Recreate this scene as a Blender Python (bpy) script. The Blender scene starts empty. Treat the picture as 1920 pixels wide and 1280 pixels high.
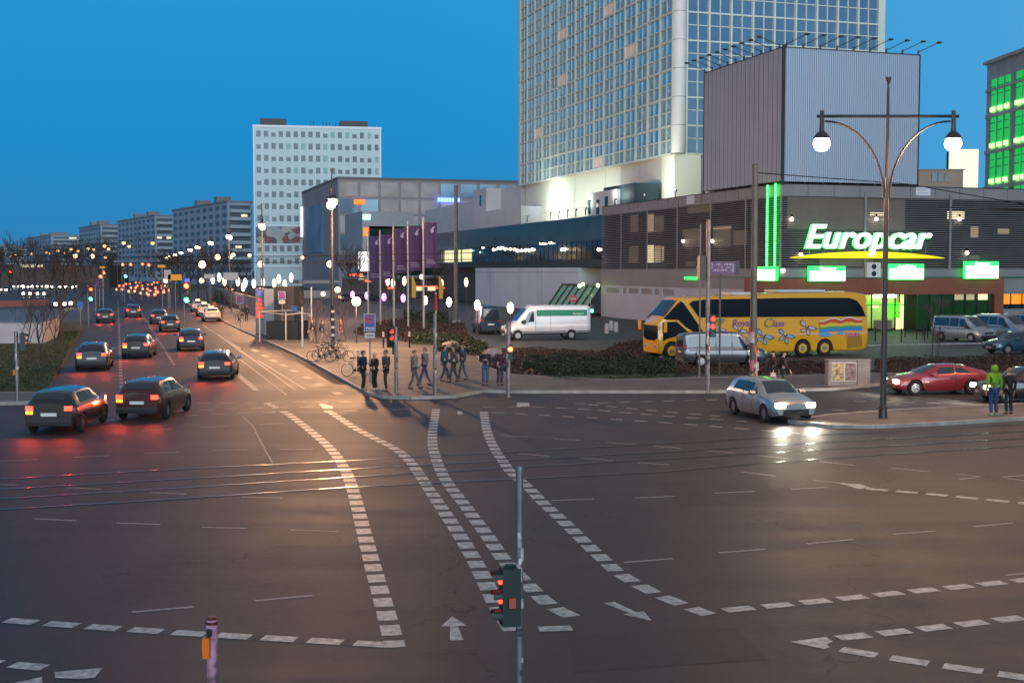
import bpy, bmesh, math, random
from mathutils import Vector, Matrix
import numpy as np
random.seed(7)
R = math.radians
sc = bpy.context.scene
# ------------------------------------------------------------------ camera
FPX, HC, PITCH = 2350.0, 5.5, math.atan(134 / 2350.0)
cam = bpy.data.cameras.new('camera'); cam.sensor_width = 36; cam.lens = FPX / 1920 * 36
cam.clip_start = 0.5; cam.clip_end = 6000
camo = bpy.data.objects.new('camera', cam); sc.collection.objects.link(camo)
camo.location = (0, 0, HC); camo.rotation_euler = (math.pi / 2 - PITCH, 0, 0); sc.camera = camo
# ------------------------------------------------------------------ world and sun
w = bpy.data.worlds.new('World'); sc.world = w; w.use_nodes = True
nt = w.node_tree; bg = nt.nodes['Background']
sky = nt.nodes.new('ShaderNodeTexSky'); sky.sky_type = 'NISHITA'; sky.sun_disc = False
sky.sun_elevation = R(4.0); sky.sun_rotation = R(200); sky.ozone_density = 3.0; sky.dust_density = 0.3; sky.air_density = 1.0
BGS = 0.11
def wn(t, **k):
    x = nt.nodes.new(t)
    for q, v in k.items(): setattr(x, q, v)
    return x
LK = nt.links.new
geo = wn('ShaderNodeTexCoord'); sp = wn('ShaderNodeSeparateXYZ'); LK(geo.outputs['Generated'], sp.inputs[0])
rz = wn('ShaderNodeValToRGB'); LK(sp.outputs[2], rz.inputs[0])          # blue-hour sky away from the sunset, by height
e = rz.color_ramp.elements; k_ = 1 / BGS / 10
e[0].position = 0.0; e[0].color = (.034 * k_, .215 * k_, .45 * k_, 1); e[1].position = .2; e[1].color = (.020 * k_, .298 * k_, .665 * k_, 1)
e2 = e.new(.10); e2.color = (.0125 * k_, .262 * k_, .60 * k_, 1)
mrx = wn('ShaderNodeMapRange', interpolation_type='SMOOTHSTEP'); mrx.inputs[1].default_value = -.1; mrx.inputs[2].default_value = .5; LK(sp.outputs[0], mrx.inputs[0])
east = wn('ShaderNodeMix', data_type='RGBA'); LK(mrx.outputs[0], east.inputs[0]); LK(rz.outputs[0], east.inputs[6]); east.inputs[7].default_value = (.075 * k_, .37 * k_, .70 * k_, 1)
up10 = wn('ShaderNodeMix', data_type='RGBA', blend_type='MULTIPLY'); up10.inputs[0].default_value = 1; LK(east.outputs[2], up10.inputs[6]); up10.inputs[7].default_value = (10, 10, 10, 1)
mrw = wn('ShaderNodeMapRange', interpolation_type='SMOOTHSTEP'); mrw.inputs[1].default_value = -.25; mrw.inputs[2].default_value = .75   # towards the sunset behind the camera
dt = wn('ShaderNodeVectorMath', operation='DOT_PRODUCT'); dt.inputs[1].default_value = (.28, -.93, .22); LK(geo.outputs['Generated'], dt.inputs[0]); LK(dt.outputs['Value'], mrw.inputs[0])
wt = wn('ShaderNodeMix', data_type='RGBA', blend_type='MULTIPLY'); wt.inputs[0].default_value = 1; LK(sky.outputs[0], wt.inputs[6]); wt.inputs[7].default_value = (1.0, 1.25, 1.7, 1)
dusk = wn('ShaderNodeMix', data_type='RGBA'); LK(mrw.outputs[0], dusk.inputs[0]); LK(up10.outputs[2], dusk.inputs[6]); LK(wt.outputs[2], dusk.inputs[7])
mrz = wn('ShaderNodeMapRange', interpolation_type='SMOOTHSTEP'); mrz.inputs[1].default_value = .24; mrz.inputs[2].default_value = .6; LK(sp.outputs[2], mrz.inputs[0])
zen = wn('ShaderNodeMix', data_type='RGBA'); LK(mrz.outputs[0], zen.inputs[0]); LK(dusk.outputs[2], zen.inputs[6]); zen.inputs[7].default_value = (.21 / BGS, .225 / BGS, .275 / BGS, 1)   # unseen overhead sky greyed to take the blue out of the ground light
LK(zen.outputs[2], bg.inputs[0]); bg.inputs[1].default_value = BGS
sun = bpy.data.lights.new('afterglow', 'SUN'); sun.energy = 2.8; sun.angle = R(50); sun.color = (0.74, 0.90, 1.0)
suno = bpy.data.objects.new('afterglow', sun); sc.collection.objects.link(suno)
suno.rotation_euler = (R(90 - 5), 0, R(10))
vs = sc.view_settings; vs.view_transform = 'Standard'; vs.look = 'None'; vs.gamma = 1; vs.exposure = 0.0
sc.cycles.use_denoising = True
sc.cycles.max_bounces = 5; sc.cycles.diffuse_bounces = 2; sc.cycles.glossy_bounces = 3; sc.cycles.transmission_bounces = 2
sc.cycles.sample_clamp_indirect = 4.0; sc.cycles.caustics_reflective = False; sc.cycles.caustics_refractive = False

# ------------------------------------------------------------------ helpers
COL = sc.collection
ANG = R(17.5)                       # bearing of the street grid
VX = Vector((math.cos(ANG), math.sin(ANG), 0)); UX = Vector((-math.sin(ANG), math.cos(ANG), 0))
_f = Vector((0, math.cos(PITCH), -math.sin(PITCH))); _u = Vector((0, math.sin(PITCH), math.cos(PITCH)))
def ray(px, py): return _f + Vector((1, 0, 0)) * ((px - 960) / FPX) + _u * (-(py - 640) / FPX)
def G(px, py, z=0.0):               # the spot on the level z that the photo shows at a pixel
    d = ray(px, py); t = (z - HC) / d.z; return Vector((d.x * t, d.y * t, z))
def P(px, py, Y):                   # the spot at distance Y
    d = ray(px, py); t = Y / d.y; return Vector((d.x * t, Y, HC + d.z * t))
class Frame:                        # a vertical plane with its own axes, to measure things off
    def __init__(s, o, ang): s.o = Vector((o[0], o[1], 0)); s.a = ang; s.x = Vector((math.cos(ang), math.sin(ang), 0)); s.y = Vector((-math.sin(ang), math.cos(ang), 0))
    def fx(s, px, py=506, off=0.0):        # on the plane along local x at local y = off -> (x, z)
        d = ray(px, py); o = s.o + s.y * off; n = s.y; c = Vector((0, 0, HC)); t = (o - c).dot(n) / d.dot(n); p = c + d * t
        return (p - s.o).dot(s.x), p.z
    def fy(s, px, py=506, off=0.0):
        d = ray(px, py); o = s.o + s.x * off; n = s.x; c = Vector((0, 0, HC)); t = (o - c).dot(n) / d.dot(n); p = c + d * t
        return (p - s.o).dot(s.y), p.z
    def w(s, x, y, z=0): return s.o + s.x * x + s.y * y + Vector((0, 0, z))
def props(o, label=None, cat=None, group=None, kind=None):
    if label: o['label'] = label
    if cat: o['category'] = cat
    if group: o['group'] = group
    if kind: o['kind'] = kind
    return o
def empty(name, label, cat, loc=(0, 0, 0), rot=0, group=None):
    o = bpy.data.objects.new(name, None); COL.objects.link(o); o.location = loc; o.rotation_euler = (0, 0, rot)
    o.empty_display_size = 0.2
    return props(o, label, cat, group)
def dup(o, loc=None, rot=None, label=None, group=None, scale=None):
    def cp(a, par):
        c = a.copy(); COL.objects.link(c)
        if par is not None: c.parent = par
        for ch in a.children: cp(ch, c)
        return c
    r = cp(o, None)
    if loc is not None: r.location = loc
    if rot is not None: r.rotation_euler = (0, 0, rot)
    if label: r['label'] = label
    if group: r['group'] = group
    if scale is not None: r.scale = (scale,) * 3 if not hasattr(scale, '__len__') else scale
    return r
class MB:
    def __init__(s): s.v = []; s.f = []; s.m = []
    def add(s, vs, fs, m=0):
        b = len(s.v); s.v += [tuple(v) for v in vs]; s.f += [tuple(i + b for i in f) for f in fs]; s.m += [m] * len(fs); return s
    def box(s, x0, y0, z0, x1, y1, z1, m=0):
        if x0 > x1: x0, x1 = x1, x0
        if y0 > y1: y0, y1 = y1, y0
        if z0 > z1: z0, z1 = z1, z0
        return s.add([(x0,y0,z0),(x1,y0,z0),(x1,y1,z0),(x0,y1,z0),(x0,y0,z1),(x1,y0,z1),(x1,y1,z1),(x0,y1,z1)],
                     [(0,3,2,1),(4,5,6,7),(0,1,5,4),(1,2,6,5),(2,3,7,6),(3,0,4,7)], m)
    def cyl(s, p0, p1, r0, r1=None, n=10, m=0, caps=True):
        r1 = r0 if r1 is None else r1; p0 = Vector(p0); p1 = Vector(p1); d = (p1 - p0).normalized()
        a = d.cross(Vector((0, 0, 1)) if abs(d.z) < .95 else Vector((1, 0, 0))).normalized(); b = d.cross(a)
        vs = []
        for p, r in ((p0, r0), (p1, r1)):
            for i in range(n):
                t = 2 * math.pi * i / n; vs.append(p + (a * math.cos(t) + b * math.sin(t)) * r)
        fs = [(i, (i + 1) % n, n + (i + 1) % n, n + i) for i in range(n)]
        if caps: fs += [tuple(range(n - 1, -1, -1)), tuple(range(n, 2 * n))]
        return s.add(vs, fs, m)
    def tube(s, pts, r, n=6, m=0):
        for a, b in zip(pts[:-1], pts[1:]): s.cyl(a, b, r, r, n, m)
        return s
    def lathe(s, prof, c=(0, 0, 0), n=14, m=0):
        vs = []
        for r, z in prof:
            for i in range(n): t = 2 * math.pi * i / n; vs.append((c[0] + r * math.cos(t), c[1] + r * math.sin(t), c[2] + z))
        fs = []
        for k in range(len(prof) - 1):
            for i in range(n): j = (i + 1) % n; fs.append((k*n+i, k*n+j, (k+1)*n+j, (k+1)*n+i))
        fs += [tuple(range(n - 1, -1, -1)), tuple(range((len(prof) - 1) * n, len(prof) * n))]
        return s.add(vs, fs, m)
    def ball(s, c, r, n=12, k=7, m=0, sc3=(1, 1, 1)):
        prof = [(max(math.sin(math.pi * i / k) * r, r * .02), -math.cos(math.pi * i / k) * r) for i in range(k + 1)]
        b = len(s.v); s.lathe(prof, (0, 0, 0), n, m)
        for i in range(b, len(s.v)): x, y, z = s.v[i]; s.v[i] = (c[0] + x * sc3[0], c[1] + y * sc3[1], c[2] + z * sc3[2])
        return s
    def prism(s, poly, h0, h1, axis='z', m=0):    # poly: 2-D outline; axis = extrusion direction
        n = len(poly)
        area = sum(poly[i][0] * poly[(i+1) % n][1] - poly[(i+1) % n][0] * poly[i][1] for i in range(n))
        if area < 0: poly = poly[::-1]
        f3 = {'z': lambda a, b, h: (a, b, h), 'y': lambda a, b, h: (a, h, b), 'x': lambda a, b, h: (h, a, b)}[axis]
        vs = [f3(a, b, h0) for a, b in poly] + [f3(a, b, h1) for a, b in poly]
        fs = [tuple(range(n - 1, -1, -1)), tuple(range(n, 2 * n))] + [(i, (i + 1) % n, n + (i + 1) % n, n + i) for i in range(n)]
        return s.add(vs, fs, m)
    def quad(s, a, b, c, d, m=0): return s.add([a, b, c, d], [(0, 1, 2, 3)], m)
    def build(s, name, mats, parent=None, loc=None, rot=None, smooth=False, **kw):
        me = bpy.data.meshes.new(name); me.from_pydata(s.v, [], s.f)
        if not isinstance(mats, (list, tuple)): mats = [mats]
        for m in mats: me.materials.append(m)
        me.polygons.foreach_set('material_index', s.m)
        bm = bmesh.new(); bm.from_mesh(me); bmesh.ops.recalc_face_normals(bm, faces=bm.faces); bm.to_mesh(me); bm.free()
        if smooth:
            me.polygons.foreach_set('use_smooth', [True] * len(me.polygons))
            try: me.set_sharp_from_angle(angle=R(35))
            except Exception: pass
        me.update()
        return link(name, me, parent, loc, rot, **kw)
def link(name, me, parent=None, loc=None, rot=None, label=None, cat=None, group=None, kind=None):
    o = bpy.data.objects.new(name, me); COL.objects.link(o)
    if parent is not None: o.parent = parent
    if loc is not None: o.location = loc
    if rot is not None: o.rotation_euler = (0, 0, rot) if not hasattr(rot, '__len__') else rot
    return props(o, label, cat, group, kind)
M = {}
ORD = ['leftmost', 'second from left', 'third from left', 'fourth from left', 'fifth from left', 'sixth from left', 'seventh from left', 'eighth from left', 'ninth from left', 'tenth from left', 'eleventh from left', 'twelfth from left', 'thirteenth from left', 'fourteenth from left', 'fifteenth from left', 'sixteenth from left', 'seventeenth from left', 'eighteenth from left', 'nineteenth from left']
def rank(px, l): return ORD[sorted(l).index(px)]
def mat(name, col, rough=0.6, metal=0.0, var=0.0, vs=4.0, bump=0.0, bs=30.0, coat=0.0, spec=0.5, emit=0.0, ecol=None, sample=True):
    if name in M: return M[name]
    m = bpy.data.materials.new(name); m.use_nodes = True; n = m.node_tree; b = n.nodes['Principled BSDF']
    b.inputs['Base Color'].default_value = (*col, 1); b.inputs['Roughness'].default_value = rough; b.inputs['Metallic'].default_value = metal
    b.inputs['Coat Weight'].default_value = coat; b.inputs['Coat Roughness'].default_value = 0.08; b.inputs['Specular IOR Level'].default_value = spec
    if var or bump:
        tc = n.nodes.new('ShaderNodeTexCoord')
    if var:
        no = n.nodes.new('ShaderNodeTexNoise'); no.inputs['Scale'].default_value = vs; no.inputs['Detail'].default_value = 5
        n.links.new(tc.outputs['Object'], no.inputs['Vector'])
        rp = n.nodes.new('ShaderNodeValToRGB'); lo = 1 - var; hi = 1 + var
        rp.color_ramp.elements[0].position = .3; rp.color_ramp.elements[1].position = .7
        rp.color_ramp.elements[0].color = (*[c * lo for c in col], 1); rp.color_ramp.elements[1].color = (*[min(1, c * hi) for c in col], 1)
        n.links.new(no.outputs[0], rp.inputs[0]); n.links.new(rp.outputs[0], b.inputs['Base Color'])
        mr = n.nodes.new('ShaderNodeMapRange'); mr.inputs[3].default_value = max(0, rough - .08); mr.inputs[4].default_value = min(1, rough + .08)
        n.links.new(no.outputs[0], mr.inputs[0]); n.links.new(mr.outputs[0], b.inputs['Roughness'])
    if bump:
        n2 = n.nodes.new('ShaderNodeTexNoise'); n2.inputs['Scale'].default_value = bs; n2.inputs['Detail'].default_value = 4
        n.links.new(tc.outputs['Object'], n2.inputs['Vector']); bp = n.nodes.new('ShaderNodeBump'); bp.inputs['Strength'].default_value = bump
        n.links.new(n2.outputs[0], bp.inputs['Height']); n.links.new(bp.outputs[0], b.inputs['Normal'])
    if emit:
        b.inputs['Emission Color'].default_value = (*(ecol or col), 1); b.inputs['Emission Strength'].default_value = emit
        if not sample: m.cycles.emission_sampling = 'NONE'
    M[name] = m; return m
def paint(name, col, metal=0.0): return mat(name, col, 0.3, metal, coat=1.0)
def text_mesh(s, size, depth=0.02, shear=0.0, bold=0.0, align='CENTER', space=1.0):
    cu = bpy.data.curves.new('lettering', 'FONT'); cu.body = s; cu.size = size; cu.extrude = depth; cu.shear = shear; cu.offset = bold
    cu.align_x = align; cu.align_y = 'CENTER'; cu.space_character = space; cu.resolution_u = 3
    o = bpy.data.objects.new('lettering', cu); COL.objects.link(o); bpy.context.view_layer.update()
    me = bpy.data.meshes.new_from_object(o.evaluated_get(bpy.context.evaluated_depsgraph_get()))
    bpy.data.objects.remove(o); bpy.data.curves.remove(cu); return me
def text(name, s, size, m, parent, loc, rot, **k):
    me = text_mesh(s, size, **k); me.materials.clear(); me.materials.append(m)
    return link(name, me, parent, loc, rot)
# ------------------------------------------------------------------ ground materials
def asphalt(name, base, warm=0.0, rough=.5):
    m = bpy.data.materials.new(name); m.use_nodes = True; n = m.node_tree; b = n.nodes['Principled BSDF']
    L = n.links.new; tc = n.nodes.new('ShaderNodeTexCoord')
    def noise(sc_, det=6, vec=None, dist=0):
        x = n.nodes.new('ShaderNodeTexNoise'); x.inputs['Scale'].default_value = sc_; x.inputs['Detail'].default_value = det; x.inputs['Distortion'].default_value = dist
        L(vec or tc.outputs['Object'], x.inputs['Vector']); return x.outputs[0]
    mp = n.nodes.new('ShaderNodeMapping'); mp.inputs['Scale'].default_value = (.12, 1.1, 1); mp.inputs['Rotation'].default_value = (0, 0, R(6)); L(tc.outputs['Object'], mp.inputs['Vector'])
    mp2 = n.nodes.new('ShaderNodeMapping'); mp2.inputs['Scale'].default_value = (1.0, .1, 1); mp2.inputs['Rotation'].default_value = (0, 0, R(-17.5)); L(tc.outputs['Object'], mp2.inputs['Vector'])
    big = noise(.09, 4, None, .6); mid = noise(5.5, 9); fine = noise(90, 2); st = noise(.9, 4, mp.outputs[0], .3); st2 = noise(.8, 4, mp2.outputs[0], .3)
    def mth(op, a, b_):
        x = n.nodes.new('ShaderNodeMath'); x.operation = op
        for i, q in enumerate((a, b_)):
            if isinstance(q, (int, float)): x.inputs[i].default_value = q
            else: L(q, x.inputs[i])
        return x.outputs[0]
    s = mth('ADD', mth('MULTIPLY', big, .5), mth('ADD', mth('MULTIPLY', mid, .42), mth('MULTIPLY', fine, .23)))
    s = mth('ADD', s, mth('ADD', mth('MULTIPLY', st, .5), mth('MULTIPLY', st2, .35)))
    rp = n.nodes.new('ShaderNodeValToRGB'); rp.color_ramp.elements[0].position = .72; rp.color_ramp.elements[1].position = 1.25 if False else 1.0
    rp.color_ramp.elements[0].color = (*[c * .5 for c in base], 1); rp.color_ramp.elements[1].color = (*[c * 1.6 for c in base], 1)
    vo = n.nodes.new('ShaderNodeTexVoronoi'); vo.feature = 'DISTANCE_TO_EDGE'; vo.inputs['Scale'].default_value = .11
    wv = n.nodes.new('ShaderNodeVectorMath'); wv.operation = 'ADD'; nn = n.nodes.new('ShaderNodeTexNoise'); nn.inputs['Scale'].default_value = .5; nn.inputs['Detail'].default_value = 6
    L(tc.outputs['Object'], nn.inputs['Vector']); vm = n.nodes.new('ShaderNodeVectorMath'); vm.operation = 'SCALE'; vm.inputs['Scale'].default_value = 4; L(nn.outputs[1], vm.inputs[0])
    L(tc.outputs['Object'], wv.inputs[0]); L(vm.outputs[0], wv.inputs[1]); L(wv.outputs[0], vo.inputs['Vector'])
    cr = mth('GREATER_THAN', vo.outputs[0], .0018)
    mx = n.nodes.new('ShaderNodeMix'); mx.data_type = 'RGBA'; L(s, rp.inputs[0]); L(cr, mx.inputs[0]); mx.inputs[6].default_value = (*[c * .4 for c in base], 1); L(rp.outputs[0], mx.inputs[7])
    L(mx.outputs[2], b.inputs['Base Color'])
    mr = n.nodes.new('ShaderNodeMapRange'); mr.inputs[1].default_value = .6; mr.inputs[2].default_value = 1.1; mr.inputs[3].default_value = rough - .1; mr.inputs[4].default_value = rough + .14
    L(s, mr.inputs[0]); L(mr.outputs[0], b.inputs['Roughness'])
    bp = n.nodes.new('ShaderNodeBump'); bp.inputs['Strength'].default_value = .25; bp.inputs['Distance'].default_value = .02; L(mth('ADD', fine, mid), bp.inputs['Height']); L(bp.outputs[0], b.inputs['Normal'])
    b.inputs['Specular IOR Level'].default_value = .3
    return m
def paving(name, base, sx=1.0, sy=1.0, ang=17.5, mortar=.5):
    m = bpy.data.materials.new(name); m.use_nodes = True; n = m.node_tree; b = n.nodes['Principled BSDF']; L = n.links.new
    tc = n.nodes.new('ShaderNodeTexCoord'); mp = n.nodes.new('ShaderNodeMapping'); mp.inputs['Rotation'].default_value = (0, 0, R(-ang)); L(tc.outputs['Object'], mp.inputs['Vector'])
    br = n.nodes.new('ShaderNodeTexBrick'); br.inputs['Scale'].default_value = 1.0; br.inputs['Brick Width'].default_value = sx; br.inputs['Row Height'].default_value = sy; br.inputs['Mortar Size'].default_value = .015
    br.inputs['Color1'].default_value = (*base, 1); br.inputs['Color2'].default_value = (*[c * .8 for c in base], 1); br.inputs['Mortar'].default_value = (*[c * mortar for c in base], 1); L(mp.outputs[0], br.inputs['Vector'])
    no = n.nodes.new('ShaderNodeTexNoise'); no.inputs['Scale'].default_value = .5; no.inputs['Detail'].default_value = 8; L(tc.outputs['Object'], no.inputs['Vector'])
    rp = n.nodes.new('ShaderNodeValToRGB'); rp.color_ramp.elements[0].position = .35; rp.color_ramp.elements[1].position = .65; rp.color_ramp.elements[0].color = (.6, .6, .6, 1); rp.color_ramp.elements[1].color = (1.1, 1.1, 1.1, 1)
    L(no.outputs[0], rp.inputs[0]); mx = n.nodes.new('ShaderNodeMix'); mx.data_type = 'RGBA'; mx.blend_type = 'MULTIPLY'; mx.inputs[0].default_value = 1; L(br.outputs[0], mx.inputs[6]); L(rp.outputs[0], mx.inputs[7])
    L(mx.outputs[2], b.inputs['Base Color']); b.inputs['Roughness'].default_value = .7; return m
M_asph = asphalt('asphalt', (.028, .027, .031)); M_lot = asphalt('lot_asphalt', (.04, .044, .045)); M_far = asphalt('old_asphalt', (.06, .055, .055))
M_pave = paving('pavement_slabs', (.15, .142, .145), .9, .5); M_kerb = mat('granite_kerb', (.3, .28, .27), .7, var=.25, vs=2.0)
M_city = mat('city_ground', (.06, .055, .05), .9, var=.3, vs=.05)
M_grassb = mat('grass_soil', (.035, .04, .018), .95, var=.4, vs=1.5)
M_mulch = mat('mulch', (.045, .025, .018), .95, var=.5, vs=3, bump=.8, bs=12)
def paintm():
    m = bpy.data.materials.new('road_paint'); m.use_nodes = True; n = m.node_tree; b = n.nodes['Principled BSDF']; L = n.links.new
    tc = n.nodes.new('ShaderNodeTexCoord'); no = n.nodes.new('ShaderNodeTexNoise'); no.inputs['Scale'].default_value = 7; no.inputs['Detail'].default_value = 9; L(tc.outputs['Object'], no.inputs['Vector'])
    rp = n.nodes.new('ShaderNodeValToRGB'); e = rp.color_ramp.elements; e[0].position = .33; e[0].color = (.26, .255, .245, 1); e[1].position = .62; e[1].color = (.62, .6, .56, 1)
    L(no.outputs[0], rp.inputs[0]); L(rp.outputs[0], b.inputs['Base Color']); b.inputs['Roughness'].default_value = .5; return m
M_paint = paintm(); M_thin = mat('worn_paint', (.34, .32, .3), .6, var=.3, vs=9)
# ------------------------------------------------------------------ ground sheets
def sheet(name, pts, z, m, h=None, **k):
    b = MB(); pts = [(p[0], p[1]) for p in pts]
    if h: b.prism(pts, z, z + h)
    else:
        b.add([(x, y, z) for x, y in pts], [tuple(range(len(pts)))])
    return b.build(name, m, kind='structure', **k)
gm = MB(); gm.add([(-3000, -60, -.02), (3000, -60, -.02), (3000, 5500, -.02), (-3000, 5500, -.02)], [(0, 1, 2, 3)]); gm.build('ground', M_city, kind='structure')
def g2(*l): return [G(x, y) for x, y in l]
# the crossing and the cross street
road = [Vector((-70, -20, 0)), Vector((80, -20, 0)), Vector((80, 72, 0)), Vector((14, 60, 0)), Vector((-8.5, 60, 0)), G(446, 612), G(330, 556), G(236, 512), G(218, 512), G(160, 617), G(90, 738), Vector((-70, 60, 0))]
sheet('road', road, 0.0, M_asph)
# left road beyond the green and the lanes of the far street
sheet('far_road', g2((-400, 610), (-400, 524), (212, 524), (200, 545), (170, 600), (110, 604)), -0.008, M_far)
# car park
sheet('parking_lot', g2((905, 700), (880, 600), (1000, 578), (1136, 588), (2100, 612), (2300, 690), (1640, 694)), -0.004, M_lot)
KZ = .12
def kerbed(name, pts, m, h=KZ):
    o = sheet(name, pts, -.01, m, h + .01); b = MB()
    n = len(pts)
    for i in range(n):
        a = Vector(pts[i]).to_2d(); c = Vector(pts[(i + 1) % n]).to_2d(); d = (c - a); l = d.length
        if l < .05: continue
        d /= l; nrm = Vector((-d.y, d.x)) * .075
        b.prism([tuple(a - nrm - d * .0), tuple(c - nrm), tuple(c + nrm), tuple(a + nrm)], -.012, h + .012)
    b.build(name.replace('pavement', 'kerb').replace('island', 'kerb') if 'kerb' not in name else name, M_kerb, kind='structure'); return o
plaza = g2((333, 556), (446, 617), (560, 668), (640, 712), (690, 741), (720, 747), (770, 749), (855, 746), (905, 736), (980, 737), (1330, 737), (1560, 732), (1660, 722), (2100, 715), (2100, 706), (1640, 704), (1300, 712), (1150, 716), (960, 706), (905, 690), (880, 640), (760, 585), (640, 560), (500, 545), (400, 538))
kerbed('pavement', plaza, M_pave)
kerbed('corner_island', g2((1480, 793), (1560, 803), (1640, 803), (1750, 798), (2100, 777), (2100, 757), (1920, 761), (1700, 772), (1560, 782)), M_pave)
kerbed('left_island', g2((-300, 768), (-300, 742), (82, 741), (88, 748), (60, 758)), M_pave, .14)
kerbed('refuge_pavement', g2((-400, 800), (-300, 772), (20, 762), (40, 768), (-60, 785)), M_pave, .1) if False else None
sheet('median_grass', g2((-400, 738), (-400, 612), (108, 603), (155, 620), (120, 680), (86, 736)), -.01, M_grassb, .09)
sheet('street_apron', g2((500, 590), (480, 560), (880, 560), (1130, 585), (905, 640), (870, 622), (700, 600)), -.006, M_far)

# ------------------------------------------------------------------ painted markings
mk = MB(); ZP = .004
def arc(pts):
    out = [(0, pts[0])]
    for a, b_ in zip(pts[:-1], pts[1:]): out.append((out[-1][0] + (b_ - a).length, b_))
    return out
def at(ar, s):
    for (s0, a), (s1, b_) in zip(ar[:-1], ar[1:]):
        if s <= s1 or (s1 == ar[-1][0]): return a.lerp(b_, (s - s0) / max(s1 - s0, 1e-6))
def dashes(px, dash=.56, gap=.26, wd=.31, world=False, off=0, mb=mk, z=ZP):
    pts = px if world else [G(*p) for p in px]
    pts = [Vector((p.x, p.y, 0)) for p in pts]
    # smooth
    for _ in range(2):
        q = [pts[0]]
        for a, b_ in zip(pts[:-1], pts[1:]): q += [a.lerp(b_, .25), a.lerp(b_, .75)]
        q.append(pts[-1]); pts = q
    ar = arc(pts); s = off; tot = ar[-1][0]
    while s + dash * .6 < tot:
        a = at(ar, s); c = at(ar, min(s + dash, tot)); d = (c - a).normalized(); nrm = Vector((-d.y, d.x, 0)) * wd / 2; u = Vector((0, 0, z))
        mb.quad(a - nrm + u, c - nrm + u, c + nrm + u, a + nrm + u); s += dash + gap
A = [(530, 771), (545, 778), (600, 822), (620, 841), (634, 858), (644, 874), (657, 901), (667, 938), (677, 975), (687, 1015), (701, 1069), (714, 1113), (728, 1163), (741, 1213)]
B = [(613, 770), (623, 774), (667, 804), (728, 834), (751, 847), (771, 866), (788, 891), (805, 918), (828, 952), (855, 992), (882, 1036), (902, 1073), (919, 1110), (936, 1143), (966, 1187)]
C_ = [(818, 767), (808, 824), (818, 864), (835, 901), (865, 938), (892, 975), (922, 1015), (943, 1049), (1000, 1106), (1020, 1126), (1053, 1148), (1110, 1170)]
D = [(907, 772), (911, 800), (917, 821), (931, 848), (946, 869), (956, 884), (976, 901), (996, 918), (1017, 942), (1057, 977), (1087, 1007), (1117, 1036), (1138, 1054), (1154, 1071), (1185, 1089), (1218, 1108), (1262, 1127), (1330, 1152)]
for q in (A, B, C_, D): dashes(q)
for q in ([(1358, 1144), (1455, 1135), (1667, 1113), (1868, 1093), (2100, 1068)], [(1572, 1196), (1750, 1177), (1960, 1152), (2200, 1122)], [(1577, 1217), (1700, 1238), (1895, 1266), (2100, 1297)],
          [(-60, 1156), (80, 1168), (260, 1181), (400, 1190), (560, 1199), (730, 1209)], [(-60, 1238), (70, 1250), (100, 1253)], [(1625, 916), (1725, 924), (1846, 936), (2000, 951)], [(1010, 1179), (1072, 1177)]):
    dashes(q, .52, .2, .27, z=.0055)
for q in ([(500, 755), (523, 767)], [(442, 699), (483, 733)]): dashes(q, .5, .3, .28)
def patch(*l, z=.007): mk.add([tuple(G(x, y)) [:2] + (z,) for x, y in l], [tuple(range(len(l)))])
patch((1482, 1203), (1548, 1194), (1562, 1202), (1550, 1208), (1556, 1213), (1546, 1217)); patch((1570, 905), (1615, 908), (1632, 914), (1612, 917))
patch((150, 1273), (104, 1271), (102, 1260), (192, 1252), (178, 1270)); patch((0, 1286), (78, 1269), (80, 1279), (30, 1300)); patch((598, 757), (608, 757), (625, 762), (624, 766), (606, 766))
def arrow(tail, tip, wt=.1, wh=.2, hl=.42):
    a = G(*tail); b_ = G(*tip); d = (b_ - a); l = d.length; d.normalize(); n_ = Vector((-d.y, d.x, 0)); e = b_ - d * min(hl * l, 1.2); u = Vector((0, 0, ZP))
    mk.quad(a - n_ * wt + u, e - n_ * wt * .6 + u, e + n_ * wt * .6 + u, a + n_ * wt + u); mk.add([e - n_ * wh + u, b_ + u, e + n_ * wh + u], [(0, 1, 2)])
arrow((856, 1200), (848, 1155)); arrow((1142, 1129), (1222, 1163))
mt = MB()
def seg(x0, y0, x1, y1, wd=.09, mb=mt, z=.004):
    a = G(x0, y0); b_ = G(x1, y1); d = (b_ - a).normalized(); n_ = Vector((-d.y, d.x, 0)) * wd / 2; u = Vector((0, 0, z)); mb.quad(a - n_ + u, b_ - n_ + u, b_ + n_ + u, a + n_ + u)
for s in [(-40,866,71,861),(138,857,205,854),(270,850,336,847),(400,844,462,843),(525,842,588,842),(265,807,322,804),(377,801,430,798),(485,796,533,793),(-40,907,32,909),(125,914,189,917),(280,923,350,926),(453,931,530,933),
 (65,972,143,976),(218,980,301,983),(378,988,463,990),(543,993,632,996),(247,1147,364,1137),(476,1126,586,1116),(937,816,989,819),(1037,822,1088,825),(1138,829,1192,833),(1225,836,1277,840),(1321,844,1378,849),(973,850,1031,855),
 (1088,858,1149,863),(1195,867,1257,871),(1034,938,1113,935),(1190,933,1265,930),(1170,1054,1262,1047),(1424,854,1482,860),(1389,884,1454,892),(1537,865,1603,872),(1671,877,1742,884),(1524,900,1594,907),(1339,924,1414,921),
 (1483,917,1553,913),(1348,1036,1435,1029),(1513,1019,1599,1011),(1675,1001,1754,995),(1825,987,1900,980),(1884,1078,1960,1071),(1792,889,1838,893),(1798,898,1838,894),(1878,894,1920,891),(1884,896,1920,901)]:
    seg(*s)
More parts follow.
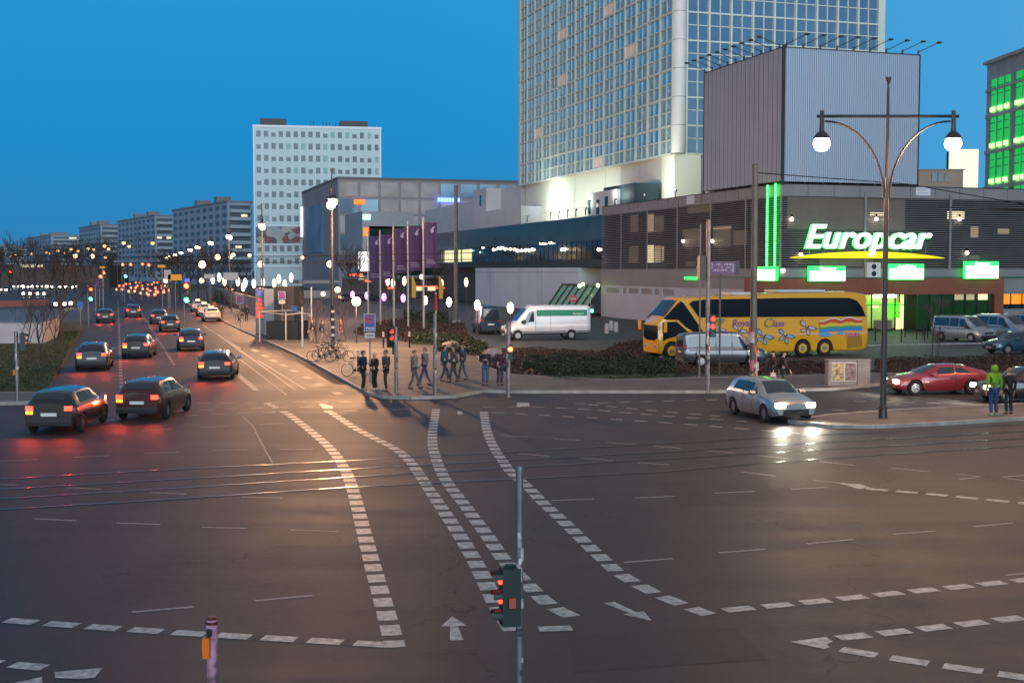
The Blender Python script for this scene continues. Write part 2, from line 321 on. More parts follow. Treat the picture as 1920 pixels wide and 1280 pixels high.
for l, wd in (([(380, 609), (404, 625), (483, 680), (554, 731)], .12), ([(404, 624), (451, 654)], .1), ([(483, 675), (571, 729)], .12), ([(444, 669), (537, 740)], .08), ([(455, 780), (475, 800), (490, 830), (511, 868)], .05)):
    for a, b_ in zip(l[:-1], l[1:]): seg(*a, *b_, wd)
for x, y in ((513, 676), (531, 685), (550, 695), (575, 708), (600, 721), (632, 737), (497, 667), (478, 657)): seg(x - 5, y - 2, x + 5, y + 2, .35)
dashes([(220, 512), (221, 560), (224, 640), (228, 735)], 1.0, 1.1, .16, mb=mt); dashes([(228, 530), (270, 595), (300, 642), (327, 685)], 1.0, 1.1, .16, mb=mt)
for q in ([(130, 782), (250, 776), (400, 767), (520, 764), (600, 762)], [(90, 793), (250, 785), (400, 776), (520, 772)], [(370, 755), (487, 755), (600, 753), (735, 754)], [(644, 770), (798, 766)],
          [(906, 763), (1003, 762), (1104, 767), (1232, 779), (1400, 790)], [(923, 773), (1104, 783), (1232, 791), (1400, 804), (1500, 812)], [(1077, 757), (1232, 752), (1400, 748)], [(1104, 758), (1238, 771), (1350, 780)],
          [(1600, 752), (1760, 756), (1920, 758)], [(1560, 768), (1690, 776), (1800, 779)]):
    dashes(q, .52, .46, .17, mb=mt)
patch((970, 755), (992, 755), (993, 762), (969, 762)); patch((858, 771), (866, 771), (867, 777), (858, 777))
mk.build('road_markings', M_paint, kind='structure'); mt.build('lane_lines', M_thin, kind='structure')
# ------------------------------------------------------------------ tram rails set in the road
M_rail = mat('worn_rail_steel', (.3, .28, .27), .24, 1.0, var=.1, vs=.7); M_groove = mat('rail_groove', (.01, .01, .01), .9)
rails = MB()
for q in ([(-200, 909), (0, 898), (300, 881), (640, 864), (1240, 831), (1500, 817), (1960, 792)], [(-200, 928), (0, 917), (300, 900), (640, 880), (1240, 847), (1500, 832), (1960, 806)],
          [(-200, 948), (0, 935), (300, 917), (640, 895), (1240, 860), (1500, 845), (1960, 819)], [(-200, 969), (0, 955), (300, 937), (640, 914), (1240, 884), (1440, 867), (1650, 852), (1960, 833)]):
    for a, b_ in zip(q[:-1], q[1:]): seg(*a, *b_, .055, rails, .008)
    for a, b_ in zip(q[:-1], q[1:]): seg(a[0], a[1] + 1.4, b_[0], b_[1] + 1.4, .05, mg := globals().setdefault('mgr', MB()), .0065)
rails.build('tram_rails', M_rail, kind='structure'); mgr.build('rail_grooves', M_groove, kind='structure')

# patches and seams in the asphalt, as faint as in the photo
M_patch = asphalt('patched_asphalt', (.0255, .0245, .028), rough=.53); M_patch2 = asphalt('pale_patch', (.031, .03, .033), rough=.53)
for k, (l, m) in enumerate((([(1230, 905), (1420, 893), (1475, 935), (1275, 950)], M_patch), ([(90, 830), (330, 820), (345, 833), (70, 846)], M_patch2), ([(455, 790), (560, 786), (620, 845), (505, 850)], M_patch2), ([(1060, 1190), (1380, 1176), (1440, 1235), (1080, 1260)], M_patch))):
    MB().add([tuple(G(x, y))[:2] + (.002 + .0001 * k,) for x, y in l], [tuple(range(len(l)))]).build('asphalt_patch', m, kind='structure')
# ------------------------------------------------------------------ building materials
M_white = mat('white_cladding', (.62, .62, .6), .55, var=.06, vs=.4); M_cream = mat('cream_frame', (.52, .58, .53), .45, var=.06, vs=.5)
M_hglass = mat('hotel_glass', (.42, .52, .58), .07, .9, var=.25, vs=.35); M_rglass = mat('hotel_glass_bright_sky', (.62, .72, .78), .06, .95, var=.14, vs=.15); M_hcurt = mat('hotel_curtain_glass', (.3, .4, .42), .25, .5, var=.3, vs=.8)  # right facade glass: colour lightened for the bright sky it mirrors
M_hwarm = mat('hotel_warm_curtain', (.5, .4, .36), .5, emit=.18, ecol=(1, .55, .35), sample=False); M_hlit = mat('hotel_lit_pane', (.5, .4, .2), .5, emit=.8, ecol=(1, .75, .3), sample=False)
M_louv = mat('louvre_slats', (.2, .19, .21), .45, .3, var=.12, vs=.8); M_void = mat('dark_interior', (.012, .012, .014), .8)
M_gpanel = mat('grey_panels', (.19, .185, .2), .5, var=.08, vs=.5); M_steel = mat('dark_steel', (.035, .035, .04), .45, .6, var=.15, vs=2)
M_terra = mat('terracotta_panels', (.2, .055, .03), .55, var=.15, vs=.6); M_wwall = mat('pale_render_wall', (.48, .51, .55), .75, var=.06, vs=.3)
M_wfoot = mat('white_panel_wall', (.4, .41, .46), .6, var=.05, vs=.3)
M_corr = bpy.data.materials.new('corrugated_sheet'); M_corr.use_nodes = True
M_corr.node_tree.nodes['Principled BSDF'].inputs['Base Color'].default_value = (.36, .44, .56, 1); M_corr.node_tree.nodes['Principled BSDF'].inputs['Roughness'].default_value = .42; M_corr.node_tree.nodes['Principled BSDF'].inputs['Metallic'].default_value = .35
M_board = mat('grey_board', (.29, .32, .39), .6, var=.06, vs=.3)
M_teal = mat('teal_glass', (.01, .045, .05), .3, .0, var=.55, vs=.35, bump=.25, bs=.6); M_dglass = mat('dark_glass', (.02, .035, .04), .08, .2, var=.4, vs=.4)
M_glow = mat('lit_room', (.5, .45, .3), .6, emit=.9, ecol=(.95, .9, .45), sample=False); M_warmroom = mat('warm_lit_room', (.4, .33, .2), .6, emit=.28, ecol=(1, .8, .5), sample=False)
M_neong = mat('green_neon', (.1, .8, .2), .4, emit=9, ecol=(.02, 1, .07)); M_signg = mat('sign_green', (.05, .5, .15), .4, emit=2.2, ecol=(.02, .95, .1))
M_signw = mat('sign_white', (.9, 1, .9), .4, emit=9, ecol=(.8, 1, .7)); M_letw = mat('letter_white', (.85, .9, .88), .4, emit=1.0, ecol=(.85, 1, .85)); M_letg = mat('letter_glow', (.2, .9, .3), .4, emit=2.0, ecol=(.1, 1, .2))
M_swoosh = mat('sign_yellow', (.9, .7, .02), .4, emit=.75, ecol=(1, .7, .0)); M_blk = mat('black_metal', (.015, .015, .017), .4, .3)
M_lampw = mat('bulb_white', (1, .95, .85), .4, emit=14, ecol=(1, .86, .62), sample=False); M_lampo = mat('bulb_orange', (1, .6, .2), .4, emit=9, ecol=(1, .5, .12), sample=False)
M_red = mat('lens_red_lit', (1, .1, .05), .3, emit=14, ecol=(1, .06, .02), sample=False); M_grn = mat('lens_green_lit', (.1, 1, .6), .3, emit=14, ecol=(.05, 1, .45), sample=False)
M_redd = mat('lens_red_dim', (.8, .05, .03), .3, emit=2.2, ecol=(1, .03, .02), sample=False); M_off = mat('lens_dark', (.02, .03, .03), .2)
def lampball(parent, name, c, r, m, n=10): return MB().ball(c, r, n, 6).build(name, m, parent, smooth=True)

# ------------------------------------------------------------------ rental building (louvred, L of two facades)
E = Frame(G(1462, 627).to_2d() if False else (23.3, 109.0), ANG)          # its street corner; local x along the right facade, local y along the left one
LEN = E.fy(1128)[0]; WID = 62.0; ZT = E.fx(1463, 345)[1]; ZL1 = E.fx(1463, 367)[1]; ZL0 = 5.6
eb = empty('rental_building', 'long grey louvred building with glowing green and white rental signs behind the yellow coach', 'building', (E.o.x, E.o.y, 0), ANG)
b = MB(); b.box(.3, .3, 3.4, WID, LEN - .1, ZT - .3); b.box(.3, .3, 0, E.fx(1618)[0], LEN - .1, 3.39); b.box(E.fx(1726)[0], .3, 0, WID, LEN - .1, 3.39); b.build('inner_wall', M_void, eb)
b = MB(); b.box(0, 0, ZL1, WID, .3, ZT); b.box(0, .301, ZL1, .3, LEN, ZT); b.box(.301, .301, ZT - .5, WID, LEN, ZT - .2)
b.build('parapet', M_gpanel, eb)
b = MB()
for i in range(1, 24): b.box(i * 2.6, -.012, ZL1 + .05, i * 2.6 + .03, 0, ZT)
for i in range(1, 17): b.box(-.012, i * 2.6, ZL1 + .05, 0, i * 2.6 + .03, ZT)
b.box(-.06, -.06, ZT, WID, .34, ZT + .07); b.box(-.06, .341, ZT, .34, LEN, ZT + .07); b.build('coping', M_steel, eb)
b = MB(); nsl = 33
for i in range(nsl):
    z = ZL0 + (ZL1 - ZL0) * (i + .3) / nsl; t = (ZL1 - ZL0) / nsl
    b.prism([(-.02, z), (.06, z + t * .35), (.06, z + t * .42), (-.02, z + t * .1)], 0, WID, 'x')
    b.prism([(-.02, z), (.06, z + t * .35), (.06, z + t * .42), (-.02, z + t * .1)], 0, LEN, 'y') if False else b.add([(-.02,0,z),(.06,0,z+t*.35),(.06,0,z+t*.45),(-.02,0,z+t*.1),(-.02,LEN,z),(.06,LEN,z+t*.35),(.06,LEN,z+t*.45),(-.02,LEN,z+t*.1)],[(0,1,2,3),(4,5,6,7),(0,1,5,4),(1,2,6,5),(2,3,7,6),(3,0,4,7)])
b.build('louvres', M_louv, eb)
b = MB()
for px in (1165 + 0, 1214, 1270, 1332, 1398): y = E.fy(px)[0]; b.box(-.1, y - .06, ZL0, -.021, y + .06, ZL1 + .3)
for px in (1620, 1779): x = E.fx(px)[0]; b.box(x - .1, -.14, ZL0, x + .1, -.021, ZL1 + .45)
b.box(-.12, -.12, ZL0 - .05, .0, .0, ZL1); b.build('louvre_posts', M_gpanel, eb)
# lit rooms behind the louvres
def room(fr, px0, px1, y0, y1, m, name='window', par=eb):
    if fr == 'y':
        a, z1 = E.fy(px0, y0); c, z0 = E.fy(px1, y1); b = MB().box(.28, min(a, c), z0, .299, max(a, c), z1)
    else:
        a, z1 = E.fx(px0, y0); c, z0 = E.fx(px1, y1); b = MB().box(min(a, c), .28, z0, max(a, c), .299, z1)
    return b.build(name, m, par)
M_wr2 = mat('bright_lit_room', (.5, .45, .3), .6, emit=.9, ecol=(1, .85, .5), sample=False); M_dimroom = mat('dim_room', (.1, .1, .09), .6, emit=.06, ecol=(1, .75, .5), sample=False)
for a, c, y0, y1, m in ((1209, 1221, 402, 434, M_warmroom), (1223, 1240, 405, 434, M_dimroom), (1210, 1221, 460, 492, M_wr2), (1223, 1234, 461, 492, M_warmroom), (1236, 1240, 462, 490, M_warmroom), (1178, 1192, 404, 435, M_dimroom), (1175, 1192, 462, 492, M_dimroom),
                        (1284, 1330, 388, 396, M_dimroom), (1275, 1310, 430, 462, M_dimroom), (1332, 1365, 430, 462, M_dimroom), (1370, 1395, 432, 460, M_dimroom), (1332, 1366, 426, 430, M_warmroom), (1280, 1300, 490, 500, M_dimroom)): room('y', a, c, y0, y1, m)
for a, c, y0, y1, m in ((1480, 1560, 368, 430, M_dimroom), (1560, 1700, 372, 432, M_dimroom), (1635, 1668, 398, 405, M_glow), (1780, 1812, 396, 412, M_wr2), (1824, 1838, 425, 445, M_warmroom), (1875, 1896, 429, 438, M_warmroom), (1822, 1840, 478, 486, M_dimroom), (1540, 1640, 484, 500, M_dimroom)): room('x', a, c, y0, y1, m)
for a, y, fr in ((1340, 452, 'y'), (1285, 452, 'y'), (1482, 411, 'x'), (1658, 411, 'x'), (1640, 411, 'x'), (1499, 477, 'x'), (1796, 411, 'x'), (1466, 507, 'x'), (1810, 474, 'x')):
    s, z = (E.fy if fr == 'y' else E.fx)(a, y); c = (-.25, s, z) if fr == 'y' else (s, -.25, z); r = .16
    h = MB().box(c[0] - .06, c[1] - .06, c[2] + .1, c[0] + .06, c[1] + .06, c[2] + .45).cyl((c[0], c[1], c[2] + .4), (c[0] + (.3 if fr == 'y' else 0), c[1] + (0 if fr == 'y' else .3), c[2] + .4), .03, .03, 6).build('wall_lamp', M_steel, eb)
    lampball(h, 'bulb', c, r, M_lampw, 8)
# band, terracotta storey, ground floor
zb0 = 4.75; xt = E.fy(1398)[0]; xp = E.fx(1881)[0]
b = MB(); b.box(-.1, -.1, zb0, WID, .29, ZL0); b.box(-.1, .291, 3.72, .29, LEN, ZL0); b.build('band_panels', M_gpanel, eb)
b = MB(); b.box(-.13, -.13, zb0, WID, -.101, zb0 + .12); b.box(-.13, -.1, zb0, -.101, LEN * .45, zb0 + .12); b.build('green_line', mat('green_stripe', (.01, .09, .05), .4), eb)
b = MB(); b.box(-.16, -.16, 3.3, xp, .29, zb0 - .002); b.box(-.16, .291, .3, .29, xt, 3.719); b.box(-.16, -.16, 0, .8, .29, 3.3); b.box(xp - 1.0, -.16, 0, xp, .29, 3.3); b.box(-.12, .3, 3.73, -.101, xt, zb0 - .002); b.build('terracotta_cladding', M_terra, eb)
b = MB(); b.box(-.06, xt + .002, 0, .29, LEN, 2.85); b.box(-.06, xt + .002, 3.45, .29, LEN, 3.718)
ys = [E.fy(p)[0] for p in (1137, 1161.5, 1168, 1175, 1178.5, 1198, 1202, 1223, 1227.5, 1237, 1243, 1265)]
b.box(-.06, xt + .002, 2.851, .29, ys[-1], 3.449)
for i in range(2, len(ys) - 1, 2): b.box(-.06, ys[i], 2.851, .29, ys[i - 1], 3.449)
b.box(-.06, ys[0], 2.851, .29, LEN, 3.449); b.build('ground_floor_wall', M_wfoot, eb)
for i in range(0, 12, 2): MB().box(.05, ys[i + 1], 2.851, .1, ys[i], 3.449).build('window', mat('frosted_window', (.2, .2, .22), .4), eb)
b = MB(); gx = [E.fx(p)[0] for p in (1620, 1636, 1657, 1680, 1701, 1722)]
x0, x1 = gx[0] - .3, gx[-1] + .1
M_shopg = mat('shop_green_wall', (.05, .6, .05), .6, emit=1.5, ecol=(.1, 1, .02)); M_shopy = mat('shop_yellow_column', (.7, .7, .3), .6, emit=1.1, ecol=(.85, 1, .35))
sh = MB().box(x0, 3.0, .15, x1, 3.1, 3.3).build('shop_interior', mat('shop_wall', (.4, .45, .2), .6, emit=.35, ecol=(.5, .8, .1), sample=False), eb)
def sb(px0, px1, y0, y1, m, d, nm):
    a, z1 = E.fx(px0, y0, d); c, z0 = E.fx(px1, y1, d); MB().box(a, d - .05, max(z0, .1), c, d, z1).build(nm, m, sh)
sb(1655, 1690, 568, 585, M_shopg, 2.6, 'shop_panel'); sb(1655, 1712, 588, 594, M_shopg, 2.5, 'shop_panel'); sb(1700, 1712, 565, 600, M_shopg, 2.4, 'shop_panel'); sb(1620, 1650, 566, 572, M_shopg, 2.5, 'shop_panel')
sb(1637, 1680, 552, 558, M_signw, 2.3, 'ceiling_light'); sb(1702, 1716, 552, 557, M_signw, 2.3, 'ceiling_light'); sb(1633, 1647, 570, 577, M_shopy, 2.2, 'poster')
sb(1688, 1693, 552, 622, M_shopy, 1.6, 'column'); sb(1716, 1724, 552, 622, M_shopy, 1.2, 'column'); sb(1680, 1686, 596, 622, M_shopy, 1.5, 'column'); sb(1638, 1672, 600, 620, mat('desk', (.2, .15, .1), .6), 1.8, 'counter')
b = MB()
for x in gx + [E.fx(1745)[0], E.fx(1768)[0], E.fx(1790)[0], E.fx(1812)[0], E.fx(1834)[0], E.fx(1856)[0]]: b.box(x - .04, .0, .1, x + .04, .1, 3.3)
b.box(x0, .0, 2.35, xp - 1, .08, 2.42); b.box(x0, .0, .08, xp - 1, .1, .14); b.build('shopfront_frame', M_steel, eb)
MB().box(x1 + .1, .22, .1, xp - 1.05, .25, 3.3).build('shop_glass', mat('green_dark_glass', (.012, .03, .015), .12, .2, var=.5, vs=.3, emit=.03, ecol=(.1, .8, .2), sample=False), eb)
for a, c, m in ((1791, 1809, M_warmroom), (1812, 1829, M_warmroom), (1834, 1854, M_wr2)):
    p, z1 = E.fx(a, 549); q, z0 = E.fx(c, 562); MB().box(p, .17, z0, q, .21, z1).build('window', m, eb)
b = MB(); b.box(xp + .02, -.05, 3.3, WID, .29, zb0 - .004); b.box(xp + .02, .0, 0, WID, .29, 1.9); b.build('side_wall', M_gpanel, eb)
for a, c in ((1881.5, 1895), (1898, 1916), (1919, 1940)):
    p, _ = E.fx(a); q, _ = E.fx(c); MB().box(p, .0, 2.35, q, .05, 3.28).build('orange_window', mat('orange_lit_pane', (.9, .3, .02), .5, emit=.9, ecol=(1, .2, .01), sample=False), eb); MB().box(p, .0, 1.91, q, .05, 2.33).build('window', M_dglass, eb)
MB().box(x0 - 18, .1, .1, x0 - .05, .2, 3.3).build('shop_glass', M_dglass, eb) if False else MB().box(.82, .1, .1, x0 - .02, .2, 3.3).build('shop_glass', M_dglass, eb)
# air conditioner, roof plates, green floor strip
s, z1 = E.fx(1620, 492); s2, z0 = E.fx(1645, 520)
ac = MB().box(s, -.5, z0, s2, -.17, z1).build('air_conditioner', mat('appliance_white', (.6, .58, .58), .5), eb)
for dz in (.28, .75):
    MB().cyl(((s + s2) / 2, -.52, z1 - dz * (z1 - z0)), ((s + s2) / 2, -.501, z1 - dz * (z1 - z0)), .24, .24, 16).build('fan_grille', M_steel, ac)
for fr, px0, px1, y0, y1 in (('x', 1717, 1744, 350, 367), ('y', 1288, 1302, 366, 382)):
    if fr == 'x': a, z1 = E.fx(px0, y0); c, z0 = E.fx(px1, y1); q = MB().box(a, -.05, z0, c, -.015, z1)
    else: a, z1 = E.fy(px0, y0); c, z0 = E.fy(px1, y1); q = MB().box(-.05, c, z0, -.015, a, z1)
    pl = q.build('notice_plate', mat('plate_white', (.55, .56, .62), .5), eb)
    q = MB()
    for k, wdt in ((.25, .6), (.4, .45), (.7, .7)):
        zz = z1 - (z1 - z0) * k
        if fr == 'x': q.box(a + (c - a) * .15, -.056, zz - .04, a + (c - a) * (.15 + wdt), -.051, zz)
    if q.v: q.build('plate_lines', mat('plate_ink', (.15, .17, .25), .6), pl)
# green neon tubes
for px, y0 in ((1443, 347), (1458, 343)):
    s, z1 = E.fy(px, y0); _, z0 = E.fy(px, 506); q = MB()
    n_ = 3
    for k in range(n_): q.cyl((-.2, s, z0 + (z1 - z0) * (k + .01) / n_), (-.2, s, z0 + (z1 - z0) * (k + .985) / n_), .085, .085, 8)
    q.build('neon_tube', M_neong, eb, smooth=True)
s0, z = E.fy(1288, 521); s1, _ = E.fy(1312, 521); MB().box(-.3, s1, z - .15, -.12, s0, z + .12).build('green_strip_light', M_signg, eb)
# big lettering
s0, zt = E.fx(1503, 420); s1, zb = E.fx(1738, 466)
sign = empty('sign', None, None); sign.parent = eb; del_ = sign
tm = text_mesh('Europcar', 3.55, depth=.1, shear=.28, bold=.055, space=1.02)
xs = [v.co.x for v in tm.vertices]; ysv = [v.co.y for v in tm.vertices]; k = (s1 - s0) / (max(xs) - min(xs)); base = 0
big = sorted(ysv); y_lo = min(ysv)
capH = max(ysv)
for v in tm.vertices: v.co.x = (v.co.x - min(xs)) * k
tm.materials.clear(); tm.materials.append(M_letw)
cap = E.fx(1540, 421)[1]; bl = E.fx(1540, 466)[1]
# base line of the letters: the lowest point of the E
eb_y = min(v.co.y for v in tm.vertices if v.co.x < (s1 - s0) * .1); et_y = max(v.co.y for v in tm.vertices if v.co.x < (s1 - s0) * .14)
for v in tm.vertices: v.co.y = (v.co.y - eb_y) * (cap - bl) / (et_y - eb_y)
link('lettering', tm, sign, (s0, -.75, bl), (R(90), 0, 0))
tg = tm.copy(); tg.materials.clear(); tg.materials.append(M_letg)
for v in tg.vertices: v.co.z -= .16
link('letter_glow', tg, sign, (s0 + .05, -.56, bl - .02), (R(90), 0, 0))
a, z1 = E.fx(1475, 480); c, _ = E.fx(1763, 480); zc = z1 + .12; n_ = 24; top = []; bot = []
for i in range(n_ + 1):
    t = i / n_; h = math.sin(math.pi * t) ** .8; top.append((a + (c - a) * t, zc - .25 + .55 * h)); bot.append((a + (c - a) * t, zc - .28 - .02 * h))
MB().prism(top + bot[::-1], -.62, -.5, 'y').build('swoosh', M_swoosh, sign)
b = MB()
for i in range(9): x = s0 + .5 + i * (s1 - s0 - 1) / 8; b.box(x - .02, -.55, bl - .6, x + .02, -.5, bl + .6); b.box(x - .02, -.55, bl - .3, x + .02, -.02, bl - .26)
b.build('sign_brackets', M_gpanel, sign)
# four light boxes
for px0, px1, y0, y1, tx in ((1422, 1456, 500, 526, None), (1516, 1583, 499, 527, 'Europcar'), (1665, 1730, 495, 524, 'AutoDrive'), (1808, 1870, 490, 522, 'Europcar')):
    if tx is None: a, z1 = E.fy(px0, y0, -.4); c, z0 = E.fy(px1, y1, -.4); a, c = -.9, -.3; q = (E.fy(px0, y0, -.6)[0], E.fy(px1, y1, -.6)[0])
    if tx is None:
        lb = MB().box(-.75, q[1], z0, -.45, q[0], z1).build('light_box', M_signg, eb); MB().box(-.78, q[1] + .05, z0 + .03, -.755, q[0] - .05, z1 - .3).build('lit_panel', M_signw, lb); continue
    a, z1 = E.fx(px0, y0, -.6); c, z0 = E.fx(px1, y1, -.6)
    lb = MB().box(a, -.75, z0, c, -.45, z1).build('light_box', M_signg, eb)
    MB().box(a + .06, -.79, z0 + .05, c - .06, -.755, z1 - .42).build('lit_panel', M_signw, lb)
    text('sign_text', tx, .42, M_signw, lb, ((a + c) / 2, -.77, z1 - .24), (R(90), 0, 0), depth=.01, shear=.2, bold=.01)
# ------------------------------------------------------------------ corrugated advertising tower on the roof corner
bb = empty('billboard_tower', 'tall blank grey corrugated billboard box standing on the roof corner above the rental sign', 'billboard', (E.o.x, E.o.y, 0), ANG)
z0 = E.fx(1463, 342)[1] + .1; z1 = E.fx(1463, 89)[1]; BL = E.fy(1318)[0]; BW = E.fx(1716)[0]
b = MB(); nc = 64; pr = []
for i in range(nc + 1):
    x = .25 + (BW - .25) * i / nc; w_ = BW / nc; pr += [(x, 0), (x + w_ * .3, 0), (x + w_ * .45, -.07), (x + w_ * .85, -.07)]
pr = [p for p in pr if p[0] <= BW]; vs_ = [(x, y, z0) for x, y in pr] + [(x, y, z1) for x, y in pr]; n_ = len(pr)
b.add(vs_, [(i, i + 1, n_ + i + 1, n_ + i) for i in range(n_ - 1)]); b.box(.25, .05, z0, BW, .2, z1); b.build('corrugated_face', M_corr, bb)
b = MB(); b.box(0, .05, z0 + .05, .15, BL, z1)
b.build('left_face', M_board, bb); b = MB()
for i in range(1, 18): y = BL * i / 18; b.box(-.012, y - .02, z0, 0, y + .02, z1)
b.build('panel_joints', M_steel, bb)
b = MB(); b.box(-.06, -.1, z0 - .3, .22, .049, z1 + .25); b.box(BW, -.1, z0 - .2, BW + .1, .2, z1 + .05); b.box(-.05, BL, z0 - .2, .15, BL + .1, z1 + .05); b.box(.25, -.1, z1, BW, .2, z1 + .08); b.box(-.03, .06, z1, .18, BL, z1 + .08)
b.box(.2, .21, z0, BW, BL, z0 + .1); b.box(BW - .1, .25, z0 + .15, BW, BL, z1); b.box(.16, BL - .1, z0 + .15, BW - .15, BL, z1)
for i in range(8): b.box(.5 + i * 1.75, .0, ZT + .07, .62 + i * 1.75, .12, z0); b.box(.02, 1 + i * 1.8, ZT + .07, .12, 1.1 + i * 1.8, z0)
b.build('frame', M_steel, bb)
def arm(base, d):
    q = MB(); tip = base + d * 1.75 + Vector((0, 0, .95)); q.cyl(base, base + Vector((0, 0, .35)), .09, .07, 6); q.cyl(base + Vector((0, 0, .2)), tip, .035, .03, 6)
    q.ball(tuple(tip + Vector((0, 0, -.02))), .2, 8, 5, 0, (1.3, 1.3, .5)); q.build('flood_lamp', M_steel, bb)
for i in range(9): arm(Vector((.3 + i * (BW - .4) / 8, -.03, z1 + .08)), Vector((.75, -.66, 0)))
for i in range(10): arm(Vector((0, .6 + i * (BL - .6) / 9, z1 + .08)), Vector((-.95, .3, 0)))
# ------------------------------------------------------------------ hotel tower
h0 = P(1263, 288, 142.0); Hh = Frame((h0.x, h0.y), ANG); FL = 3.16; zb = 18.6; HL = Hh.fy(974)[0]
ho = empty('hotel_tower', 'very tall hotel tower with a gridded glass facade rising out of the frame', 'building', (Hh.o.x, Hh.o.y, 0), ANG)
c0 = 1.0; HWd = Hh.fx(1640)[0]; HWt = Hh.fx(1651)[0]; nb, nr, nfl = 16, 9, 34; bw = (HL - .8) / nb; xr0 = Hh.fx(1285)[0]; rw = (HWd - xr0) / nr; ztop = zb + FL * nfl
MB().box(.35, .45, zb + .02, HWt - .2, HL - .1, ztop).build('core', M_void, ho)
b = MB()
for i in range(nb + 1): y = .4 + i * bw; b.box(-.12, y - .14, zb, .3, y + .14, ztop)
for k in range(nfl + 1): z = zb + k * FL; b.box(-.05, .54, z - .13, .3, HL - .3, z + .13)
for k in range(nfl): z = zb + (k + .5) * FL; b.box(.0, .54, z - .06, .3, HL - .3, z + .06)
for i in range(nb): y = .4 + (i + .5) * bw; b.box(.0, y - .05, zb, .28, y + .05, ztop)
b.box(-.12, HL - .25, zb, .4, HL + .3, ztop)
for i in range(nr + 1): x = xr0 + i * rw; b.box(x - .1, -.08, zb, x + .1, .3, ztop)
for k in range(nfl + 1): z = zb + k * FL; b.box(xr0, -.03, z - .09, HWd, .3, z + .09)
for k in range(nfl): z = zb + (k + .55) * FL; b.box(xr0, .02, z - .05, HWd, .3, z + .05)
for i in range(nr): x = xr0 + (i + .5) * rw; b.box(x - .05, .02, zb, x + .05, .28, ztop)
b.box(HWd + .1, -.1, zb, HWt, .4, ztop); b.build('facade_grid', M_cream, ho)
b = MB(); b.cyl((xr0 * .5 - .05, .35, zb), (xr0 * .5 - .05, .35, ztop), xr0 * .52, xr0 * .52, 20); b.build('corner_column', M_white, ho, smooth=True)
b = MB()
for k in range(nfl): z = zb + k * FL; b.cyl((xr0 * .5 - .05, .35, z - .02), (xr0 * .5 - .05, .35, z + .02), xr0 * .53, xr0 * .53, 20)
b.build('column_joints', M_steel, ho)
random.seed(3); count = 0; stuffL = {}
wm = {}
def win_mesh(key, vs, m):
    if key not in wm:
        q = MB(); [q.quad(*v) for v in vs]; me = bpy.data.meshes.new('window'); me.from_pydata(q.v, [], q.f); me.materials.append(m); wm[key] = me
    return wm[key]
def hwin(side, i, k, half):
    global count
    r = random.random()
    if side == 'L':
        m = M_hglass if half else M_hcurt
        if not half and r < .05: m = M_hwarm
        elif half and r < .06: m = M_hcurt
        hh = FL / 2; vs = [((.12, 0, 0), (.12, bw, 0), (.12, bw, hh), (.12, 0, hh))]; me = win_mesh(('L', m.name), vs, m); loc = (0, .4 + i * bw, zb + k * FL + (hh if half else 0))
    else:
        m = M_rglass; hh = FL / 2
        vs = [((0, .12, 0), (rw, .12, 0), (rw, .12, hh), (0, .12, hh))]; me = win_mesh(('R', m.name), vs, m); loc = (xr0 + i * rw, 0, zb + k * FL + (hh if half else 0))
    if count < 100 and k < 5 and half: link('window', me, ho, loc); count += 1
    else: stuffL.setdefault(m.name, (m, MB()))[1].add([Vector(v.co) + Vector(loc) for v in me.vertices], [tuple(p.vertices) for p in me.polygons])
for k in range(nfl):
    for half in (0, 1):
        for i in range(nb): hwin('L', i, k, half)
        for i in range(nr): hwin('R', i, k, half)
for key, (m, q) in stuffL.items(): q.build('windows', m, ho, kind='stuff')
MB().box(xr0 + 4.1 * rw, .08, zb + 6.75 * FL, xr0 + 4.5 * rw, .1, zb + 7.3 * FL).build('lit_window', M_hlit, ho)
b = MB(); b.box(.8, .8, 8, HWt, HL - .8, zb); b.box(.2, .2, 12, 3.5, 3.6, zb - .01); b.build('plinth', M_cream if False else mat('plinth_white', (.66, .68, .6), .5, var=.04, vs=.2), ho)
b = MB(); b.box(.78, .8, zb - 4.6, .8, HL - .8, zb - 4.55)
for i in range(1, 5): b.box(.78, HL * i / 5, 8, .8, HL * i / 5 + .05, zb)
b.build('plinth_joints', mat('joint_grey', (.3, .3, .28), .7), ho)
# flood lamps on the podium roof that light the plinth
fln = ['farthest left', 'second from the left', 'third from the left', 'fourth from the left', 'fifth from the left', 'sixth, beside the dark vent housing', 'seventh, behind the dark vent housing', 'eighth, behind the roof rail', 'nearest the billboard box']
for i, px in enumerate((986, 1029, 1045, 1061, 1077, 1095, 1150, 1205, 1262)):
    s, _ = E.fy(px, 410, 1.0); p = E.w(1.2, s, 0); zf = 12.3 if i < 6 else ZT
    fl = MB().box(-.06, -.06, 0, .06, .06, .9).build('floodlight', M_steel, None, (p.x, p.y, zf), ANG, label='small roof floodlight aimed at the white hotel plinth, ' + fln[i], cat='floodlight', group='floodlights on the podium roof')
    MB().box(.0, -.18, .78, .16, .18, 1.02).build('lamp_housing', M_steel, fl)
    l = bpy.data.lights.new('flood_beam', 'SPOT'); l.energy = (4600, 900, 650, 650, 650, 800, 500, 2600, 3800)[i]; l.color = (.93, 1, .84); l.spot_size = R(150); l.spot_blend = 1; l.shadow_soft_size = .3
    lo = bpy.data.objects.new('flood_beam', l); COL.objects.link(lo); lo.parent = fl; lo.location = (-.9, 0, 1.3); lo.rotation_euler = (0, R(-112), 0)
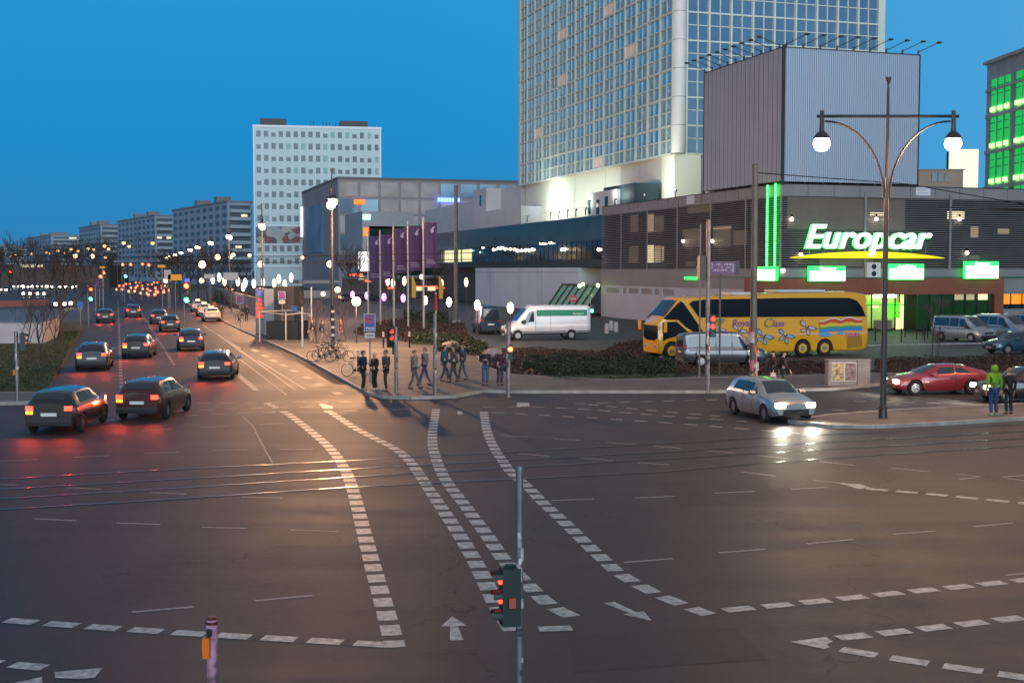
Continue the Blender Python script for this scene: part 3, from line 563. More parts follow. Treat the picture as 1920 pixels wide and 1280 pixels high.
# ------------------------------------------------------------------ podium left of it
po = empty('shopping_podium', 'low podium with a long teal glass band and white boxes on its roof', 'building', (E.o.x, E.o.y, 0), ANG)
pe = E.fy(812)[0]; y0 = LEN + .05
z_t, z_m, z_d = 12.1, 9.1, 6.75
MB().box(.6, y0, z_m, .9, pe, z_t).build('teal_band', M_teal, po)
MB().box(.9, y0, z_d, 1.0, pe, z_m - .002).build('glass_band', M_dglass, po)
b = MB()
for i in range(46): y = y0 + (pe - y0) * i / 46; b.box(.84, y, z_d, .9, y + .06, z_m - .003)
b.box(.83, y0, z_d - .06, .9, pe, z_d - .001); b.build('mullions', M_steel, po)
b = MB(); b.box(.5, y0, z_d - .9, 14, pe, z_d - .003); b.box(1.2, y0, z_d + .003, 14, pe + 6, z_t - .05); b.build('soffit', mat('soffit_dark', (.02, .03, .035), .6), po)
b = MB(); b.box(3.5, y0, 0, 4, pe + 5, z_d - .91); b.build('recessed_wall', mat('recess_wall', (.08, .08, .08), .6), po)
for a, c in ((826, 855), (858, 875)): MB().box(.8, E.fy(c)[0], z_d + .15, .85, E.fy(a)[0], z_m - .2).build('lit_window', M_glow, po)
for px, y in ((928,468),(937,466),(943,465),(950,467),(960,467),(968,468),(973,470),(981,470),(989,469),(995,469),(1001,468),(1017,456),(1024,456),(1035,455),(1039,454),(1057,468),(1062,467),(1126,468),(885,469),(888,470),(903,473),(908,464)):
    s, z = E.fy(px, y, 1.0); lampball(po, 'ceiling_lamp', (.75, s, z), .19 if px not in (885, 888, 903, 908) else .15, M_lampw if px not in (885, 888, 903) else mat('bulb_green', (.5, 1, .7), .4, emit=2, ecol=(.4, 1, .6), sample=False), 7)
b = MB()
def bx(px0, px1, ztop_, d0, d1, zlow=z_t - .2): a = E.fy(px0, 506, d0)[0]; c = E.fy(px1, 506, d0)[0]; MB().box(d0, c, zlow, d1, a, ztop_).build('roof_box', M_wwall, po)
bx(797, 888, E.fy(840, 386, 4)[1], 4, 12); bx(888, 912, E.fy(890, 357, 3)[1], 3, 12); bx(912, 977, E.fy(912, 355, 5)[1] - .3, 5.5, 12); bx(890, 977, E.fy(920, 395, 2.5)[1], 2.5, 12); bx(1102, 1155, E.fy(1102, 363, 1.5)[1], 1.5, 6)

for px, y in ((901, 374), (930, 376), (1105, 385), (1121, 385), (1137, 379)):
    off = 3 if px < 920 else (5.5 if px < 1000 else 1.5); s, z = E.fy(px, y, off); MB().box(off - .03, s - .5, z - 1.1, off - .004, s + .5, z + .7).build('window', M_dglass, po)
b = MB(); a = E.fy(1146, 350, 3)[0]; c = E.fy(1205, 350, 3)[0]; b.box(2.0, c, ZT, 5, a, E.fy(1146, 350, 2)[1]); b.build('vent_housing', mat('blue_louvre', (.03, .06, .08), .5, .3), po)
wb = MB(); wb.box(.3, E.fy(1080)[0], 0, 3.4, E.fy(888)[0], z_d - .95 + .0); wb.box(1.2, E.fy(1047)[0] - .01, 0, 3.3, E.fy(1048)[0] - 6, 4.0); wb.build('white_block', mat('white_block_panels', (.5, .57, .66), .6, var=.05, vs=.3), po)
b = MB()
for px in (915, 970, 1005, 1012): y = E.fy(px)[0]; b.box(.26, y - .05, .1, .3, y + .05, z_d - 1)
b.box(.25, E.fy(1080)[0], z_d - 1.6, .29, E.fy(888)[0], z_d - 1.5); b.build('block_joints', mat('joint_pale', (.3, .31, .35), .7), po)
# sloping glass entrance
ge = empty('glass_entrance', 'dark framed sloping glass entrance with greenish light beside the grey louvred building', 'entrance hall', (E.o.x, E.o.y, 0), ANG)
ya, yb = E.fy(1053)[0], E.fy(1132)[0] if False else LEN + .2; zt_ = 3.6; n_ = 6; fr = MB(); gl = MB()
for i in range(n_ + 1):
    y = yb + (ya - yb) * i / n_; fr.add([(-2.6, y - .08, 0), (-2.3, y - .08, 0), (.3, y - .08, zt_), (0, y - .08, zt_), (-2.6, y + .08, 0), (-2.3, y + .08, 0), (.3, y + .08, zt_), (0, y + .08, zt_)], [(0,1,2,3),(4,5,6,7),(0,1,5,4),(1,2,6,5),(2,3,7,6),(3,0,4,7)])
fr.box(-.05, yb, zt_ - .02, .4, ya, zt_ + .15); gl.quad((-2.35, yb, 0), (-2.35, ya, 0), (.2, ya, zt_), (.2, yb, zt_)); fr.build('frame', M_steel, ge)
gl.build('glass', mat('entrance_glass', (.06, .1, .06), .1, .1, var=.6, vs=.4, emit=.12, ecol=(.6, .9, .4), sample=False), ge)
for px, y in ((1096, 533), (1124, 535), (1085, 536)): s, z = E.fy(px, y, -1); lampball(ge, 'lamp', (-1.2 if px > 1090 else -.9, s, z), .22, mat('bulb_lime', (.8, 1, .3), .4, emit=8, ecol=(.75, 1, .3), sample=False), 8)
# ------------------------------------------------------------------ white office tower
T = Frame(P(478, 506, 430).to_2d(), ANG * .0 + R(10)); tw = empty('office_tower', 'white twelve storey office tower with rows of dark windows and a mosaic band', 'building', (T.o.x, T.o.y, 0), T.a)
TW = T.fx(715)[0]; zt = T.fx(500, 239)[1]
MB().box(0, 0, 0, TW, 14, zt).build('wall', mat('tower_white', (.55, .66, .7), .6, var=.04, vs=.1), tw)
b = MB(); b.box(-.3, -.3, zt, TW + .3, 14.3, zt + .8); b.box(-.15, -.5, 0, .4, -.001, zt); b.box(TW - .4, -.5, 0, TW + .15, -.001, zt)
for z in (T.fx(500, 423)[1], T.fx(500, 458)[1], T.fx(500, 479)[1], T.fx(500, 500)[1]): b.box(.41, -.4, z - .25, TW - .41, -.001, z + .25)
ncol = 17; cw = TW / ncol
for i in range(1, ncol): b.box(i * cw + .42 - .25 + .2, -.22, T.fx(500, 421)[1], i * cw + .42 + .25 - .2, -.001, zt)
b.build('white_frame', mat('tower_frame', (.78, .82, .86), .6), tw)
wq = {}
def rect_mesh(w_, h_, m, key):
    if key not in wq:
        me = bpy.data.meshes.new('window'); me.from_pydata([(0, 0, 0), (w_, 0, 0), (w_, 0, h_), (0, 0, h_), (0, .3, 0), (w_, .3, 0), (w_, .3, h_), (0, .3, h_)], [], [(0, 1, 2, 3), (1, 5, 6, 2), (3, 2, 6, 7), (0, 3, 7, 4), (0, 4, 5, 1)]); me.materials.append(m); wq[key] = me
    return wq[key]
M_tg = mat('tower_glass', (.05, .08, .1), .3, .2); M_tb = mat('tower_blind', (.28, .46, .46), .6); random.seed(11); cnt = 0; st = {}
rows = [T.fx(500, 251 + 22.6 * k)[1] for k in range(8)] + [T.fx(500, y)[1] for y in (466, 489)]
for k, z in enumerate(rows):
    for i in range(ncol):
        r = random.random(); blind = r < .1 and k < 8; hh = 2.0 if r < .75 else 1.4
        me = rect_mesh(cw * .56, hh, M_tb if blind else M_tg, (blind, hh)); loc = (.42 + i * cw * .985 + cw * .22, -.1, z - 1.0)
        if cnt < 100: link('window', me, tw, loc); cnt += 1
        else: st.setdefault(blind, (me.materials[0], MB()))[1].add([Vector(v.co) + Vector(loc) for v in me.vertices], [tuple(p.vertices) for p in me.polygons])
for m, q in st.values(): q.build('windows', m, tw, kind='stuff')
mm = bpy.data.materials.new('mosaic'); mm.use_nodes = True; n = mm.node_tree; vo = n.nodes.new('ShaderNodeTexVoronoi'); vo.inputs['Scale'].default_value = .55; tc = n.nodes.new('ShaderNodeTexCoord'); n.links.new(tc.outputs['Object'], vo.inputs['Vector'])
rp = n.nodes.new('ShaderNodeValToRGB'); rp.color_ramp.interpolation = 'CONSTANT'; sx = n.nodes.new('ShaderNodeSeparateColor'); n.links.new(vo.outputs['Color'], sx.inputs[0]); n.links.new(sx.outputs[0], rp.inputs[0])
for p, c in ((0, (.3, .34, .38)), (.2, (.06, .07, .1)), (.42, (.35, .36, .36)), (.55, (.2, .05, .06)), (.66, (.1, .16, .24)), (.8, (.42, .4, .38))):
    el = rp.color_ramp.elements.new(p) if p else rp.color_ramp.elements[0]; el.position = p; el.color = (*c, 1)
n.links.new(rp.outputs[0], n.nodes['Principled BSDF'].inputs['Base Color'])
MB().box(.5, -.35, T.fx(500, 456)[1], TW - .5, -.05, T.fx(500, 425)[1]).build('mosaic_band', mm, tw)
b = MB(); x = [T.fx(p)[0] for p in (490, 540, 640, 692)]; b.box(x[0], 2, zt + .8, x[1], 12, zt + 3.3); b.build('roof_housing', M_steel, tw); MB().box(x[2], 2, zt + .8, x[3], 12, zt + 3.0).build('roof_housing', M_steel, tw)
b = MB(); random.seed(2)
for i in range(9): xx = T.fx(585 + i * 6)[0]; b.cyl((xx, 5, zt + .8), (xx, 5, zt + 1.5 + random.random() * 1.8), .12, .08, 5)
b.box(T.fx(583)[0], 4.9, zt + 1.3, T.fx(640)[0], 5.1, zt + 1.45); b.build('antennas', M_steel, tw)
# ------------------------------------------------------------------ stone panelled store
S = Frame(P(635, 506, 330).to_2d(), ANG); so = empty('panelled_store', 'flat roofed store with pinkish stone panels behind the purple flags', 'building', (S.o.x, S.o.y, 0), ANG)
SW = S.fx(985)[0] + 8; SL = S.fy(568)[0]; zt = S.fx(635, 335)[1]
MB().box(0, 0, 0, SW, SL, zt).build('wall', mat('store_grey', (.3, .27, .29), .7, var=.08, vs=.1), so)
nc = 11; cw = S.fx(968)[0] / 9; M_st = mat('stone_panel', (.48, .41, .41), .7, var=.2, vs=.25); M_sg = mat('store_glass', (.12, .2, .27), .15, .4, var=.3, vs=.2)
rz_ = [(S.fx(700, 369)[1], S.fx(700, 342)[1]), (S.fx(700, 400)[1], S.fx(700, 374)[1]), (S.fx(700, 436)[1], S.fx(700, 405)[1]), (S.fx(700, 470)[1], S.fx(700, 440)[1])]
for k, (za, zc_) in enumerate(rz_):
    for i in range(nc):
        glass = (k == 0 and i >= 5) or (k == 1 and i in (1, 0)) or (k == 3)
        if k == 1 and i == 0: glass = True
        MB().box(i * cw + .5, -.12, za, (i + 1) * cw - .3, -.02, zc_).build('window' if glass else 'stone_panel', M_sg if glass else M_st, so)
b = MB(); b.box(-.2, -.3, zt, SW, SL, zt + .5)
for i in range(1, 16): b.box(-.08, SL * i / 16, 9, -.01, SL * i / 16 + .15, zt)
b.build('roof_edge', mat('store_trim', (.16, .15, .16), .7), so)
b = MB(); za = S.fy(590, 474)[1]; zc_ = S.fy(590, 385)[1]; b.box(-.25, S.fy(607)[0], za, -.05, S.fy(577)[0], zc_); b.build('poster', mat('giant_poster', (.14, .22, .33), .5, var=.5, vs=.12), so)
s, z = S.fx(672, 379); MB().box(s - 1.2, -.6, z - .6, s + 1.6, -.2, z + .6).build('orange_sign', mat('sign_orange', (1, .2, .02), .5, emit=2.0, ecol=(1, .13, .01), sample=False), so)
sb_, z = S.fx(840, 375)
M_blue = mat('sign_blue', (.1, .2, 1), .5, emit=5, ecol=(.12, .22, 1), sample=False); q = MB()
for i in range(8): q.box(sb_ - 3 + i * .78, -1, z - .55, sb_ - 2.45 + i * .78, -.6, z + .5)
q.build('blue_sign', M_blue, so)
q = MB(); s, z0 = S.fy(569, 418); q.box(-.8, s - .6, z0 - .2, -.3, s + .6, z0 + 5); s, z0 = S.fy(569, 444); q.box(-.8, s - .6, z0, -.3, s + .6, z0 + 5); q.build('vertical_sign', mat('sign_paleblue', (.6, .7, 1), .5, emit=2.5, ecol=(.45, .5, 1), sample=False), so)
# pale roof volume in front of the store, low shops under it
V2 = Frame(P(680, 506, 250).to_2d(), ANG); pv = empty('pale_pavilion', 'pale grey boxy pavilion with a lit cyan sign and lit ground floor shops', 'building', (V2.o.x, V2.o.y, 0), ANG)
vw = V2.fx(776)[0]; b = MB(); b.box(0, 0, V2.fx(700, 424)[1], vw, 20, V2.fx(700, 396)[1]); b.box(0, 0, 5, 1.4, 20, V2.fx(700, 424)[1] - .01); b.build('wall', mat('pavilion_grey', (.3, .33, .37), .6), pv)
MB().box(1.5, 1, 4.4, V2.fx(960)[0], 22, V2.fx(700, 425)[1] - .3).build('glass_wall', M_dglass, pv)
s, z = V2.fx(687, 407); MB().box(s - .75, -.3, z - .5, s + .75, -.05, z + .5).build('cyan_sign', mat('sign_cyan', (.5, .9, .9), .5, emit=1.6, ecol=(.5, .95, .9), sample=False), pv)
s, z = V2.fx(686, 435); MB().box(s - .45, -.3, z - .8, s + .45, -.05, z + .8).build('orange_sign', mat('sign_orange', (1, .2, .02)), pv)
b = MB(); s, z = V2.fx(683, 490); b.box(s - 1.5, -2, z - 1.9, s + 1.3, -1.5, z + 1.9); b.build('bright_display', mat('display_white', (1, 1, 1), .5, emit=2.2, ecol=(1, .93, .95), sample=False), pv)
b = MB(); s, z = V2.fx(668, 475); b.box(s, -1.49, z - 3.6, s + 8, 4, z); b.build('kiosk_wall', mat('kiosk_pink', (.4, .28, .3), .6), pv)
M_shopr = mat('shop_red_strip', (1, .2, .1), .5, emit=1.6, ecol=(1, .1, .03), sample=False)
for a, c, y, m, h in ((655, 680, 515, M_shopr, .45), (700, 722, 515, M_shopr, .45), (684, 696, 526, M_shopr, .5), (726, 740, 540, M_shopr, .35), (776, 794, 541, M_wr2, .8), (802, 816, 541, M_wr2, .8), (858, 875, 542, M_wr2, .5), (816, 850, 540, M_shopr, .25), (776, 820, 537, M_shopr, .2), (672, 682, 521, M_wr2, .6), (836, 885, 560, M_dimroom, 2)):
    s, z = V2.fx(a, y, -12); s2, _ = V2.fx(c, y, -12); MB().box(s, -12.2, z - h / 2, s2, -12, z + h / 2).build('shop_light', m, pv)
MB().box(-6, -11.9, 0, V2.fx(890)[0], -11, 3.8).build('shopfront', mat('shopfront_dark', (.06, .05, .055), .6, var=.6, vs=.5), pv)
MB().box(-6, -12.8, 3.81, V2.fx(890)[0], -11, 4.2).build('shop_canopy', mat('canopy_grey', (.16, .14, .15), .6), pv)
# ------------------------------------------------------------------ slab blocks along the avenue
M_slab = mat('slab_concrete_hazed', (.26, .33, .42), .8, var=.12, vs=.2); M_slabw = mat('slab_window', (.07, .1, .13), .4); M_balc = mat('slab_balcony', (.32, .38, .44), .7)  # concrete blued and lightened, distance haze put into its colour
def slab(x_near, y_top_near, x_far, x_end, Y, lab, lit, fl=10):
    F_ = Frame(P(x_near, 506, Y).to_2d(), R(29)); o = empty('apartment_block', lab, 'building', (F_.o.x, F_.o.y, 0), F_.a, 'apartment blocks lining the left side of the avenue')
    L_ = F_.fy(x_far)[0]; W_ = F_.fx(x_end)[0]; zt = F_.fx(x_near + .5, y_top_near)[1]; fh = zt / (fl + .6)
    MB().box(0, 0, 0, W_, L_, zt).build('wall', M_slab, o); b = MB().box(-.3, -.3, zt, W_ + .3, L_ + .3, zt + .6)
    for q in (.25, .6): b.box(W_ * .2, L_ * q, zt + .6, W_ * .8, L_ * q + 4, zt + 3)
    b.build('roof', M_gpanel, o)
    nw = max(4, min(9, int(L_ / 6))); w_ = L_ / nw
    me = bpy.data.meshes.new('window'); me.from_pydata([(-.06, 0, 0), (-.06, w_ * .55, 0), (-.06, w_ * .55, fh * .5), (-.06, 0, fh * .5)], [], [(0, 1, 2, 3)]); me.materials.append(M_slabw)
    for k in range(fl):
        for i in range(nw): link('window', me, o, (0, (i + .2) * w_, (k + .75) * fh))
    bal = bpy.data.meshes.new('balcony'); q = MB().box(W_ * .08, -1.3, 0, W_ * .92, -.01, fh * .42); bal.from_pydata(q.v, [], q.f); bal.materials.append(M_balc)
    dk = bpy.data.meshes.new('balcony_door'); q = MB().box(W_ * .08, -.05, 0, W_ * .92, -.01, fh * .5); dk.from_pydata(q.v, [], q.f); dk.materials.append(M_slabw)
    for k in range(fl): link('balcony', bal, o, (0, 0, (k + .3) * fh)); link('balcony_door', dk, o, (0, 0, (k + .74) * fh))
    for (fx_, k) in lit: MB().box(W_ * fx_, -.12, (k + .78) * fh, W_ * (fx_ + .25), -.06, (k + 1.1) * fh).build('lit_window', M_wr2, o)
    return o
slab(428, 379, 325, 474, 440, 'grey ten storey apartment block touching the white office tower', [(.55, 8), (.3, 4)])
slab(292, 405, 222, 327, 570, 'bluish apartment block with end balconies, second from the white tower', [(.5, 8.6), (.1, 6.2), (.6, 6.2)])
slab(190, 422, 150, 226, 690, 'far apartment block, third from the white tower', [])
slab(97, 441, 50, 153, 880, 'long low looking apartment block far down the avenue, fourth from the white tower', [(.6, 9)])
slab(8, 462, -60, 70, 1100, 'farthest hazy apartment block at the left edge of the photo', [])
# ------------------------------------------------------------------ right background
Gb = Frame(P(1843, 506, 200).to_2d(), R(4)); go = empty('green_lit_building', 'stone building at the right edge with tall windows lit bright green', 'building', (Gb.o.x, Gb.o.y, 0), Gb.a)
zt = Gb.fy(1844, 125)[1]; M_stn = mat('grey_stone', (.78, .72, .68), .8, var=.15, vs=.5); M_gw = mat('green_lit_window', (.05, .5, .15), .4, var=.5, vs=.2, emit=.5, ecol=(.01, .85, .08), sample=False); M_gb = mat('green_floor_lamp', (.3, 1, .3), .4, emit=3, ecol=(.35, 1, .2), sample=False)
MB().box(0, -60, 0, 30, 0, zt).build('wall', M_stn, go); b = MB().box(-.5, -60, zt, 30, .5, zt + .5); b.box(-.25, -60, zt - 4.4, -.001, 0, zt - 4.0)
rows = [(210, 152), (277, 219), (343, 288), (410, 355)]
yy = lambda px: Gb.fy(px)[0]
for (yb_, yt) in rows: z = Gb.fy(1853, yb_)[1]; b.box(-.2, -60, z - 1.1, -.001, 0, z - .5)
b.build('cornice', M_stn, go)
for (yb_, yt) in rows:
    za = Gb.fy(1857, yb_)[1]; zc_ = Gb.fy(1857, yt)[1]
    for p0, p1 in ((1853, 1861.5), (1866, 1874.5), (1879, 1887), (1899, 1909), (1912, 1917), (1921, 1929)):
        wd = MB().box(-.12, yy(p1), za, -.02, yy(p0), zc_).build('window', M_gw, go); MB().box(-.35, yy(p1) + .1, za - .1, -.13, yy(p0) - .1, za + .55).build('floor_lamp', M_gb, wd)
        MB().box(-.15, yy(p1), za * .25 + zc_ * .75, -.121, yy(p0), za * .25 + zc_ * .75 + .1).build('glazing_bar', M_steel, wd); MB().box(-.15, yy(p1), (za + zc_) / 2, -.121, yy(p0), (za + zc_) / 2 + .1).build('glazing_bar', M_steel, wd)
L1 = P(1783, 280, 175); L2 = P(1835, 280, 175); zlo = P(1783, 352, 175).z; scn = MB().box(0, 0, P(1783, 322, 175).z, L2.x - L1.x, .8, L1.z); scn.box((L2.x - L1.x) * .45, 0, zlo, L2.x - L1.x, .8, P(1783, 322, 175).z - .01)
so2 = scn.build('screen_panel', mat('screen_white', (.5, .45, .35), .5, emit=.95, ecol=(1, .85, .6), sample=False), empty('led_screen', 'huge glowing warm white screen on a rooftop left of the green lit building', 'screen', (L1.x, 175, 0)))
MB().box(.1, .81, 0, L2.x - L1.x - .1, 2, L1.z - .2).build('screen_support', M_steel, so2.parent)
p0 = P(1718, 330, 165); MB().box(0, 0, 0, P(1806, 330, 165).x - p0.x, 15, P(1750, 319, 165).z).build('wall', mat('beige_block', (.3, .22, .17), .8, var=.1, vs=.3), ro := empty('beige_rooftop_block', 'beige flat roofed building between the billboard box and the glowing screen', 'building', (p0.x, 165, 0)))
for px in (1752, 1764, 1777): q = P(px, 330, 164.9); MB().box(q.x - p0.x - .35, -.1, q.z - .8, q.x - p0.x + .35, -.02, q.z + .4).build('window', M_dglass, ro)
MB().box(-.2, -.2, P(1750, 319, 165).z + .002, P(1806, 330, 165).x - p0.x + .2, 15.2, P(1750, 317, 165).z).build('roof', M_gpanel, ro)
# ------------------------------------------------------------------ vehicles
M_tyre = mat('tyre_rubber', (.012, .012, .013), .8); M_rim = mat('alloy_rim', (.5, .5, .52), .3, .9); M_vglass = mat('car_glass', (.02, .035, .05), .05, .0, spec=.9)
M_trim = mat('black_plastic', (.02, .02, .022), .55); M_plate = mat('number_plate', (.7, .7, .68), .5); M_hl = mat('headlight_glass', (.6, .62, .65), .15, .6)
M_hlit_on = mat('headlight_lit', (1, .95, .85), .3, emit=30, ecol=(1, .88, .66)); M_tl = mat('taillight_glass', (.35, .01, .01), .2, coat=1.0)
M_tl_on = mat('taillight_lit', (1, .05, .02), .3, emit=7, ecol=(1, .035, .018)); M_tl_far = mat('taillight_lit_far', (1, .05, .02), .3, emit=14, ecol=(1, .09, .03), sample=False)
M_ind = mat('indicator_lit', (1, .4, .02), .3, emit=7, ecol=(1, .3, .01)); M_hl_far = mat('headlight_lit_far', (1, .95, .85), .3, emit=25, ecol=(1, .86, .62), sample=False)
def smooth(a, s):
    k = np.exp(-.5 * (np.arange(-4, 5) * .06 / s) ** 2); k /= k.sum(); p = np.pad(a, 4, mode='edge'); return np.convolve(p, k, mode='valid')
class Body:
    """A vehicle shell lofted along its length. rows: x, sill z, belt z, roof z, sill half-width, belt half-width, roof half-width"""
    def __init__(s, rows, wheels, wr, sm=.07, arch=1.17):
        rows = sorted(rows); x0, x1 = rows[0][0], rows[-1][0]; n = int((x1 - x0) / .06) + 1; s.xs = np.linspace(x0, x1, n); r = np.array(rows)
        s.c = [smooth(np.interp(s.xs, r[:, 0], r[:, k]), sm) for k in range(1, 7)]; s.wheels = wheels; s.wr = wr; s.ar = wr * arch
    def ring(s, x):
        zl, zb, zr, wl, wb, wr_ = [float(np.interp(x, s.xs, c)) for c in s.c]; a = 0
        for xw in s.wheels:
            d = abs(x - xw)
            if d < s.ar: a = max(a, s.wr + math.sqrt(s.ar ** 2 - d * d))
        zr = max(zr, zb + .06); wm = max(wl, wb) + .015; g = [(wl * .93, zl), (wl, zl + .1), (wm, zl + (zb - zl) * .5), (wb + .005, zb - .06), (wb - .02, zb), (wr_, zr - .07), (wr_ - .09, zr - .015), (0, zr + .02)]
        return [(w_, max(z, min(a, zb - .08)) if i < 4 else z) for i, (w_, z) in enumerate(g)]
    def S(s, x, t, off=0.0, side=1):
        def p(x, t):
            g = s.ring(x); k = min(int(t), 6); f = t - k; return Vector((x, (g[k][0] * (1 - f) + g[k + 1][0] * f), g[k][1] * (1 - f) + g[k + 1][1] * f))
        q = p(x, t)
        if off:
            a = p(x + .03, t) - p(x - .03, t); b = p(x, min(t + .02, 7)) - p(x, t - .02); n = a.cross(b).normalized()
            if n.y < -.01 or (abs(n.y) <= .01 and n.z < 0): n = -n
            q = q + n * off
        return Vector((q.x, q.y * side, q.z))
    def shell(s, name, m, parent):
        b = MB(); rings = []
        for x in s.xs: g = s.ring(float(x)); rings.append([(float(x), w_, z) for w_, z in g] + [(float(x), -w_, z) for w_, z in g[-2::-1]])
        n = len(rings[0]); vs = [v for r in rings for v in r]; fs = []
        for i in range(len(rings) - 1):
            for j in range(n - 1): fs.append((i * n + j, i * n + j + 1, (i + 1) * n + j + 1, (i + 1) * n + j))
            fs.append((i * n + n - 1, i * n, (i + 1) * n, (i + 1) * n + n - 1))
        fs += [tuple(range(n)), tuple(range((len(rings) - 1) * n, len(rings) * n))[::-1]]
        b.add(vs, fs); return b.build(name, m, parent, smooth=True)
    def patch(s, name, m, parent, x0, x1, t0, t1, side=1, off=.012, both=False, slant0=0, slant1=0, nx=8, ntt=3):
        b = MB(); g = []
        for i in range(nx + 1):
            row = []
            for j in range(ntt + 1):
                u = i / nx; v = j / ntt; xa = x0 + slant0 * v; xb = x1 + slant1 * v; row.append(s.S(xa + (xb - xa) * u, t0 + (t1 - t0) * v, off, side))
            if both: row = row + [Vector((p.x, -p.y, p.z)) for p in row[-2::-1]]
            g.append(row)
        w_ = len(g[0]); b.add([p for r in g for p in r], [(i * w_ + j, i * w_ + j + 1, (i + 1) * w_ + j + 1, (i + 1) * w_ + j) for i in range(nx) for j in range(w_ - 1)]); return b.build(name, m, parent, smooth=True)
def wheel(parent, x, y, r, wd=.2, rim=M_rim):
    s = 1 if y > 0 else -1; b = MB(); prof = [(r * .62, -wd / 2), (r * .9, -wd / 2), (r, -wd * .3), (r, wd * .3), (r * .9, wd / 2), (r * .62, wd / 2)]; n = 20; vs = []
    for rr, yy in prof:
        for i in range(n): t = 2 * math.pi * i / n; vs.append((rr * math.cos(t), yy, rr * math.sin(t)))
    b.add(vs, [(k * n + i, k * n + (i + 1) % n, (k + 1) * n + (i + 1) % n, (k + 1) * n + i) for k in range(5) for i in range(n)]); o = b.build('wheel', M_tyre, parent, (x, y, r), smooth=True)
    b = MB(); b.cyl((0, s * wd * .30, 0), (0, s * wd * .36, 0), r * .62, r * .6, 16, 0)
    for k in range(5): t = 2 * math.pi * k / 5; c = Vector((math.cos(t), 0, math.sin(t))); p = Vector((-c.z, 0, c.x)) * r * .09; q = Vector((0, s * wd * .46, 0)); b.add([q - p, q + p, c * r * .62 + q * .9 + p * .8, c * r * .62 + q * .9 - p * .8], [(0, 1, 2, 3)])
    b.cyl((0, s * wd * .36, 0), (0, s * wd * .47, 0), r * .14, r * .12, 8); b.build('rim', rim, o); return o
def lit_lamp(parent, x, y, z, sx, sy, sz, m, name, power=0, col=None, fwd=1):
    o = MB().box(x - sx / 2, y - sy / 2, z - sz / 2, x + sx / 2, y + sy / 2, z + sz / 2).build(name, m, parent)
    if power:
        l = bpy.data.lights.new('beam', 'SPOT'); l.energy = power; l.color = col; l.spot_size = R(95); l.spot_blend = .9; l.shadow_soft_size = .08; lo = bpy.data.objects.new('beam', l); COL.objects.link(lo); lo.parent = o
        lo.location = (x + fwd * .12, y, z); lo.rotation_euler = (0, R(-fwd * 78), 0)
    return o
def common(t, B, L, front, rear, zf, zr, w, lights='off', plate=True):
    """lamps, plates, mirrors, bumpers; front and rear are the x of the ends"""
    on_t = {'off': M_tl, 'rear': M_tl_on, 'front': M_tl, 'far': M_tl_far, 'both': M_tl_on, 'turn': M_tl_on}[lights]; on_h = {'off': M_hl, 'rear': M_hl, 'front': M_hlit_on, 'far': M_hl, 'both': M_hlit_on, 'turn': M_hl}[lights]
    for s in (-1, 1):
        lit_lamp(t, front - .06, s * (w - .27), zf, .16, .34, .15, on_h, 'headlight', 260 if lights in ('front', 'both') else 0, (1, .9, .72))
        tl = lit_lamp(t, rear + .03, s * (w - .22), zr, .1, .24, .15, on_t, 'tail_light', 75 if lights in ('rear', 'both', 'turn') else 0, (1, .07, .03), -1)
        if lights == 'turn' and s == 1: lit_lamp(t, rear + .02, s * (w - .22), zr - .14, .1, .22, .09, M_ind, 'indicator')
    if plate: MB().box(front + .0, -.26, .38, front + .03, .26, .5).build('number_plate', M_plate, t); MB().box(rear - .03, -.26, .62 if zr < 1.1 else .8, rear, .26, .73 if zr < 1.1 else .91).build('number_plate', M_plate, t)
def mirrors(t, x, y, z, m, k=1.0):
    for s in (-1, 1): MB().prism([(x - .1 * k, z - .07 * k), (x + .04 * k, z - .08 * k), (x + .1 * k, z), (x, z + .09 * k), (x - .1 * k, z + .08 * k)], s * (y + .02), s * (y + .22), 'y').build('mirror', m, t)
def lines(t, B, xs, t0=.8, t1=5.0):
    for x in xs:
        for s in (-1, 1):
            b = MB(); pts = [B.S(x, t0 + (t1 - t0) * i / 8, .004, s) for i in range(9)]
            for a, c in zip(pts[:-1], pts[1:]): b.add([a + Vector((-.012, 0, 0)), a + Vector((.012, 0, 0)), c + Vector((.012, 0, 0)), c + Vector((-.012, 0, 0))], [(0, 1, 2, 3)])
            b.build('door_gap', M_trim, t)
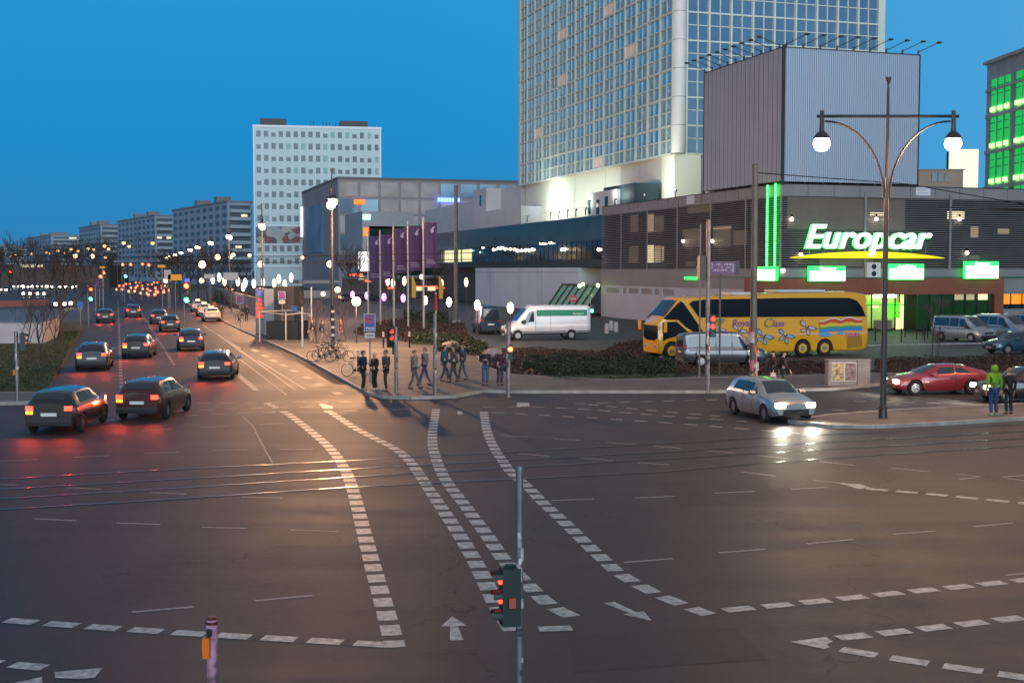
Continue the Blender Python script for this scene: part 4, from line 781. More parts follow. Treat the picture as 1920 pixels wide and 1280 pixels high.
def hatchback(name, label, cat, m, lights='off', group=None, taxi=False):
    t = empty(name, label, cat, group=group)
    rows = [(-2.12, .38, .86, 1.0, .66, .72, .55), (-2.04, .3, .92, 1.12, .8, .82, .62), (-1.85, .24, .95, 1.34, .86, .87, .62), (-1.5, .22, .96, 1.43, .87, .88, .62), (-.6, .2, .95, 1.47, .88, .88, .64), (.25, .2, .93, 1.44, .88, .88, .62), (.62, .2, .93, 1.28, .88, .88, .64), (1.05, .2, .93, .99, .88, .86, .72), (1.6, .22, .84, .9, .88, .84, .7), (1.95, .26, .74, .8, .84, .8, .66), (2.1, .34, .6, .68, .7, .68, .5)]
    B = Body(rows, (-1.28, 1.3), .32); B.shell('body', m, t)
    for s in (-1, 1):
        B.patch('side_window', M_vglass, t, -.42, .3, 4.15, 4.9, s, slant0=.0, slant1=-.12); B.patch('side_window', M_vglass, t, -1.35, -.5, 4.15, 4.9, s, slant0=.12); B.patch('side_window', M_vglass, t, .36, .72, 4.15, 4.72, s, slant1=-.34, off=.01)
    B.patch('windscreen', M_vglass, t, .36, 1.02, 6.02, 7, both=True); B.patch('rear_window', M_vglass, t, -2.0, -1.72, 6.02, 7, both=True, nx=4)
    for x, y in ((-1.28, .8), (-1.28, -.8), (1.3, .8), (1.3, -.8)): wheel(t, x, y, .32)
    MB().box(2.06, -.5, .3, 2.13, .5, .52).build('grille', M_trim, t); MB().prism([(-2.17, .3), (-2.19, .42), (-2.15, .52), (-2.05, .5), (-2.05, .3)], -.76, .76, 'y').build('bumper', M_trim, t); MB().box(-2.135, -.5, .9, -2.12, .5, .915).build('tailgate_gap', M_trim, t)
    common(t, B, 4.2, 2.1, -2.12, .66, .88, .86, lights); mirrors(t, .62, .88, 1.0, m); lines(t, B, (-.46, .38, -1.2))
    for s in (-1, 1): MB().box(-.38, s * .9, .8, -.22, s * .925, .83).build('door_handle', M_trim, t)
    if taxi:
        r = MB().prism([(-.12, 1.49), (.12, 1.49), (.09, 1.62), (-.09, 1.62)], -.25, .25, 'y').build('taxi_roof_sign', mat('taxi_sign_lit', (1, .8, .2), .4, emit=7, ecol=(1, .62, .12), sample=False), t)
    return t
def coupe(name, label, m):
    t = empty(name, label, 'car')
    rows = [(-2.2, .42, .8, .95, .62, .7, .55), (-2.1, .3, .9, 1.04, .78, .82, .62), (-1.75, .24, .93, 1.13, .86, .87, .6), (-1.2, .2, .92, 1.27, .88, .88, .58), (-.5, .19, .9, 1.34, .88, .88, .58), (.05, .19, .88, 1.3, .88, .88, .58), (.55, .19, .87, 1.13, .88, .88, .64), (.98, .2, .86, .92, .88, .86, .72), (1.6, .22, .76, .83, .88, .84, .7), (2.0, .26, .64, .72, .83, .78, .62), (2.2, .34, .52, .6, .66, .64, .46)]
    B = Body(rows, (-1.32, 1.32), .33); B.shell('body', m, t)
    for s in (-1, 1): B.patch('side_window', M_vglass, t, -.52, .55, 4.15, 4.9, s, slant1=-.42); B.patch('side_window', M_vglass, t, -1.35, -.6, 4.15, 4.85, s, slant0=.42, slant1=.0)
    B.patch('windscreen', M_vglass, t, .16, .95, 6.02, 7, both=True); B.patch('rear_window', M_vglass, t, -1.9, -.95, 6.02, 7, both=True)
    for x, y in ((-1.32, .8), (-1.32, -.8), (1.32, .8), (1.32, -.8)): wheel(t, x, y, .33, .22, mat('bright_rim', (.8, .8, .8), .2, .9))
    MB().box(2.13, -.45, .28, 2.22, .45, .44).build('grille', M_trim, t); common(t, B, 4.4, 2.16, -2.16, .6, .84, .86, 'both'); mirrors(t, .52, .88, .95, m); lines(t, B, (-.56, .66), .8, 5)
    for s in (-1, 1): MB().box(-.45, s * .9, .76, -.28, s * .925, .79).build('door_handle', M_trim, t)
    return t
def minivan(name, label, m, L=4.9, H=1.97, lights='off', group=None, cargo=False, cat='van', nose=1.0):
    t = empty(name, label, cat, group=group); h = L / 2; w = .95
    rows = [(-h, .45, 1.0, H - .25, .8, .86, .7), (-h + .1, .32, 1.05, H - .06, .9, .93, .74), (-h + .6, .27, 1.07, H, .94, .95, .77), (0, .25, 1.05, H + .02, .95, .95, .78), (h - 1.75, .25, 1.04, H, .95, .95, .78), (h - 1.4, .25, 1.04, H - .15, .95, .94, .78), (h - .55, .26, 1.02, 1.14, .95, .9, .8), (h - .15, .28, .9, 1.0, .93, .86, .76), (h, .38, .7, .8, .8, .76, .6)]
    B = Body(rows, (-h + 1.0, h - .92), .34); B.shell('body', m, t)
    for s in (-1, 1):
        B.patch('side_window', M_vglass, t, h - 2.05, h - 1.1, 4.12, 4.85, s, slant1=-.5)
        if not cargo: B.patch('side_window', M_vglass, t, -.55, h - 2.15, 4.12, 4.88, s); B.patch('side_window', M_vglass, t, -h + .3, -.65, 4.12, 4.88, s)
    B.patch('windscreen', M_vglass, t, h - 1.48, h - .62, 6.02, 7, both=True)
    q = MB(); q.add([(-h - .03, -.66, 1.15), (-h - .03, .66, 1.15), (-h + .0, .6, H - .3), (-h + .0, -.6, H - .3)], [(0, 1, 2, 3)]); q.build('rear_window', M_vglass, t)
    for x in (-h + 1.0, h - .92):
        for s in (-1, 1): wheel(t, x, s * .86, .34, .22)
    MB().box(h - .03, -.45, .62, h + .02, .45, .76).build('grille', M_trim, t); MB().box(h - .06, -.84, .3, h + .03, .84, .52).build('bumper', M_trim, t); MB().box(-h - .04, -.8, .34, -h + .06, .8, .56).build('bumper', M_trim, t)
    common(t, B, L, h - .04, -h, .82, 1.18, .98, lights); mirrors(t, h - 1.2, .95, 1.15, M_trim, 1.3); lines(t, B, (h - 2.1, -.6), .8, 5)
    for s in (-1, 1): MB().box(-h + .3, s * .975, .96, h - .9, s * .985, 1.0).build('side_strip', M_trim, t)
    return t
def cargovan(name, label, m):
    t = empty(name, label, 'van'); L = 6.9; h = L / 2; H = 2.72
    rows = [(-h, .6, 1.3, H - .12, .9, .95, .84), (-h + .12, .5, 1.32, H, .97, .99, .9), (0, .48, 1.3, H + .02, 1.0, 1.0, .92), (h - 2.1, .48, 1.3, H, 1.0, 1.0, .9), (h - 1.75, .48, 1.28, H - .25, 1.0, 1.0, .88), (h - .85, .48, 1.25, 1.42, .98, .95, .84), (h - .25, .46, 1.0, 1.16, .95, .9, .74), (h, .5, .8, .92, .82, .78, .6)]
    B = Body(rows, (-h + 1.55, h - 1.0), .37, arch=1.2); B.shell('body', m, t)
    for s in (-1, 1):
        B.patch('side_window', M_vglass, t, h - 2.3, h - 1.35, 4.1, 4.72, s, slant1=-.55); B.patch('green_stripe', mat('van_green', (.0, .22, .13), .4), t, -h + .25, h - 2.5, 4.42, 4.78, s, off=.006, nx=3)
        B.patch('skirt', M_trim, t, -h + .05, h - .3, .02, 1.35, s, off=.01, nx=60, ntt=2)
    B.patch('windscreen', M_vglass, t, h - 1.75, h - .92, 6.02, 7, both=True)
    for x in (-h + 1.55, h - 1.0):
        for s in (-1, 1): wheel(t, x, s * .9, .37, .24)
    MB().box(h - .04, -.8, .5, h + .04, .8, .78).build('bumper', M_trim, t); common(t, B, L, h - .06, -h, 1.0, 1.15, 1.0, 'off', True); mirrors(t, h - 1.4, 1.0, 1.45, M_trim, 1.8); lines(t, B, (h - 2.42, -.2), .8, 5.2)
    st = text('lettering', 'Europcar', .24, M_letw if False else mat('van_letter', (.8, .85, .8), .5), t, (-h + 1.0, 1.02, 2.05), (R(83), 0, R(180)), depth=.004, shear=.2)
    st2 = text('lettering', 'Europcar', .24, mat('van_letter', (.8, .85, .8)), t, (-h + 1.0, -1.02, 2.05), (R(83), 0, 0), depth=.004, shear=.2); return t
def place(o, px, py, head, z=0, Y=None):
    p = G(px, py, z); o.location = p; o.rotation_euler = (0, 0, R(head)); return o
P_red = paint('paint_red', (.25, .025, .04), .2); P_grey = paint('paint_grey', (.085, .095, .12), .5); P_white = paint('paint_white', (.6, .62, .66)); P_silver = paint('paint_silver', (.36, .4, .42), .6); P_navy = paint('paint_navy', (.012, .025, .07), .2)
P_ivory = paint('paint_ivory', (.55, .5, .38)); P_dark = paint('paint_dark', (.02, .022, .028), .3); P_petrol = paint('paint_petrol', (.015, .06, .09), .3); P_ora = paint('coach_orange', (.66, .33, .015))
HV = 180 + 17.5; HU = 90 + 17.5
red = coupe('red_coupe', 'red two door coupe with lit headlights waiting beside the corner island', P_red); place(red, 1752, 737, 188)
place(minivan('grey_minivan', 'grey minivan driving in front of the yellow coach', P_grey, 4.9, 1.95), 1352, 686, 8)
place(cargovan('white_cargo_van', 'long white high roof van with a green side stripe', P_white), 1022, 636, HV - 4)
place(minivan('navy_cargo_van', 'dark blue cargo van parked behind the nose of the white van', P_navy, 5.2, 2.45, cargo=True), 912, 624, 100)
sv = minivan('silver_minibus', 'silver minibus nearest to the shop entrance, nose to the right', P_silver, 4.8, 1.95, group='silver rental minibuses parked in a row'); place(sv, 1806, 639, -60)
s2 = dup(sv, G(1878, 635), R(-60), 'silver minibus with green bonnet reflections, middle one of the parked row'); s3 = dup(sv, G(1936, 632), R(-60), 'silver minibus mostly cut off by the right edge of the photo')
place(hatchback('petrol_hatchback', 'dark petrol blue hatchback parked in front of the silver minibuses', 'car', P_petrol), 1905, 662, 196)
place(hatchback('dark_hatchback', 'dark car with a lit headlight behind the two people at the right edge', 'car', P_dark, 'front'), 1925, 752, 186)
# taxis by the kerb of the avenue
tx = hatchback('taxi', 'pale taxi with lit tail lights, last of the three waiting at the kerb', 'taxi', P_ivory, 'rear', group='pale taxis waiting at the kerb', taxi=True); place(tx, 396, 602, HU)
dup(tx, G(383, 592), R(HU), 'pale taxi in the middle of the three waiting at the kerb'); dup(tx, G(371, 584), R(HU), 'pale taxi at the head of the three waiting at the kerb')
# cars turning into the avenue, tail lights lit, left indicator on
GR = 'cars turning left into the avenue'
P_set = [paint('paint_wine', (.06, .012, .015), .3), paint('paint_midnight', (.012, .018, .04), .4), paint('paint_graphite', (.05, .052, .058), .6), paint('paint_moss', (.02, .028, .024), .4)]
def repaint(o, k):
    m = P_set[k % 4]
    for c in o.children:
        if c.name.split('.')[0] in ('body', 'mirror'): c.data = c.data.copy(); c.data.materials[0] = m
    o.scale = (1 + (k % 3 - 1) * .04, 1, 1 + (k % 5 - 2) * .025); return o
mv = hatchback('turning_car', 'black car with red tail lights crossing the tram rails at the far left', 'car', P_dark, 'turn', group=GR); place(mv, 130, 800, 92)
for px, py, hd, lb in ((292, 777, 88, 'car with glowing tail lights between the two dashed cycle crossings'), (410, 706, 98, 'car on the outer lane of the turn, nearest to the kerb lane'), (178, 690, 104, 'car on the innermost lane beside the grass'),
                       (262, 668, 100, 'car in the middle lane next to the dashed line'), (357, 655, 106, 'car on the outer lane just past the turn'),):
    repaint(dup(mv, G(px, py), R(hd), lb), px)
mv2 = hatchback('driving_car', 'dark car with brake lights driving away beside the grass verge', 'car', P_dark, 'rear', group='cars driving away up the avenue'); place(mv2, 198, 604, 107)
dup(mv2, G(250, 594), R(107), 'dark car with brake lights centred between the two dashed lane lines'); dup(mv2, G(298, 606), R(107), 'dark car with brake lights in the right lane by the taxis'); dup(mv2, G(318, 620), R(107), 'dark car following closely in the right lane by the taxis')
# car turning out with its headlights on
tc_ = hatchback('silver_car', 'silver car with bright headlights swinging round the corner island', 'car', P_silver, 'front'); place(tc_, 1442, 782, 285)
# far traffic: one mesh each
def far_car(name, rear=True):
    b = MB(); rows = [(-2.1, .3, .9, 1.0, .8, .8, .6), (-1.8, .22, .95, 1.4, .87, .87, .62), (.3, .2, .93, 1.44, .88, .88, .62), (1.0, .2, .93, 1.0, .88, .86, .7), (2.1, .3, .65, .7, .75, .7, .5)]
    B = Body(rows, (-1.28, 1.3), .32)
    g = [[(float(x), w_, z) for w_, z in B.ring(float(x))] for x in B.xs[::4]]; g = [r + [(x, -y, z) for x, y, z in r[-2::-1]] for r in g]; n = len(g[0])
    fs = [(i * n + j, i * n + j + 1, (i + 1) * n + j + 1, (i + 1) * n + j) for i in range(len(g) - 1) for j in range(n - 1)]; b.add([v for r in g for v in r], fs, 0); b.add(g[0], [tuple(range(n))], 0); b.add(g[-1], [tuple(range(n))], 0)
    for s in (-1, 1):
        b.box(-2.17, s * .62 - .2, .68, -2.09, s * .62 + .2, 1.05, 2 if rear else 0); b.box(2.02, s * .62 - .2, .5, 2.16, s * .62 + .2, .85, 0 if rear else 3)
        for x in (-1.28, 1.3): b.cyl((x, s * .7, .32), (x, s * .89, .32), .32, .32, 10, 1)
        b.box(-1.3, s * .8, 1.0, .3, s * .83, 1.35, 1)
    b.box(-2.0, -.6, 1.02, -1.92, .6, 1.3, 1); me = b.build(name, [P_dark, M_vglass, M_tl_far, M_hl_far], None).data; bpy.data.objects.remove(bpy.data.objects[-1]) if False else None; return me
def far(me, name, lab, grp, px, py, hd):
    o = link(name, me, None, G(px, py), R(hd), label=lab, cat='car', group=grp); return o
mr_ = far_car('distant_car'); bpy.data.objects.remove(bpy.data.objects['distant_car']); mf_ = far_car('oncoming_car', False); bpy.data.objects.remove(bpy.data.objects['oncoming_car'])
FQ = ((228, 541), (240, 537), (250, 545), (262, 541), (272, 548), (224, 549), (281, 538), (287, 553), (296, 546), (301, 555), (284, 560), (305, 541), (312, 551), (247, 553), (270, 557), (258, 534), (292, 534), (234, 530))
for px, py in FQ:
    far(mr_, 'distant_car', 'distant dark car with red tail lights up the avenue, %s in the queue' % rank(px, [q[0] for q in FQ]), 'queue of distant cars on the avenue', px, py, 107)
FO = ((33, 541), (42, 540), (51, 542), (60, 540), (68, 541), (77, 540), (85, 541), (96, 541), (104, 542), (112, 541), (119, 542), (127, 541), (134, 542), (140, 541), (54, 556), (80, 556), (10, 548))
for px, py in FO:
    far(mf_, 'oncoming_car', 'distant oncoming car with white headlights on the far left road, %s' % rank(px, [q[0] for q in FO]), 'line of oncoming cars with headlights', px, py, -80)
for px, py, lb in ((108, 578, 'oncoming car with headlights just above the low white wall'), (136, 576, 'oncoming car with headlights beside the blue round sign')):
    far(mf_, 'oncoming_car', lb, 'oncoming cars near the low white wall', px, py, -60)
for px, py, hd, lb in ((546, 560, 107, 'small distant car with red lights behind the taxi sign'), (660, 566, 20, 'distant car parked left of the purple post lamps'), (690, 564, 20, 'distant car parked behind the purple post lamps'), (430, 549, 107, 'distant car beyond the row of bright tube lamps'), (700, 560, 200, 'distant dark car under the shop canopy')):
    far(mr_ if hd == 107 else mf_, 'parked_car', lb, 'cars on the side street', px, py, hd) if hd != 20 and hd != 200 else link('parked_car', mr_, None, G(px, py), R(hd), label=lb, cat='car', group='cars on the side street')
# ------------------------------------------------------------------ coach
def coach():
    hd = HV; p0 = G(1627, 665); dirv = Vector((math.cos(R(hd)), math.sin(R(hd)), 0)); L = 14.0; Wd = 1.25
    # the visible side is local +y after turning by hd; its plane runs through p0
    side = Vector((-math.sin(R(hd)), math.cos(R(hd)), 0)); t = empty('coach', 'yellow orange touring coach with butterflies and a rainbow on its side', 'coach', p0 - side * Wd, R(hd))
    F_ = Frame((p0 - side * Wd).to_2d(), R(hd)); pix = lambda x, y: F_.fx(180 / 180 * x, y, Wd)
    def zx(a, b_): return pix(1180 + a * .2396, 530 + b_ * .2396)
    xf, _ = zx(248, 400); xA = zx(398, 130)[0]; zN = zx(248, 288)[1]; zr0 = zx(1700, 75)[1]; zr1 = zx(500, 110)[1]
    rows = [(0, .5, 1.9, zr0 - .5, 1.12, 1.18, 1.0), (.15, .36, 1.95, zr0 - .12, 1.2, 1.23, 1.1), (.9, .3, 1.98, zr0 + .02, 1.25, 1.25, 1.14), (6, .3, 1.98, zr0, 1.25, 1.25, 1.14), (xf - 4.2, .3, 1.98, zr1 + .05, 1.25, 1.25, 1.14), (xA, .3, 1.98, zr1 - .05, 1.25, 1.25, 1.14),
            (xf - .25, .3, 1.98, zN + .12, 1.25, 1.24, 1.14), (xf, .32, 1.9, zN - .1, 1.2, 1.2, 1.1), (xf + .14, .4, 1.8, zN - .3, 1.1, 1.12, 1.04)]
    wx = [zx(1530, 520)[0], zx(1358, 520)[0], zx(300, 520)[0] - .3]; wz = .52; B = Body(rows, wx, wz, arch=1.15); B.shell('body', P_ora, t)
    M_cg = mat('coach_glass', (.006, .012, .02), .06, 0, spec=.9)
    def panel(name, pts, m, off=.012, th=.02):
        q = [zx(*p) for p in pts]; b = MB()
        for s in (-1, 1): b.prism([(x, z) for x, z in q], s * (Wd + off), s * (Wd + off + th), 'y')
        return b
    band = [(1848, 262), (1820, 190), (1780, 140), (1720, 118), (1300, 118), (600, 130), (500, 142), (472, 162), (540, 262), (560, 270)]
    for s in (-1, 1):
        MB().prism([zx(*p) for p in band], s * (Wd - .03), s * (Wd + .03), 'y').build('side_window', M_cg, t)
        MB().prism([zx(*p) for p in ((385, 290), (440, 345), (520, 397), (585, 395), (470, 225), (430, 168), (404, 145), (392, 152), (268, 280), (300, 287))], s * (Wd - .035), s * (Wd + .028), 'y').build('front_quarter_window', M_cg, t)
        MB().prism([zx(*p) for p in ((264, 308), (370, 304), (468, 393), (300, 436), (264, 456))], s * (Wd - .04), s * (Wd + .027), 'y').build('driver_window', M_cg, t)
        MB().prism([zx(*p) for p in ((1700, 420), (1820, 415), (1822, 500), (1702, 512))], s * Wd, s * (Wd + .02), 'y').build('rear_grille', mat('coach_grille', (.3, .15, .01), .5), t)
        st = [zx(x, y) for x, y in ((600, 402), (1200, 405), (1860, 388))]; b = MB()
        for a, c in zip(st[:-1], st[1:]): b.add([(a[0], s * (Wd + .026), a[1] - .025), (c[0], s * (Wd + .026), c[1] - .025), (c[0], s * (Wd + .026), c[1] + .025), (a[0], s * (Wd + .026), a[1] + .025)], [(0, 1, 2, 3)])
        b.build('pale_stripe', mat('stripe_pink', (.65, .45, .4), .5), t)
    B.patch('windscreen', M_cg, t, xA + .15, xf - .3, 6.0, 7, both=True, off=.02); MB().prism([(-1.02, 1.3), (-1.05, zN - .38), (1.05, zN - .38), (1.02, 1.3), (.5, 1.15), (-.5, 1.15)], xf + .14, xf + .165, 'x').build('lower_windscreen', M_cg, t)
    for x in wx:
        for s in (-1, 1): wheel(t, x, s * 1.12, wz, .3, mat('coach_rim', (.7, .4, .06), .4, .3)); MB().cyl((x, s * 1.27, wz), (x, s * 1.3, wz), .14, .12, 10).build('wheel_hub', M_rim, t)
    MB().box(xf + .1, .5, .72, xf + .18, .95, .86).build('headlight', M_hl, t); MB().box(xf + .1, -.95, .72, xf + .18, -.5, .86).build('headlight', M_hl, t)
    for s in (-1, 1):
        MB().box(xf + .2, s * 1.45 - .12, 1.75, xf + .32, s * 1.45 + .12, 2.35).build('mirror', P_ora, t) if s == -1 else MB().box(xf - .2, 1.5, 1.7, xf - .06, 1.7, 2.3).build('mirror', P_ora, t)
        MB().box(-.03, s * .95 - .1, 1.2, .02, s * .95 + .1, 1.7).build('tail_light', M_tl_on if s == 1 else M_tl, t)
    zr = zr0 + .03; MB().box(3, -.9, zr, 6.4, .9, zr + .14).build('roof_unit', mat('roof_pale', (.45, .5, .55), .5), t); MB().box(8, -.8, zr1 + .1, 9.6, .8, zr1 + .26).build('roof_unit', mat('roof_pale', (.45, .5, .55)), t)
    # livery on the sides
    def art(name, m, polys, o=.045):
        b = MB()
        for pl in polys: b.add([(x, Wd + o, z) for x, z in (zx(*p) for p in pl)], [tuple(range(len(pl)))])
        b.build(name, m, t)
    cols = [('rainbow_white', (.6, .62, .65), 30), ('rainbow_red', (.5, .06, .03), 22), ('rainbow_yellow', (.62, .45, .05), 4), ('rainbow_green', (.05, .3, .1), -16), ('rainbow_blue', (.03, .2, .5), -32)]
    for k, (nm, c, dy) in enumerate(cols):
        top = [(1485 + i * 42, 335 - i * 2.0 - (26 if i in (2, 3, 5, 6) else 8) * (1 if k < 2 else .3) - dy) for i in range(9)]; b_ = [(x, y + 24) for x, y in top]; art(nm, mat(nm, c, .5), [top + b_[::-1]], .04 + k * .004)
    art('rainbow_cloud', mat('cloud_blue', (.08, .3, .6), .5), [[(1480, 405), (1500, 385), (1560, 390), (1590, 408), (1540, 422), (1490, 416)], [(1610, 395), (1650, 382), (1690, 396), (1650, 408)]], .065)
    M_b1 = mat('butterfly_blue', (.2, .36, .6), .5); M_b2 = mat('butterfly_dark', (.06, .05, .07), .5); M_b3 = mat('butterfly_pale', (.42, .42, .5), .5)
    for cx, cy, k, m in ((1385, 355, 1.0, M_b3), (1215, 420, 1.0, M_b1), (1045, 425, 1.05, M_b1), (855, 380, .9, M_b3), (700, 370, .7, M_b3)):
        wings = [[(cx, cy), (cx - 45, cy - 25), (cx - 52, cy - 55), (cx - 30, cy - 68), (cx - 8, cy - 40)], [(cx, cy), (cx + 12, cy - 20), (cx + 60, cy - 15), (cx + 88, cy + 8), (cx + 50, cy + 22)], [(cx, cy), (cx - 40, cy + 5), (cx - 48, cy + 35), (cx - 15, cy + 30)], [(cx, cy), (cx + 30, cy + 28), (cx + 25, cy + 62), (cx - 2, cy + 52)]]
        wings = [[(cx + (x - cx) * k, cy + (y - cy) * k) for x, y in w_] for w_ in wings]; art('butterfly', M_b2, wings, .04)
        inn = []
        for w_ in wings: mx = sum(p[0] for p in w_) / len(w_); my = sum(p[1] for p in w_) / len(w_); inn.append([(mx + (x - mx) * .68, my + (y - my) * .68) for x, y in w_])
        art('butterfly_wing', m, inn, .046)
    M_tx = mat('livery_script', (.16, .08, .3), .5); M_tg = mat('livery_green', (.06, .25, .1), .5)
    def tt(s, px, py, h, m, sh=.25):
        x, z = zx(px, py); text('livery_text', s, h, m, t, (x, Wd + .045, z), (R(90), 0, R(180)), depth=.003, shear=sh, align='LEFT', bold=.008)
    tt('SP', 670, 312, .62, M_tg); tt('Royal', 800, 318, .6, M_tx); tt('C', 1045, 318, .85, M_tg); tt('lass', 1115, 320, .6, M_tx); tt('TOURS', 1685, 408, .34, mat('livery_violet', (.3, .1, .3), .5), 0)
    return t
coach()
# ------------------------------------------------------------------ street lamps (twin arm)
M_pole = mat('lamp_pole_paint', (.06, .055, .06), .4, .5, var=.15, vs=1.5); M_globe = mat('lamp_globe_lit', (1, .85, .6), .4, emit=26, ecol=(1, .74, .42)); M_globef = mat('lamp_globe_far', (1, .85, .6), .4, emit=4, ecol=(1, .66, .33), sample=False)
M_globeo = mat('lamp_globe_orange', (1, .6, .2), .4, emit=4, ecol=(1, .42, .1), sample=False)
def street_lamp(label, globe, group='twin arm street lamps'):
    t = empty('street_lamp', label, 'street lamp', group=group)
    b = MB(); b.cyl((0, 0, 0), (0, 0, .5), .17, .15, 12); b.cyl((0, 0, .5), (0, 0, .62), .19, .12, 12); b.cyl((0, 0, .62), (0, 0, 4.5), .12, .1, 10); b.cyl((0, 0, 4.5), (0, 0, 8.8), .1, .085, 10); b.cyl((0, 0, 8.8), (0, 0, 12.0), .075, .05, 8)
    b.lathe([(.03, 12.0), (.035, 12.1), (.11, 12.33), (.115, 12.38)]); b.build('pole', M_pole, t, smooth=True)
    b = MB(); b.cyl((-2.55, 0, 11.0), (2.55, 0, 11.0), .055, .055, 8); b.build('arm', M_pole, t)
    for s in (-1, 1):
        pts = []
        for i in range(13):
            u = i / 12 * math.pi / 2; pts.append(Vector((s * (.1 + 2.15 * (1 - math.cos(u))), 0, 8.1 + 2.72 * math.sin(u))))
        MB().tube(pts, .04, 6).build('bracket', M_pole, t)
        b = MB(); b.cyl((s * 2.36, 0, 11.2), (s * 2.36, 0, 10.4), .07, .1, 10); b.lathe([(.1, 10.46), (.2, 10.38), (.3, 10.24), (.32, 10.2)], (s * 2.36, 0, 0), 14); h = b.build('lamp_head', M_pole, t, smooth=True)
        g = MB().ball((s * 2.36, 0, 10.02), .3, 16, 10, 0, (1, 1, .92)).build('globe', globe, h, smooth=True)
    return t
LS = street_lamp('tall twin arm lamp standing on the corner island in front of the billboard box', M_globe)
def lamp_light(o, power, col=(1, .5, .22)):
    for s in (-1, 1):
        l = bpy.data.lights.new('lamp_light', 'POINT'); l.energy = power; l.color = col; l.shadow_soft_size = .25; lo = bpy.data.objects.new('lamp_light', l); COL.objects.link(lo); lo.parent = o; lo.location = (s * 2.36, 0, 9.55)
p = G(1655, 790); LS.location = p
def lamp_at(x, Y, rot, label, power=0, src=None, grp=None):
    o = dup(src or LS, Vector((x, Y, 0)), rot, label, grp)
    if power: lamp_light(o, power)
    return o
us = [(86, 'twin arm lamp with stickers low on its pole beside the parked bicycles', 8500), (131, 'twin arm lamp in front of the mosaic band of the white tower', 6500), (174, 'twin arm lamp third along the avenue, before the grey apartment block', 4500), (213, 'twin arm lamp fourth along the avenue from the parked bicycles', 0), (254, 'twin arm lamp fifth along the avenue from the parked bicycles', 0),
      (285, 'twin arm lamp sixth along the avenue from the parked bicycles', 0), (336, 'twin arm lamp seventh along the avenue, left of it only three more', 0), (380, 'twin arm lamp eighth along the avenue in the far cluster', 0), (425, 'twin arm lamp ninth along the avenue in the far cluster', 0), (470, 'twin arm lamp farthest along the avenue', 0)]
lamp_at(p.x + 13.6, p.y + 6.5, R(15), 'twin arm lamp half cut off by the right edge, before the green lit building', 1800)
FARL = None
for Y, lb, pw in us:
    x = -12.3 - .305 * (Y - 86)
    lamp_at(x, Y, R(100), lb, pw)
lamp_light(LS, 1700)
random.seed(4); l86 = [o for o in bpy.data.objects if o.name.startswith('street_lamp') and abs(o.location.y - 86) < .1][0]
for k in range(9):
    z = .7 + k * .27; b = MB(); vs_ = []
    for i in range(5): a = -1.57 - R(100) + (i / 4 - .5) * 2.0; vs_ += [(math.cos(a) * .135, math.sin(a) * .135, z), (math.cos(a) * .135, math.sin(a) * .135, z + .14)]
    b.add(vs_, [(i * 2, i * 2 + 2, i * 2 + 3, i * 2 + 1) for i in range(4)]); b.build('sticker', mat('sticker_white', (.5, .5, .48), .5) if k % 2 else M_blk, l86)
LO = street_lamp('tall twin lamp with orange globes over the middle of the far avenue', M_globeo, 'orange twin lamps on the far left road')
for i, (px, y) in enumerate([(260, 455), (220, 461), (185, 466), (155, 467), (128, 470), (105, 473), (77, 475), (45, 478), (6, 480)]):
    Y = 4.6 * FPX / (506 - y); q = P(px, 506, Y); q.z = 0
    lab = 'tall twin lamp with orange globes, number %s from the right in the far left row' % ['one', 'two', 'three', 'four', 'five', 'six', 'seven', 'eight', 'nine'][i]
    if i == 0: LO.location = q; LO.rotation_euler = (0, 0, R(25)); LO['label'] = lab
    else: dup(LO, q, R(25 + 10 * (i % 3)), lab)
# single globes on posts
def post_lamp(h, rx, hz, m, label, group, name='post_lamp', pole=.05):
    t = empty(name, label, 'lamp', group=group); MB().cyl((0, 0, 0), (0, 0, h - hz / 2), pole, pole * .8, 7).build('post', M_pole, t)
    MB().ball((0, 0, h), rx, 12, 7, 0, (1, 1, hz / (2 * rx))).build('lamp_head', m, t, smooth=True); return t
M_tube = mat('tube_lamp_lit', (1, .9, .7), .4, emit=20, ecol=(1, .88, .6)); M_purp = mat('purple_lamp_lit', (.8, .4, 1), .4, emit=5, ecol=(.5, .13, 1)); M_tubef = mat('tube_lamp_far', (1, .9, .7), .4, emit=4, ecol=(1, .74, .4), sample=False)
tl = None; names = ['right of the white van cab', 'left of the navy van', 'second left of the navy van', 'third left of the navy van']
for i, (px, y) in enumerate([(957, 577), (895, 572), (842, 566), (797, 563)]):
    Y = (HC - 2.6) * FPX / (y - 506); q = P(px, y, Y); q.z = 0; lb = 'short post lamp with a white egg shaped light, ' + ['above the cab of the white van', 'above the navy van', 'just left of the thick catenary mast', 'between the flag poles'][i]
    if tl is None: tl = post_lamp(2.6, .24, .82, M_tube, lb, 'white post lamps by the vans'); tl.location = q
    else: dup(tl, q, 0, lb)
tp = None
for i, (px, y) in enumerate([(756, 559), (720, 557), (688, 554), (661, 552)]):
    Y = (HC - 2.6) * FPX / (y - 506); q = P(px, y, Y); q.z = 0; lb = 'short post lamp with a purple egg shaped light, ' + ['rightmost of the four', 'second from the right of four', 'third from the right of four', 'leftmost of the four'][i]
    if tp is None: tp = post_lamp(2.6, .25, .85, M_purp, lb, 'purple post lamps'); tp.location = q
    else: dup(tp, q, 0, lb)
tf = None
TLs = [(399, 524), (411, 520), (421, 527), (446, 528), (456, 538), (460, 530), (476, 532), (493, 529), (514, 531), (523, 523), (534, 533), (546, 520), (727, 527), (758, 527), (828, 532), (874, 529), (737, 531), (535, 541)]
